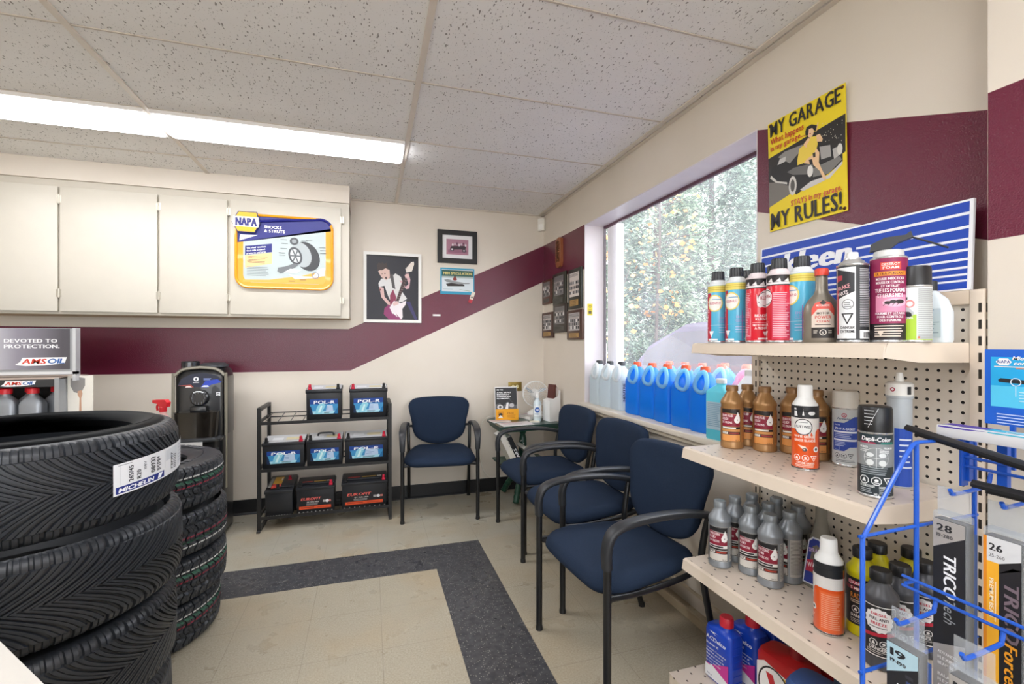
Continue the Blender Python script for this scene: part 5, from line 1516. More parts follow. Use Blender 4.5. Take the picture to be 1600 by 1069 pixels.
a.rect(-.027, .012, .027, .040, '#2A2422').up(); a.ring(0, .027, .006, .008, '#D9D2C8'); a.text('S', -.0025, .0235, .006, '#D9D2C8', 1); a.lines(-.022, -.012, .03, .005, 2, .002, '#B9B2A8', .2, 1).lines(.012, .022, .03, .005, 2, .002, '#B9B2A8', .2, 2)
a.text('MOTOR', 0, .074, .006, '#3A2A26', 1, .028, 'c'); a.text('POWER', 0, .063, .008, '#C9402F', 1, .036, 'c'); a.text('CLEAN', 0, .053, .006, '#C9402F', 1, .028, 'c'); a.lines(-.018, .018, .046, .004, 1, .0018, '#5A4A44', .1, 3)
a.text('MOTOR MEDIC', 0, .095, .005, '#F2D9D2', 1, .030, 'c')
p = MB(); a.lay(p, lambda u, v, h: ((.042 + h) * sin(u / .043), -(.0285 + h) * cos(u / .043) - .0005, v), .00012, strip=.006); p.build('label', t)
# black and white can with white button top
a = Art()
a.rect(-.1, .006, .1, .188, '#26272A').up(); a.rect(-.036, .010, .010, .185, '#E6E7E8').up()
a.poly([(-.034, .105), (.008, .125), (.008, .170), (-.034, .183), (-.034, .12)], '#2C2D31'); a.poly([(-.034, .150), (-.018, .155), (-.018, .166), (-.034, .166)], '#C43A4A')
a.up(); a.text('BRAKE', -.030, .128, .010, '#E6A0A6', 1, .030, rot=14); a.text('PARTS', -.030, .114, .009, '#F0E2E4', 1, .026, rot=14); a.rect(-.034, .02, -.028, .13, '#C43A4A')
a.ring(-.006, .094, .011, .0125, '#4A4B50'); a.lines(-.014, .002, .097, .005, 3, .002, '#6A6B70', .2, 2)
a.poly([(-.020, .072), (.006, .072), (-.007, .044)], '#2A2B2E').up(); a.poly([(-.015, .069), (.001, .069), (-.007, .050)], '#EDEDED'); a.l -= 1
a.text('DANGER', -.007, .034, .007, '#2A2B2E', 1, .030, 'c'); a.text('EXTREME', -.007, .024, .007, '#2A2B2E', 1, .030, 'c')
a.lines(.018, .052, .178, .0042, 34, .0018, '#B9BABD', .3, 8); a.rect(.018, .010, .054, .030, '#E8E8E8').up()
for i in range(14): a.rect(.026 + .0016 * i, .012, .0266 + .0016 * i + (.0005 if i % 3 else .0), .026, '#1E1E20')
c1 = put(can('black and white cleaner can with a white nozzle, right of the grey additive bottle', .0335, .190, ('dome', '#ECECEA', .013, .014, .020), ('metal', '#D9DADB'), '#26272A', a, None, shoulder=.016), 1.150, .848, ZT, -6)
# insect foam can with black trigger and straw
a = Art()
a.rect(-.1, .006, .1, .045, '#241D20').up(); a.rect(-.1, .045, .1, .20, '#8E1F50'); a.rect(-.028, .072, .034, .112, '#D98AAA').up()
a.rect(-.018, .172, .022, .190, '#D9483C').up(); a.text('DESTROY', .002, .182, .006, '#F6E4DA', 1, .034, 'c'); a.text('FOAM', .002, .174, .006, '#F6E4DA', 1, .030, 'c')
a.rect(-.032, .158, .034, .168, '#E9922A').up(); a.text('ULTRA-PUISSANT', .001, .160, .006, '#4A1A20', 1, .058, 'c')
for i, (s_, hh) in enumerate((('MOUSSE INSECTICIDE', .006), ('MOUSSE DE CONTROLE', .006), ('ET DETRUIT', .005), ('TUE LES FOURMIS', .009), ('ET LEURS NIDS', .009))):
    a.text(s_, .001, (.148, .139, .131, .119, .107)[i] - 0, hh, '#F6E9EE', 1, (.056, .056, .034, .060, .048)[i], 'c')
a.ell(.010, .094, .024, .010, '#E9B0C6').up(); a.ell(-.004, .094, .006, .004, '#1E1416').ell(.006, .096, .007, .004, '#1E1416').ell(.019, .096, .009, .005, '#1E1416')
for q in (-.006, .002, .010, .018): a.line((q, .094), (q - .006, .087), .0012, '#1E1416')
a.text('FOURMIS ET LEZARDS', .001, .066, .0055, '#F6E9EE', 1, .058, 'c'); a.text('POUR CONTROLE', .001, .058, .0055, '#F6E9EE', 1, .050, 'c'); a.text('DES FOURMIS', .001, .050, .0055, '#F6E9EE', 1, .040, 'c')
a.lines(-.030, .032, .038, .006, 5, .0025, '#D9CBBE', .3, 3); a.poly([(-.024, .028), (-.010, .028), (-.017, .014)], '#D9CBBE')
c2 = put(can('crimson insect foam can with a black trigger nozzle and long straw', .0365, .200, ('dome', '#CFCFCD', .030, .018, .003), ('metal', '#B9BBBC'), '#8E1F50', a, None, shoulder=.012), 1.196, .795, ZT, 4)
tr = MB(); bk = mat('#26272A', .4)
tr.prism([(-.036, .222), (-.034, .238), (-.008, .252), (.030, .254), (.040, .262), (.044, .248), (.018, .238), (.0, .222)], -.014, .014, bk, 'y'); tr.build('trigger_head', c2)
MB().tube(curve([(.036, -.002, .252), (.060, -.004, .240), (.105, -.010, .215)], 5), .0022, bk, 6).build('straw', c2)
# green and white can with black cap
a = Art()
a.rect(-.1, .006, .1, .065, '#A6C93A').up(); a.rect(-.1, .065, .1, .128, '#E3E8EA'); a.rect(.006, .008, .055, .126, '#C9CCCB').up(); a.lines(.009, .05, .122, .0045, 26, .002, '#9A9D9C', .3, 7)
a.poly([(-.034, .075), (-.012, .070), (.0, .062), (.002, .070), (-.01, .084), (-.034, .088)], '#B9BEC2').up(); a.ell(-.010, .064, .008, .008, '#2A2B2E', 14).ring(-.006, .090, .006, .009, '#D98A86'); a.rect(-.034, .100, -.010, .106, '#2A2B2E')
a.text('CONDITIONER', -.034, .055, .0055, '#F2F6E6', 1, .034); a.lines(-.034, -.004, .047, .007, 2, .003, '#E6F0C0', .3, 2); a.rect(.008, .010, .012, .014, '#D9602A')
c3 = put(can('white and lime green spray can with a tall black cap on the top shelf', .0325, .130, ('dome', '#1D1D1F', .0315, .046, .003), ('metal', '#B9BBBC'), '#E3E8EA', a, None, shoulder=.010), 1.232, .762, ZT, -4)
# white flat bottle behind
t = thing('flask_bottle', 'pale flat bottle with dark cap half hidden behind the lime green can', 'bottle', (1.325, .785, ZT), facing(1.325, .785, -25))
MB().loft([sell(.040, .022, 0, 28, 4), sell(.042, .024, .006, 28, 4), sell(.042, .024, .075, 28, 4), sell(.034, .020, .105, 28, 3), sell(.016, .013, .124, 28, 2.2), sell(.012, .012, .128, 28, 2)], mat('#DDE6EC', .3)).build('body', t)
MB().lathe([(.014, .127), (.014, .150), (.012, .152), (0, .152)], mat('#2A2C30', .4), 20).build('cap', t)
a = Art(); a.rect(-.032, .012, .032, .082, '#CFDCE6').up(); a.lines(-.028, .03, .078, .005, 12, .002, '#8FA2B4', .3, 5)
for i in range(14): a.rect(-.026 + .0022 * i, .014, -.0248 + .0022 * i, .021, '#2A3038')
p = MB(); a.lay(p, on_front(-.024)); p.build('label', t)

# ------------------------------------------------------------------ second shelf
ZM = .8855
def fluid_art(kind):
    g = kind == 'gold'
    base, fp, dk, md, tail = ('#CF9252', '#9A5A2E', '#201A18', '#8A1A34', '#E29A54') if g else ('#C6C4C0', '#7C7A76', '#1E1D1F', '#8A1A34', '#D6D2CA')
    a = Art()
    a.rect(-.046, .024, .022, .140, base).up()
    a.frame(-.045, .025, .021, .139, .0016, '#2A201A' if g else '#2A2A2C')
    a.poly([(-.043, .137), (.019, .137), (.019, .120), (-.043, .126)], dk); a.rect(-.043, .1235, .019, .127, dk)
    a.poly([(-.043, .124), (.019, .118), (.019, .078), (-.043, .078)], md).up()
    a.text('BRAKE FLUID' if g else 'POWER STEERING', -.041, .111, .0085, '#F0DDE0', 1, .036); a.text('LIQUIDE' if g else 'FLUID', -.041, .100, .0085, '#F0DDE0', 1, .022); a.text('DE FREINS' if g else 'SERVO-DIRECTION', -.041, .088, .0075, '#F0DDE0', 1, .034)
    a.poly([(.0115, .128), (.018, .112), (.020, .100), (.016, .091), (.008, .089), (.001, .093), (-.001, .102), (.004, .112)], '#F4F2F0').up(); a.ring(.0095, .101, .0, .0025, '#A9A4A4', 10); a.l -= 1
    a.rect(-.043, .069, .019, .077, '#F0EEEA' if not g else '#1E1816'); a.rect(-.040, .0705, .005, .0755, '#E9E4DC' if g else '#2A2A2C')
    a.rect(-.043, .062, .019, .068, '#1E1816' if not g else base); a.rect(-.043, .050, .019, .060, '#3A1A1E'); a.rect(-.040, .0515, -.020, .0585, '#F2EEE8'); a.up(); a.text('DOT3' if g else 'PSF', -.037, .053, .005, '#2A201A', 1, .014); a.rect(-.016, .0525, .016, .0575, '#9A3A34' if g else '#B0402E'); a.l -= 1
    a.rect(-.043, .027, .019, .049, tail); a.text('946 mL', .002, .029, .0045, '#3A2A20', 0, .014)
    a.rect(.026, .024, .075, .140, '#C2844A' if g else '#B9B6B0').up(); a.lines(.028, .072, .134, .0042, 25, .0018, fp, .25, 11); a.l -= 1
    a.rect(-.1, .024, -.05, .140, '#C2844A' if g else '#B9B6B0').up(); a.lines(-.095, -.052, .134, .0042, 25, .0018, fp, .25, 12)
    return a
gg = 'gold brake fluid bottles on the middle shelf'
g0 = put(bottle('gold fluid bottle at the far front corner of the middle shelf', .0370, .155, .198, .020, '#A87E50', '#8E6840', fluid_art('gold'), gg, 'fluid_bottle'), 1.218, 1.322, ZM, 12)
again(g0, 'gold fluid bottle in the back row by the shelf end, second from the window', 1.301, 1.338, ZM, 14)
again(g0, 'gold fluid bottle standing forward in the middle of the five', 1.289, 1.250, ZM, 10)
again(g0, 'gold fluid bottle at the back, fourth from the window', 1.352, 1.198, ZM, 16)
again(g0, 'gold fluid bottle partly hidden behind the orange grease can', 1.350, 1.110, ZM, 16)
def orange_art():
    a = Art()
    a.rect(-.105, .150, .105, .185, '#23252A').up(); a.poly([(-.030, .155), (-.020, .155), (-.024, .178), (-.030, .178)], '#E9E9EA').ell(.016, .165, .009, .006, '#E9E9EA'); a.poly([(-.008, .158), (-.003, .158), (-.005, .176)], '#E9E9EA')
    drip = [(-.105, .118), (-.02, .118), (-.01, .110), (.004, .112), (.010, .095), (.014, .112), (.020, .100), (.024, .085), (.027, .112), (.034, .120), (.105, .120), (.105, .15), (-.105, .15)]
    a.poly(drip, '#E2DEDA').up(); a.poly(ellipse(-.006, .125, .0235, .0235, 20), '#2A2B2E').up(); a.poly(ellipse(-.006, .125, .021, .021, 20), '#EDEDEC').up()
    a.text('FLEETWISE', -.006, .122, .0075, '#3A3B3E', 1, .037, 'c'); a.lines(-.018, .006, .137, .005, 1, .002, '#9A9A9C', .1, 1)
    a.l = 1
    a.text('WHITE GREASE', -.030, .094, .0075, '#F9E6DA', 1, .052); a.text('GRAISSE BLANCHE', -.030, .083, .0075, '#F9E6DA', 1, .056)
    a.poly([(-.02, .073), (.0, .069), (.006, .060), (-.004, .058), (-.012, .066)], '#F3D9CC').ell(-.002, .060, .006, .005, '#4A4A4C').ell(.028, .062, .008, .008, '#F2F2F0')
    a.up(); a.ell(.028, .062, .004, .004, '#3A3A3C'); a.l -= 1
    hazard(a, -.022, .036, .0095, '#FBEDE4', '#E8591C'); a.text('EXTREME DANGER', .0, .019, .006, '#FBEDE4', 1, .045, 'c'); a.lines(-.028, .028, .015, .004, 2, .0018, '#FBD9C6', .2, 5)
    a.rect(-.105, .004, .105, .007, '#2A1E18')
    a.rect(.046, .010, .098, .112, '#EC6A34').up(); a.lines(.050, .094, .104, .005, 18, .002, '#F6A98A', .25, 9)
    return a
og = 'orange white-grease cans'
o1 = put(can('orange grease can with white cap on the middle shelf, round badge facing the room', .0350, .170, ('taper', '#EFEFED', .0325, .062, .012), ('plastic', '#23252A'), '#E8591C', orange_art(), og, shoulder=.020, rim='#E9E6E2'), 1.217, 1.036, ZM, 2)
again(o1, 'orange grease can with white cap on the lower shelf, fine-print side turned to the room', 1.160, .918, .4930, -112)
# silver gasket spray
a = Art()
a.rect(-.1, .007, .1, .170, '#BFC3C4').up()
a.poly([(-.036, .130), (-.004, .130), (.010, .140), (.022, .148), (.036, .148), (.036, .058), (.010, .058), (-.004, .046), (-.036, .046)], '#20429E').up()
a.ring(-.004, .152, .004, .0065, '#A83A50'); a.ell(-.004, .152, .002, .002, '#A83A50', 8); a.text('Permatex', -.004, .139, .0065, '#2A3A6A', 1, .036, 'c', shear=.3)
a.text('SPRAY-A-GASKET', -.030, .109, .0065, '#EAF0FA', 1, .054); a.text('HIGH TACK', -.030, .121, .004, '#C9D6F2', 1, .016); a.rect(-.033, .100, .030, .105, '#E6ECF6').rect(-.033, .076, .030, .081, '#E6ECF6'); a.lines(-.030, .02, .095, .005, 3, .002, '#B9C8EA', .4, 3).lines(-.030, .0, .071, .005, 3, .002, '#B9C8EA', .4, 4); a.frame(-.030, .048, -.016, .060, .0008, '#B9C8EA')
hazard(a, -.022, .032, .0075, '#3A3E42', '#C9CCCD'); a.lines(-.026, .026, .018, .004, 2, .0018, '#6A6E72', .3, 7)
put(can('silver and blue gasket spray can with an off-white cap near the pegboard', .0335, .170, ('dome', '#D9D4CA', .0330, .050, .003), ('metal', '#B9BBBC'), '#BFC3C4', a, None, shoulder=.012), 1.368, 1.030, ZM, 2)
# black primer can with clear over-cap
a = Art()
a.rect(-.1, .007, .1, .150, '#8A8E90').up(); a.rect(-.1, .128, .1, .150, '#23333A'); a.rect(-.1, .007, .1, .075, '#232F34').up()
a.poly([(-.034, .128), (.0, .128), (-.004, .132), (-.034, .132)], '#9A2A4A').poly([(.006, .128), (.038, .128), (.038, .134), (.01, .132)], '#2A7A6E')
a.text('Dupli-Color', .0, .1345, .0105, '#F6F6F6', 1, .060, 'c', shear=.12)
a.text('PRIMER', -.034, .117, .005, '#E6E8E8', 1, .018); a.text('PREMIUM', .034, .117, .0045, '#E6E8E8', 1, .020, 'r'); a.lines(-.034, -.014, .112, .004, 2, .0018, '#D9DBDB', .3, 1).lines(.006, .034, .112, .004, 2, .0018, '#D9DBDB', .3, 2)
a.ring(0, .095, .0235, .0245, '#D0D3D3'); a.rect(-.0006, .071, .0006, .119, '#D0D3D3').rect(-.024, .0945, .024, .0955, '#D0D3D3')
for (x, y) in ((-.012, .102), (.012, .102), (-.012, .084), (.012, .084)): a.ell(x, y, .0075, .005 + .002 * (y < .09), '#DDE0E0', 12)
a.lines(-.032, .032, .071, .005, 4, .0022, '#9AA2A6', .25, 5)
hazard(a, -.024, .041, .0105, '#E9ECEC', '#232F34'); a.text('EXTREME DANGER', -.033, .025, .006, '#D9DEDE', 1, .030); a.text('DANGER EXTREME', .005, .024, .006, '#D9DEDE', 1, .028); a.lines(-.033, -.004, .020, .004, 3, .0018, '#9AA2A6', .3, 6).lines(.005, .033, .020, .004, 3, .0018, '#9AA2A6', .3, 7); a.text('340 g', .0, .008, .005, '#D9DEDE', 1, .010, 'c')
pc = put(can('black and grey primer spray can with glossy black cap at the near shelf end', .0345, .152, ('dome', '#121214', .0340, .060, .003), ('metal', '#B9BBBC'), '#8A8E90', a, None, shoulder=.012), 1.163, .803, ZM, 4)
w = MB(); a = Art()
for i in range(5): a.rect(-.024, .205 - .008 * i, -.004 - .001 * i, .2065 - .008 * i, '#C9C9CC')
a.line((.004, .212), (-.016, .166), .0008, '#D9D9DC'); a.lay(w, on_can(.0340), .0001, strip=.005); w.build('cap_sticker', pc)
# sealant cartridge behind it
t = thing('sealant_cartridge', 'grey and blue sealant cartridge with white top standing behind the black primer can', 'cartridge', (1.300, .838, ZM), facing(1.300, .838))
MB().lathe([(0, .0), (.026, 0), (.026, .225), (.0285, .226), (.0285, .232)], mat('#AEB4B8', .3), 28).build('tube', t)
MB().lathe([(.0285, .232), (.0285, .262), (.024, .266), (.010, .268), (.007, .290), (0, .291)], mat('#E9E7E2', .35), 28).build('nozzle_cap', t)
a = Art(); a.ring(-.014, .248, .003, .0055, '#A83A50'); a.rect(.016, .236, .026, .256, '#2A2B2E')
p = MB(); a.lay(p, on_can(.0285), .0001, strip=.006); p.build('cap_print', t)
p = MB(); a = Art(); a.rect(-.01, .004, .045, .150, '#2450B8').up(); a.rect(.034, .004, .046, .150, '#DDE2EA'); a.lines(.0, .03, .12, .014, 6, .004, '#DDE6F6', .4, 3); a.lay(p, on_can(.026), .0001, strip=.006); p.build('label', t)

# ------------------------------------------------------------------ third shelf
ZL = .4930
gs = 'silver fluid bottles on the lower shelf'
s0 = put(bottle('silver fluid bottle at the far front corner of the lower shelf', .0370, .155, .198, .022, '#8F9499', '#858A8E', fluid_art('silver'), gs, 'fluid_bottle'), 1.147, 1.300, ZL, 8)
for lb, x, y, o_ in (('silver fluid bottle in the far row, second from the shelf front', 1.228, 1.318, 4), ('silver fluid bottle in the far row, third from the shelf front', 1.306, 1.322, 6), ('silver fluid bottle in the centre of the nine, behind the front pair', 1.207, 1.228, 8), ('silver fluid bottle deep in the middle row of the nine', 1.286, 1.232, 6), ('silver fluid bottle nearest the viewer, at the shelf front', 1.206, 1.148, 2), ('silver fluid bottle beside the nearest one, fine print turned to the room', 1.286, 1.150, -40), ('silver fluid bottle at the back of the middle row by the pegboard', 1.357, 1.266, 10), ('silver fluid bottle at the back by the pegboard, nearest the clear sprayer', 1.358, 1.182, 12)):
    again(s0, lb, x, y, ZL, o_)
# clear-grey triangular sprayer bottle with purple label
t = thing('cleaner_bottle', 'smoky clear bottle with purple and red label behind the orange can on the lower shelf', 'bottle', (1.335, 1.080, ZL), facing(1.335, 1.080, -30))
MB().loft([sell(.048, .028, 0, 28, 3.5), sell(.050, .030, .008, 28, 3.5), sell(.048, .029, .06, 28, 3.5), sell(.036, .024, .13, 28, 3), sell(.021, .018, .185, 28, 2.2), sell(.0155, .0155, .215, 28, 2), sell(.0155, .0155, .270, 28, 2), sell(.018, .018, .272, 28, 2), sell(.018, .018, .300, 28, 2)], mat('#7E7A70', .2, coat=.4)).build('body', t)
a = Art(); a.poly([(-.040, .012), (.030, .012), (.018, .145), (.006, .158), (-.014, .158), (-.026, .145)], '#D9DCE6').up(); a.poly([(-.036, .016), (.026, .016), (.016, .142), (.005, .153), (-.012, .153), (-.023, .142)], '#2F3F96').up(); a.poly([(-.03, .05), (.02, .06), (.017, .10), (-.026, .085)], '#B8324A'); a.up(); a.text('SPRAY', -.022, .112, .012, '#C9B0E0', 1, .034, rot=8); a.text('WASH', -.024, .066, .014, '#F2E2E6', 1, .038, rot=8)
p = MB(); a.lay(p, lambda u, v, h: (u, -.0305 - h + .010 * max(0, (v - .06)) / .10, v)); p.build('label', t)
# yellow and black tyre-care bottles
def fat_art(yel):
    a = Art(); bk_ = '#1F1E20'
    a.rect(-.1, .030, .1, .150, bk_).up()
    if yel:
        a.rect(-.038, .1325, .02, .142, '#B82A44'); a.text('GUNK', -.030, .134, .007, '#F2D9DC', 1, .026); a.ring(-.030, .137, .004, .006, '#E0B0B8', 12)
        a.rect(-.05, .118, .03, .128, '#8A2A3A'); a.up(); a.text('5 MINUTE', -.03, .120, .007, '#F0DAD0', 1, .046); a.text('RAD FLUSH', -.03, .098, .014, '#D98A3A', 1, .056); a.lines(-.03, .03, .092, .005, 2, .002, '#D9C9B0', .3, 3)
        hazard(a, -.018, .070, .0095, '#E6E2DC', bk_); a.text('DANGER', -.012, .050, .008, '#E6E2DC', 1, .034, 'c'); a.lines(-.03, .02, .044, .004, 3, .0018, '#A9A49C', .3, 4)
    else:
        a.frame(-.040, .032, .028, .148, .0022, '#E9E6E2')
        a.poly([(-.1 + .1 + (.026 + .003 * (i % 2)) * cos(2 * pi * i / 28) - .006, .114 + (.026 + .003 * (i % 2)) * sin(2 * pi * i / 28)) for i in range(28)], '#EDEAE8').up()
        a.text('DIESEL', -.006, .126, .006, '#C22A3E', 1, .030, 'c'); a.text('FUEL ANTI', -.006, .115, .007, '#3A2A2C', 1, .036, 'c'); a.text('FREEZE', -.006, .104, .007, '#C22A3E', 1, .030, 'c'); a.lines(-.024, .012, .098, .004, 1, .0018, '#5A4A4C', .2, 3)
        a.poly([(-.036, .080), (.026, .092), (.026, .084), (-.036, .072)], '#B8243A'); hazard(a, -.016, .062, .0085, '#E9E6E2', bk_); a.text('DANGER', -.008, .046, .008, '#E9E6E2', 1, .034, 'c'); a.lines(-.03, .014, .042, .004, 2, .0018, '#B9B4AE', .3, 8)
    return a
gy, gk = 'yellow bottles at the near end of the lower shelf', 'grey-black bottles at the near end of the lower shelf'
def fat(label, yel):
    return bottle(label, .0352, .160, .197, .026, '#D8CC14' if yel else '#4A4A4E', '#1C1C1E', fat_art(yel), gy if yel else gk, 'treatment_bottle', rn=.0185, rough=.35, metal=0 if yel else .1)
y0 = put(fat('yellow-shouldered bottle at the front beside the orange grease can', True), 1.234, .884, ZL, 6)
again(y0, 'yellow-shouldered bottle in the middle of the three yellow ones', 1.303, .894, ZL, 4)
again(y0, 'yellow-shouldered bottle furthest back, against the pegboard', 1.354, .845, ZL, 4)
k0 = put(fat('grey-black bottle in front, seen through the blue wire rack', False), 1.155, .785, ZL, 4)
again(k0, 'grey-black bottle second from the shelf front, behind the wire rack', 1.228, .790, ZL, 4)
again(k0, 'grey-black bottle at the back by the pegboard, behind the wire rack', 1.303, .783, ZL, 4)
# ------------------------------------------------------------------ base deck: oil jugs
ZD = .1005
def flat_jug(label, hx, hy, hb, hn, col, capc, art, group, name='oil_jug', capx=.0, rcap=.021, hcap=.030):
    """Flat jug: broad faces look along local -Y and +Y; neck set off to one side."""
    t = thing(name, label, 'jug', (0, 0, 0), 0, group)
    b = MB(); m = mat(col, .3, coat=.25)
    b.loft([sell(hx - .004, hy - .004, 0, 32, 5), sell(hx, hy, .006, 32, 5), sell(hx, hy, hb, 32, 5), sell(hx * .93, hy * .9, hb + .014, 32, 4.5), sell(hx * .6, hy * .7, hb + (hn - hb) * .62, 32, 3, (capx * .7, 0)), sell(rcap * .95, rcap * .95, hn - .004, 32, 2, (capx, 0)), sell(rcap * .9, rcap * .9, hn + .004, 32, 2, (capx, 0))], m)
    for i in range(6):
        z = .03 + (hb - .05) * i / 5
        b.box(hx - .001, hx + .0012, -hy * .55, hy * .55, z, z + .003, m, .0006)
    b.build('body', t)
    c = MB(); rings = []
    for z, s in ((hn, 1), (hn + hcap - .005, .97), (hn + hcap, .86)):
        rings.append([(capx + rcap * 1.08 * s * (1 if j % 2 else .965) * cos(2 * pi * j / 48), rcap * 1.08 * s * (1 if j % 2 else .965) * sin(2 * pi * j / 48), z) for j in range(48)])
    c.loft(rings, mat(capc, .35)); c.build('cap', t)
    if art:
        p = MB(); art.lay(p, on_front(-hy - .0002)); p.build('label', t)
    return t
a = Art()
a.poly([(-.030, .168), (.0, .160), (-.012, .166), (.004, .170)], '#E9ECF6')
a.text('ACDelco', -.044, .138, .014, '#F2F4FA', 1, .080); a.text('Dexron VI', -.044, .120, .0085, '#F2F4FA', 1, .050)
for i, s_ in enumerate(('Automatic Transmission', 'Fluid for use in all', 'Huile pour boites de', 'vitesses automatiques', 'de tous vehicules')): a.text(s_, -.044, .104 - .011 * i, .006, '#E6EAF6', 1, (.082, .070, .074, .078, .06)[i])
a.poly([(.048, .09), (.048, .03), (-.02, .055)], '#D0389A').poly([(-.048, .05), (-.02, .055), (.048, .03), (.048, .008), (-.048, .008)], '#EEF0F4').up()
a.rect(-.044, .049, -.026, .053, '#D0389A'); a.text('946 mL', -.04, .016, .006, '#3A4A7A', 0, .022)
gj = 'blue transmission fluid jugs on the base deck'
j0 = flat_jug('blue jug with red cap at the far front corner of the base deck', .056, .033, .165, .198, '#1A46BE', '#C8283A', a, gj, capx=.012)
j0.location = (1.150, 1.285, ZD); j0.rotation_euler = (0, 0, R(-84))
dup(j0, (1.236, 1.262, ZD), R(-84), 'blue jug with red cap second on the base deck')
dup(j0, (1.312, 1.262, ZD), R(-84), 'blue jug in the shade at the back of the base deck')
a = Art()
a.poly([(-.085, .205), (-.055, .222), (.070, .190), (.085, .165), (.085, .075), (.03, .02), (-.085, .06)], '#E9E4E0'); a.poly([(.0, .200), (.070, .190), (.085, .165), (.085, .105), (.06, .10), (.04, .17)], '#EDC53A').up()
a.poly(ellipse(-.012, .125, .066, .088, 28, .25), '#1E1A1C').up(); a.poly(ellipse(-.012, .125, .060, .082, 28, .25), '#F6F4F2').up()
a.poly([(-.048, .185), (-.020, .185), (.0, .120), (-.018, .105)], '#C92A32'); a.poly([(-.018, .105), (.0, .120), (.012, .14), (.04, .13), (.02, .09), (-.008, .09)], '#2A7FC0'); a.text('Valvoline', -.014, .066, .014, '#22427E', 1, .082, 'c', shear=.2)
a.text('MAXLIFE', .062, .115, .010, '#3A2A1A', 1, .045, 'c', rot=0); a.text('HIGH MILEAGE', -.06, .034, .012, '#F2F0EE', 1, .09)
a.it = [([(x * .80, y * .80) for x, y in v], f, c, l) for v, f, c, l in a.it]
gv = 'red motor oil jugs on the base deck'
v0 = flat_jug('large red motor oil jug with white oval label at the front of the base deck', .078, .050, .185, .216, '#B81E22', '#8E1A20', a, gv, capx=.030, rcap=.020)
v0.location = (1.215, 1.090, ZD); v0.rotation_euler = (0, 0, R(-80))
dup(v0, (1.335, 1.070, ZD), R(-80), 'large red motor oil jug standing behind the labelled red one')
b0_ = flat_jug('slate blue jug with dark screw cap near the front of the base deck', .095, .055, .235, .268, '#3A5488', '#26364E', None, None, capx=.035, rcap=.022, hcap=.036)
b0_.location = (1.135, .895, ZD); b0_.rotation_euler = (0, 0, R(-78))
t = thing('oil_tub', 'copper brown round container with white lettering on the base deck', 'container', (1.262, .842, ZD), facing(1.262, .842))
MB().lathe([(0, .001), (.055, 0), (.057, .004), (.058, .265), (.060, .268), (.060, .280), (.05, .285), (0, .286)], mat('#A8552E', .35, .2), 36).build('body', t)
a = Art(); a.rect(-.06, .09, .06, .235, '#2A2422').up(); a.text('LIQUI', -.05, .196, .024, '#F2F0EE', 1, .09); a.text('MOLY', -.05, .166, .024, '#E3E0DC', 1, .08); a.lines(-.05, .045, .15, .01, 5, .004, '#A9A098', .3, 2)
p = MB(); a.lay(p, on_can(.058), .0001, strip=.008); p.build('label', t)

# ================================================================== blue wire rack of wiper blades at the near end of the shelving
bw = mat('#1C57C0', .32, coat=.3)
wr = thing('wire_rack', 'blue wire rack for wiper blades standing at the near end of the shelving', 'rack', (0, 0, 0))
YS, YE = .650, .10
def wire(name, path, r=.004, n=8): MB().tube(path, r, bw, n).build(name, wr)
for y in (YS, YE):
    wire('side_frame', [(.908, y, .006), (.908, y, .874)] + [(.908 + .13 * q, y, .874 + .166 * q) for q in (.2, .4, .6, .8, .95)] + [(1.046, y, 1.046), (1.062, y, 1.050), (1.235, y, 1.046), (1.235, y, .006)], .0045)
    wire('upright', [(1.057, y, .006), (1.057, y, 1.050)], .0045)
    for z in (.878, .617, .25): wire('side_bar', [(.900, y, z), (1.243, y, z + .006)], .0035)
wire('floor_rail', [(.908, YE, .006), (.908, YS, .006)]); wire('floor_rail', [(1.235, YE, .006), (1.235, YS, .006)])
for x, zs in ((1.026, (.783, .764)), (1.200, (1.011, .992)), (1.026, (.36, .341))):
    for z in zs: wire('cross_wire', [(x, YS + .006, z), (x, YE - .006, z)], .0032)
for y in (YS, YE):
    MB().box(1.190, 1.212, y - .002, y + .002, .95, 1.05, bw).build('clip_plate', wr)
    wire('stub', [(1.026, y, .77), (1.057, y, .77)], .0035)
for y in (YS, .590, YE): MB().box(1.204, 1.216, y - .008, y + .008, .96, 1.075, bw).build('back_strap', wr)
def hook(x, y, z, L):
    wire('hook', curve([(x + .004, y, z + .002), (x - .002, y, z - .018), (x - .010, y, z - .024), (x - L + .012, y, z - .030), (x - L, y, z - .026), (x - L - .004, y, z - .020)], 4), .0038)
HI, LO = [.607, .530, .453, .376, .299], [.600, .502, .405, .31, .22]
for y in HI: hook(1.200, y, .985, .115)
for y in LO: hook(1.026, y, .764, .10)

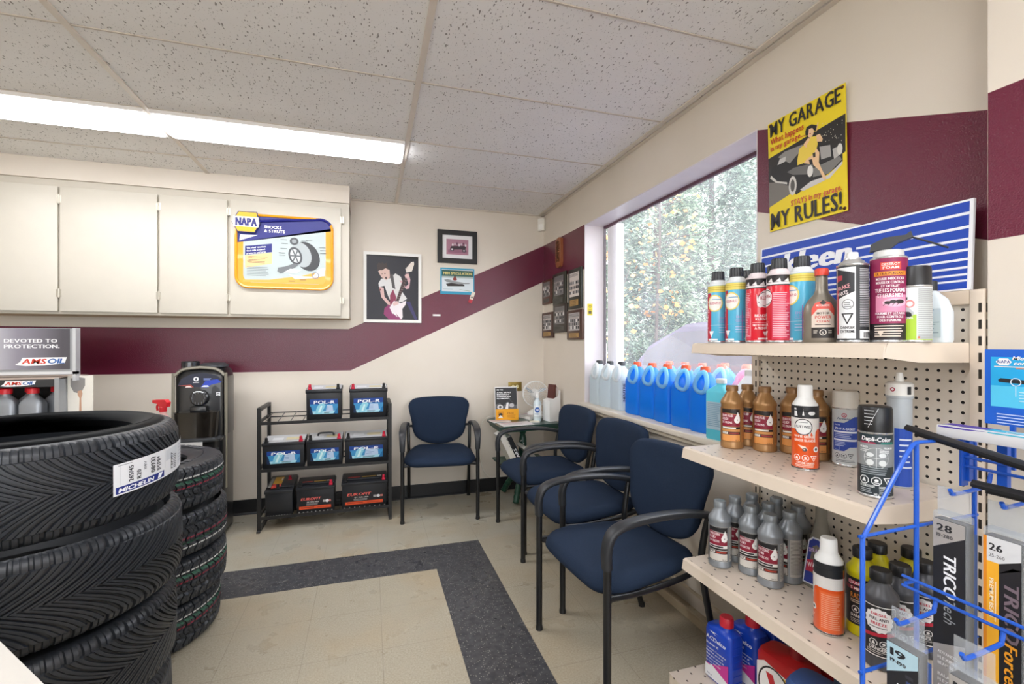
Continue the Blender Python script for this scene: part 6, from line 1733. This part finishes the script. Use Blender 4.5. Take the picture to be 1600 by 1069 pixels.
clear = clear_plastic('clear_blister_plastic', '#F2F5F8', .80, .08)
def blade_pack(label, x, y, ztop, L, style, num, code, rz=0):
    """Wiper blade in a hanging clear pack with a printed front; the front looks to -X."""
    t = thing('blade_pack', label, 'wiper blade pack', (x, y, ztop - L), -pi / 2 + rz, 'hanging wiper blade packs')
    W, D = .056, .024
    c = {'grey': ('#A9A4A0', '#26272B'), 'ice': ('#B5D5E2', '#26272B'), 'orange': ('#F0A22A', '#232226')}[style]
    card = MB().box(-W / 2 + .002, W / 2 - .002, -D * .35, D * .5, 0, L - .05, mat(c[1], .4))
    card.build('card_body', t)
    MB().box(-W / 2, W / 2, -D / 2, D / 2 + .002, -.002, L - .035, clear, .004).build('blister', t)
    MB().box(-W / 2 + .001, W / 2 - .001, .002, .0035, L - .045, L + .012, clear).build('hanger_tab', t)
    MB().box(W / 2 - .010, W / 2 - .002, D * .52, D * .95, .06, L - .07, mat('#2D63B8', .4)).build('blade_sleeve', t)
    a = Art(); zt = L - .05; w = W / 2 - .002
    a.rect(-w, 0, w, zt, c[1]).up()
    if style == 'orange':
        a.rect(-w, .30, -w + .022, zt, '#F3B02E').rect(-w, .30, -w + .005, zt, '#E38A20'); a.rect(-w + .005, zt - .045, w, zt, '#D9DADC'); a.poly([(w, zt - .045), (-w + .022, zt - .045), (-w + .022, zt - .062), (w, zt - .035)], c[1]).up()
        a.poly([(-w + .022, zt - .045), (w, zt - .045), (w, zt - .030)], c[1])
        a.text(num, -w + .008, zt - .024, .013, '#2A2A2E', 1, .018); a.text(code, -w + .008, zt - .036, .006, '#5A5A5E', 0, .022)
        a.text('PREMIUM BEAM', -w + .009, zt - .075, .006, '#FBEBCB', 1, .07, rot=-90); a.lines(-w + .0165, -w + .0185, zt - .08, .0012, 60, .0008, '#FBEBCB', 0, 2)
        a.text('TRICO', .004, zt - .070, .020, '#7A6A72', 1, .105, rot=-90, shear=.2); a.text('Force.', .004, zt - .180, .018, '#F0A22A', 1, .075, rot=-90, shear=.2)
        a.poly([(-w, .30), (-w + .022, .30), (w, .255), (w, .245), (-w + .020, .285), (-w, .285)], '#F3B02E'); a.ell(.006, .315, .018, .020, '#D9D9DC').up(); a.ring(.006, .315, .012, .0135, '#6A6A6E'); a.text('OE', .006, .310, .008, '#6A6A6E', 1, .014, 'c')
    else:
        a.poly([(-w, zt), (w, zt), (w, zt - .025), (-w, zt - .058)], c[0])
        k = zt - .20
        a.poly([(-w, 0), (w, 0), (w, k - .03), (-w, k - .05)], c[0]) if L > .5 else a.rect(-w, 0, w, .02, c[0])
        a.up(); a.text(num, -w + .006, zt - .022, .014, '#26272B', 1, .024); a.text(code, -w + .006, zt - .034, .007, '#3A3A3E', 1, .026)
        a.text('TRICO', -.008, zt - .062, .021, '#F4F6F8', 1, .085, rot=-90, shear=.2); a.text('Tech', -.008, zt - .150, .020, '#A9AEB2', 0, .048, rot=-90, shear=.2)
        for i, s_ in enumerate(('ADVANCED', 'FLEXIBLE', 'BEAM BLADE', '', 'BALAI PROFILE', 'FLEXIBLE', 'AVANCE')):
            if s_: a.text(s_, -w + .008, k - .064 - .011 * i, .006, '#F6F4F2', 1, .004 * len(s_))
        if style == 'ice': a.lines(.006, .020, zt - .05, .012, 14, .006, '#3C3D44', .1, 2); a.rect(.008, zt - .075, .022, zt - .055, '#4A5A8A')
    p = MB(); a.lay(p, on_front(-D / 2 - .0002)); p.build('printed_face', t)
    return t
blade_pack('grey and black hanging blade pack numbered 28, top row nearest the shelving', 1.090, .607, .953, .76, 'grey', '28', '19-280')
blade_pack('orange and black hanging blade pack numbered 26, top row beside pack 28', 1.090, .528, .950, .72, 'orange', '26', '25-260')
blade_pack('orange and black hanging blade pack outside the right edge of the photo, top row', 1.090, .453, .950, .72, 'orange', '24', '25-240')
blade_pack('pale blue and black hanging blade pack numbered 19, lower row in front', .950, .600, .738, .54, 'ice', '19', '19-190')
blade_pack('grey and black hanging blade pack numbered 18, lower row under pack 28', .950, .502, .742, .52, 'grey', '18', '19-180')
# loose wiper blades and a boxed blade lying over the rack
blk2 = mat('#1B1C1F', .4)
def loose_blade(label, p0, p1, w, h):
    d = Vector(p1) - Vector(p0); L = d.length
    t = thing('wiper_blade', label, 'wiper blade', p0); t.rotation_euler = d.to_track_quat('X', 'Z').to_euler()
    m_ = MB(); rings = []
    for u, s in ((0, .6), (.006, .9), (.03, 1), (L * .45, 1.15), (L * .5, 1.25), (L * .55, 1.15), (L - .03, 1), (L - .006, .9), (L, .6)):
        rings.append([(u, q[0] * s, q[1]) for q in ((-w / 2, -h * .3), (w / 2, -h * .3), (w / 2, h * .1), (w * .18, h * .5), (-w * .05, h * .55), (-w / 2, h * .1))])
    m_.loft(rings, blk2); m_.build('spoiler', t)
    MB().box(.02, L - .02, -.003, .003, -h * .3 - .007, -h * .3, mat('#101012', .6)).build('rubber_strip', t)
    MB().box(L * .47, L * .53, -w * .55, w * .55, h * .3, h * .9, mat('#232428', .4), .002).build('connector', t)
    return t
loose_blade('loose black wiper blade lying slanted over the top of the wire rack', (1.115, .705, 1.068), (1.080, .19, .985), .022, .012)
loose_blade('loose black wiper blade lying lower, above the orange pack', (1.070, .566, .990), (1.085, .12, .985), .024, .014)
t = thing('blade_box', 'white wiper blade box with purple and blue wave print lying on the rack top', 'box', (1.165, .665, 1.056)); t.rotation_euler = (0, 0, R(-90))
MB().box(0, .56, -.024, .024, 0, .024, mat('#D9D9DC', .35), .002).build('carton', t)
a = Art(); n = 10
a.poly([(.002, .005)] + [(.085 * i / n, .014 + .003 * sin(i)) for i in range(n + 1)] + [(.085, .046), (.002, .046)], '#4A35A0').poly([(.075, .012), (.10, .016), (.16, .010), (.22, .006), (.40, .010), (.40, .034), (.16, .034), (.075, .040)], '#3FB4D0').up()
a.text('CLEAR VIEW', .10, .020, .010, '#F2F4FA', 1, .07); a.lines(.19, .36, .026, .007, 2, .003, '#E6F6FA', .2, 2)
p = MB(); a.lay(p, lambda u, v, h: (u, v - .024, .024 + h)); a2 = Art(); a2.poly([(.004, .020), (.05, .020), (.085, .023), (.004, .023)], '#4A35A0').poly([(.085, .021), (.30, .0215), (.30, .0235), (.085, .0235)], '#3FB4D0'); a2.lay(p, on_front(-.024)); p.build('print', t)
# header card on its stem
t = thing('header_card', 'blue card sign with a wiper picture on a stem above the wire rack', 'sign', (1.262, .645, .99), -pi / 2)
W, H3 = .26, .158
MB().box(0, W, -.0025, .0025, .090, .090 + H3, mat('#1C5CC8', .35)).build('card', t)
a = Art()
a.rect(.0, .09, W, .09 + H3, '#1860CC').up(); a.rect(.010, .128, W - .004, .232, '#22A8E2'); a.rect(.010, .128, W - .004, .172, '#57C8EE').up()
a.poly([(.018, .222), (.024, .229), (.038, .229), (.044, .222), (.038, .215), (.024, .215)], '#F2F2F4'); a.up(); a.text('NAPA', .031, .2195, .006, '#1A3E8E', 1, .020, 'c'); a.text('Mieux voir pour', .044, .226, .008, '#F6F2EC', 1, .085, shear=.3); a.text('conduire mieux', .046, .216, .008, '#F6F2EC', 1, .080, shear=.3); a.rect(.016, .211, .11, .213, '#E9E2DA').rect(.05, .208, .16, .210, '#E98A3A')
a.poly([(.022, .184), (.026, .188), (.14, .182), (.25, .178), (.25, .170), (.10, .176), (.024, .180)], '#26282E'); a.ring(.050, .181, .007, .0085, '#E3EEF6'); a.line((.050, .172), (.050, .152), .0012, '#E3EEF6')
a.lines(.055, .16, .160, .006, 4, .002, '#BFE6F6', .2, 3); a.lines(.02, .20, .112, .006, 4, .002, '#BFD4F6', .2, 4)
p = MB(); a.lay(p, on_front(-.0025)); p.build('printed_face', t)
MB().box(.040, .048, -.003, .003, .0, .092, bw).build('stem', t)

# ================================================================== jugs on the window sill
ZS = WZ0 + .0305
def washer_jug(label, liquid, shell, capc, group, name='washer_jug', s=1.0, hand=True):
    t = thing(name, label, 'jug', (0, 0, 0), 0, group)
    hx, hy = .068 * s, .056 * s
    lm = translucent('jug_liquid', liquid, .45); sm = translucent('jug_shell', shell, .5)
    b = MB(); b.loft([sell(hx - .006, hy - .006, 0, 32, 5), sell(hx, hy, .008, 32, 5), sell(hx, hy, .16 * s, 32, 5), sell(hx, hy, .195 * s, 32, 4.5)], lm, caps=True); b.build('liquid_body', t)
    u = MB(); u.loft([sell(hx, hy, .195 * s + .0002, 32, 4.5), sell(hx * .94, hy * .95, .212 * s, 32, 4), sell(hx * .66, hy * .74, .247 * s, 32, 3, (-.004 * s, 0)), sell(.030 * s, .028 * s, .272 * s, 32, 2.2, (-.006 * s, 0)), sell(.020 * s, .020 * s, .285 * s, 32, 2, (-.006 * s, 0)), sell(.019 * s, .019 * s, .296 * s, 32, 2, (-.006 * s, 0))], lm if hand else sm); u.build('shoulder', t)
    if hand:
        h = MB(); R_ = [(.010 + (.050 - .012 * sin(q)) * cos(q) * (1.0 if cos(q) > 0 else .55), 0, .238 + .048 * sin(q)) for q in [2 * pi * i / 28 for i in range(28)]]
        h.tube([(-x * s * .9 + .034 * s, -hy * .55 - .012 * s - .012 * s * (.28 - z) / .08, z * s) for x, y, z in R_], .0105 * s, sm, 10, True); h.build('handle', t)
    c = MB(); rings = []
    for z, k in ((.284, 1), (.304, .97), (.309, .85)):
        rings.append([(-.006 * s + .0235 * s * k * (1 if j % 2 else .96) * cos(2 * pi * j / 40), .0235 * s * k * (1 if j % 2 else .96) * sin(2 * pi * j / 40), z * s) for j in range(40)])
    c.loft(rings, mat(capc, .35)); c.build('cap', t)
    return t
gb, gw = 'blue washer fluid jugs on the window sill', 'white jugs on the window sill'
XJ = 1.535
jb = washer_jug('bright blue jug with orange cap, first of the five from the corner', '#1E9CF6', '#A6E4FA', '#EE5A30', gb)
nm = ('', 'bright blue jug with orange cap, second of the five from the corner', 'bright blue jug with orange cap in the middle of the five', 'bright blue jug with orange cap, fourth of the five from the corner', 'bright blue jug with orange cap nearest the shelving')
for i, y in enumerate((2.415, 2.268, 2.122, 1.975, 1.828)):
    if i == 0: jb.location = (XJ, y, ZS); jb.rotation_euler = (0, 0, R(-84))
    else: dup(jb, (XJ + .004 * (i % 2), y, ZS), R(-84 + (3, -4, 5, 0)[i - 1]), nm[i])
jw = washer_jug('white jug with black cap nearest the corner on the sill', '#E3ECEF', '#F4F7F8', '#22262C', gw, 'fluid_jug', .98, True)
jw.location = (XJ - .005, 2.885, ZS); jw.rotation_euler = (0, 0, R(-86))
dup(jw, (XJ - .002, 2.742, ZS), R(-82), 'white jug with black cap in the middle of the three')
j3 = dup(jw, (XJ, 2.600, ZS), R(-88), 'white jug whose printed side faces the viewer, right of the three')
a = Art(); a.poly([(-.035, .05), (.035, .05), (.035, .15), (.01, .20), (-.02, .18), (-.035, .14)], '#D9DDE6').up(); a.text('NEUTRE', -.02, .06, .016, '#3A3A5A', 1, .11, rot=90); a.lines(.006, .03, .17, .008, 12, .003, '#5A5A7A', .3, 3)
p = MB(); a.lay(p, lambda u, v, h: (.0672 + h, u, v)); p.build('label', j3)
# cyan bottle, clear white jug, pink jugs at the near end
t = thing('coolant_bottle', 'pale cyan square bottle beside the last blue jug on the sill', 'bottle', (1.480, 1.668, ZS), R(-80))
MB().loft([sell(.050, .045, 0, 28, 6), sell(.052, .047, .006, 28, 6), sell(.052, .047, .205, 28, 6), sell(.047, .042, .215, 28, 5), sell(.020, .020, .238, 28, 2), sell(.018, .018, .252, 28, 2)], translucent('cyan_coolant', '#7FE6F2', .4)).build('body', t)
MB().lathe([(.022, .245), (.022, .262), (.019, .265), (0, .265)], mat('#E9EEF0', .35), 22).build('cap', t)
a = Art(); a.rect(-.040, .045, .040, .165, '#B9D3E2').up(); a.lines(-.034, .034, .155, .008, 13, .004, '#8FB4CC', .25, 4)
p = MB(); a.lay(p, on_front(-.0473)); p.build('label', t)
t2 = washer_jug('clear white jug standing on the sill between the cyan bottle and pink jugs', '#EEF3F4', '#FAFBFC', '#F2F4F4', None, 'fluid_jug', 1.0, False)
t2.location = (1.535, 1.555, ZS); t2.rotation_euler = (0, 0, R(-86))

# ================================================================== outside the window
gm2 = mat('#77746C', .9, var=.2, vscale=3)
struct(MB().box(XR + .30, 16, -6, 22, -.12, -.02, gm2).build('ground_outside'))
# stacked cases against the window: wooden skid, wrapped pink jugs with orange caps
sk = MB()
for z in (.02, .12): 
    for k in range(5): sk.box(1.72, 2.05, 1.30 + .32 * k, 1.56 + .32 * k, z, z + .02, mat('#A38A66', .8))
for y in (1.32, 2.0, 2.76): sk.box(1.72, 2.05, y, y + .08, -.02, .12, mat('#937B58', .8))
tag(sk.build('wooden_skid'), 'wooden skid outside under the window carrying wrapped jugs', 'pallet')
for k in range(2):
    bx = MB().box(1.73, 2.04, 1.30 + .80 * k, 2.06 + .80 * k, .1405 , .83, mat('#5C74C4', .5, var=.3, vscale=8))
    tag(bx.build('shrink_wrapped_case'), ('blue shrink-wrapped case outside at the near end of the skid', 'blue shrink-wrapped case outside at the far end of the skid')[k], 'case', 'shrink-wrapped cases outside the window')
jp = washer_jug('pink jug with orange cap outside the glass at the near end', '#EE9CC0', '#F4BCD4', '#E8663A', 'pink jugs outside the window', 's', 1.0, True); jp.name = 'pink_jug'
pinks = [(1.80, 1.40), (1.80, 1.55), (1.80, 1.70), (1.80, 1.85), (1.93, 1.45), (1.93, 1.60), (1.93, 1.75)]
pl_ = ('', 'pink jug outside the glass, second along the near row', 'pink jug outside the glass, third along the near row', 'pink jug outside the glass, furthest along the near row', 'pink jug outside in the back row at its near end', 'pink jug outside in the middle of the back row', 'pink jug outside at the far end of the back row')
for i, (x, y) in enumerate(pinks):
    if i == 0: jp.location = (x, y, .8305); jp.rotation_euler = (0, 0, R(-86))
    else: dup(jp, (x, y, .8305), R(-86 + 3 * (i % 3)), pl_[i])
jb2 = None
for i, (x, y) in enumerate(((1.80, 2.02), (1.80, 2.17), (1.80, 2.32), (1.80, 2.47), (1.93, 1.98), (1.93, 2.14))):
    dup(jb, (x, y, .8305), R(-80), 'wrapped blue jug outside the glass, %s' % ('first of the near row after the pink', 'second of the near row after the pink', 'third of the near row after the pink', 'last of the near row', 'back row next to the pink', 'back row end')[i], 'blue jugs outside the window')

# trees and shrubs beyond the glass
def leaf_mat(c1, c2, c3):
    m, nt, b = new_mat('foliage')
    oi = nt.nodes.new('ShaderNodeNewGeometry')
    r = nt.nodes.new('ShaderNodeValToRGB'); nt.links.new(oi.outputs['Random Per Island'], r.inputs[0])
    r.color_ramp.elements[0].color = lin(c1); r.color_ramp.elements[1].color = lin(c3); e = r.color_ramp.elements.new(.5); e.color = lin(c2)
    nt.links.new(r.outputs[0], b.inputs['Base Color']); b.inputs['Roughness'].default_value = .6
    tl = nt.nodes.new('ShaderNodeBsdfTranslucent'); nt.links.new(r.outputs[0], tl.inputs[0])
    ms = nt.nodes.new('ShaderNodeMixShader'); ms.inputs[0].default_value = .35
    nt.links.new(b.outputs[0], ms.inputs[1]); nt.links.new(tl.outputs[0], ms.inputs[2]); nt.links.new(ms.outputs[0], nt.nodes['Material Output'].inputs[0]); return m
green = leaf_mat('#2C4034', '#7C987C', '#C9D4BE'); dgreen = leaf_mat('#263A30', '#627F6E', '#B4C6B4'); orange = leaf_mat('#D08A4A', '#E8A860', '#F0C890')
bark = mat('#4E463E', .85, var=.25, vscale=20)
def tree(name, label, x, y, h, rad, kind, n, z0=.0, leaf=.07, seed=1, group=None):
    rr = random.Random(seed)
    t = thing(name, label, 'tree', (x, y, -.02), rr.random() * 6, group)
    tk = MB(); tk.tube(curve([(0, 0, 0), (.03, .02, h * .3), (-.02, .03, h * .62), (0, 0, h * .92)], 5), [(.035 if kind == 'autumn' else .09) * (1 - .8 * i / 15) for i in range(16)], bark, 10); tk.build('trunk', t)
    br = MB()
    for i in range(10):
        q = rr.random() * 6.28; zb = h * (.15 + .07 * i); L = rad * (.9 if kind != 'conifer' else 1 - .6 * zb / h)
        br.tube(curve([(0, 0, zb), (L * .5 * cos(q), L * .5 * sin(q), zb + .1), (L * cos(q), L * sin(q), zb + (.05 if kind == 'conifer' else .5))], 4), [(.009 if kind == 'autumn' else .022) * (1 - .09 * k) for k in range(9)], bark, 6)
    br.build('branches', t)
    vs = []; fs = []
    m = {'conifer': green, 'dark': dgreen, 'autumn': orange}[kind]
    for i in range(n):
        q = rr.random() * 6.2832
        if kind == 'autumn':
            zz = h * (.35 + .65 * rr.random()); R0 = rad * sqrt(max(.03, 1 - ((zz / h - .68) / .36) ** 2)); r_ = R0 * rr.random() ** .5
        else:
            zz = z0 + (h - z0) * rr.random() ** 1.15; R0 = rad * (1.05 - .85 * (zz / h) ** 1.6); r_ = R0 * (.35 + .65 * rr.random() ** .5) * (.82 + .18 * sin(q * 5 + zz * 3))
        c = Vector((r_ * cos(q), r_ * sin(q), zz))
        s = leaf * (.6 + .8 * rr.random())
        d = Vector((cos(q) + rr.uniform(-.7, .7), sin(q) + rr.uniform(-.7, .7), rr.uniform(-.9, .5))).normalized(); e = d.cross(Vector((rr.uniform(-1, 1), rr.uniform(-1, 1), rr.uniform(-1, 1)))).normalized()
        o = len(vs)
        if kind == 'autumn':
            vs += [c, c + d * s * .5 + e * s * .4, c + d * s, c + d * s * .5 - e * s * .4]; fs.append((o, o + 1, o + 2, o + 3))
        else:
            # a flat spray: three narrow fingers
            for w_ in (-.6, 0, .6):
                o = len(vs); dd = (d + e * w_).normalized(); ee = dd.cross(Vector((d.y, -d.x, .3))).normalized() * s * .11
                vs += [c, c + dd * s * .6 + ee, c + dd * s * (1.3 - .3 * abs(w_)), c + dd * s * .6 - ee]; fs.append((o, o + 1, o + 2, o + 3))
    f = MB(); f.add(vs, fs, m); fo = f.build('foliage', t); fo['kind'] = 'stuff'
    return t
gt = 'cedar hedge trees outside the window'
tl_ = [(3.65, 6.85, 6.2, 1.10, 'dark', 'cedar tree furthest left outside the window'), (4.65, 6.75, 6.8, 1.15, 'conifer', 'cedar tree second from the left outside the window'), (5.75, 6.70, 7.0, 1.2, 'dark', 'cedar tree in the middle of the hedge outside'), (6.85, 6.60, 7.2, 1.2, 'conifer', 'cedar tree second from the right outside the window'), (8.0, 6.5, 7.4, 1.25, 'dark', 'cedar tree furthest right outside, mostly behind the spray cans'), (5.4, 9.2, 8.0, 1.7, 'conifer', 'tall cedar of the back row outside, seen between the left trees'), (7.6, 8.9, 8.2, 1.8, 'conifer', 'tall cedar of the back row outside, behind the right trees')]
for i, (x, y, h_, r_, k_, lb) in enumerate(tl_): tree('cedar_tree', lb, x, y, h_, r_, k_, 14000, .1, .080, 11 + i, gt)
tree('maple_tree', 'tree with orange autumn leaves among the cedars outside the window', 4.16, 6.0, 4.7, .62, 'autumn', 260, 0, .08, 40)
tree('maple_tree', 'orange leafed sapling low at the left of the window', 3.02, 5.35, 2.7, .30, 'autumn', 90, 0, .07, 41)
# white lattice panel at the far left outside
la = MB(); wm = mat('#F2F2F4', .5)
for i in range(8): la.box(0, .012, i * .11, i * .11 + .014, 0, .95, wm)
for i in range(7): la.box(-.004, .008, 0, .80, .05 + i * .14, .065 + i * .14, wm)
o = la.build('lattice_panel'); tag(o, 'white lattice fence panel low at the left outside the window', 'fence', None, (2.05, 3.75, .30), R(28))
lg = MB().box(0, .03, .10, .14, -.32, 0, wm); lg.box(0, .03, .66, .70, -.32, 0, wm); l2 = lg.build('post'); l2.parent = o
# parked car, its roof and windscreen above the jugs
t = thing('parked_car', 'mauve grey parked car outside, roof and glass above the pink jugs', 'car', (3.35, 2.62, -.02), R(86))
cm = mat('#4A4456', .55, .0, spec=.2); cg_ = mat('#2E2B36', .3, 0, spec=.3)
side = [(-2.05, .35), (-2.05, .70), (-1.95, .88), (-1.1, 1.0), (-.55, 1.36), (.1, 1.47), (.9, 1.45), (1.55, 1.25), (1.95, .95), (2.05, .7), (2.05, .35)]
b = MB(); rings = []
for y, k, dz in ((-.86, .93, 0), (-.80, 1, 0), (0, 1.0, .03), (.80, 1, 0), (.86, .93, 0)):
    rings.append([(x * (.97 + .03 * k), y * (1 if z < .95 else .80), .35 + (z - .35) * (k if z > .9 else 1) + (dz if z > .9 else 0)) for x, z in side])
b.loft(rings, cm); b.build('body', t)
for s in (-1, 1):
    g_ = MB(); g_.prism([(-.95, .98), (-.50, 1.29), (.1, 1.385), (.85, 1.37), (1.40, 1.18), (1.45, 1.0)], s * .775 - .012, s * .775 + .012, cg_, 'y'); g_.build('side_glass', t)
    for x in (-1.3, 1.3):
        MB().lathe([(.0, -.11), (.20, -.11), (.31, -.10), (.33, -.06), (.33, .06), (.31, .10), (.0, .10)], mat('#1C1C1E', .7), 28, M=Matrix.Translation((x, s * .80, .33)) @ Matrix.Rotation(R(90), 4, 'X')).build('wheel', t)
w_ = MB(); w_.add([(-1.08, -.60, 1.02), (-1.08, .60, 1.02), (-.575, .56, 1.378), (-.575, -.56, 1.378)], [(0, 1, 2, 3)], cg_); w_.build('windscreen', t)
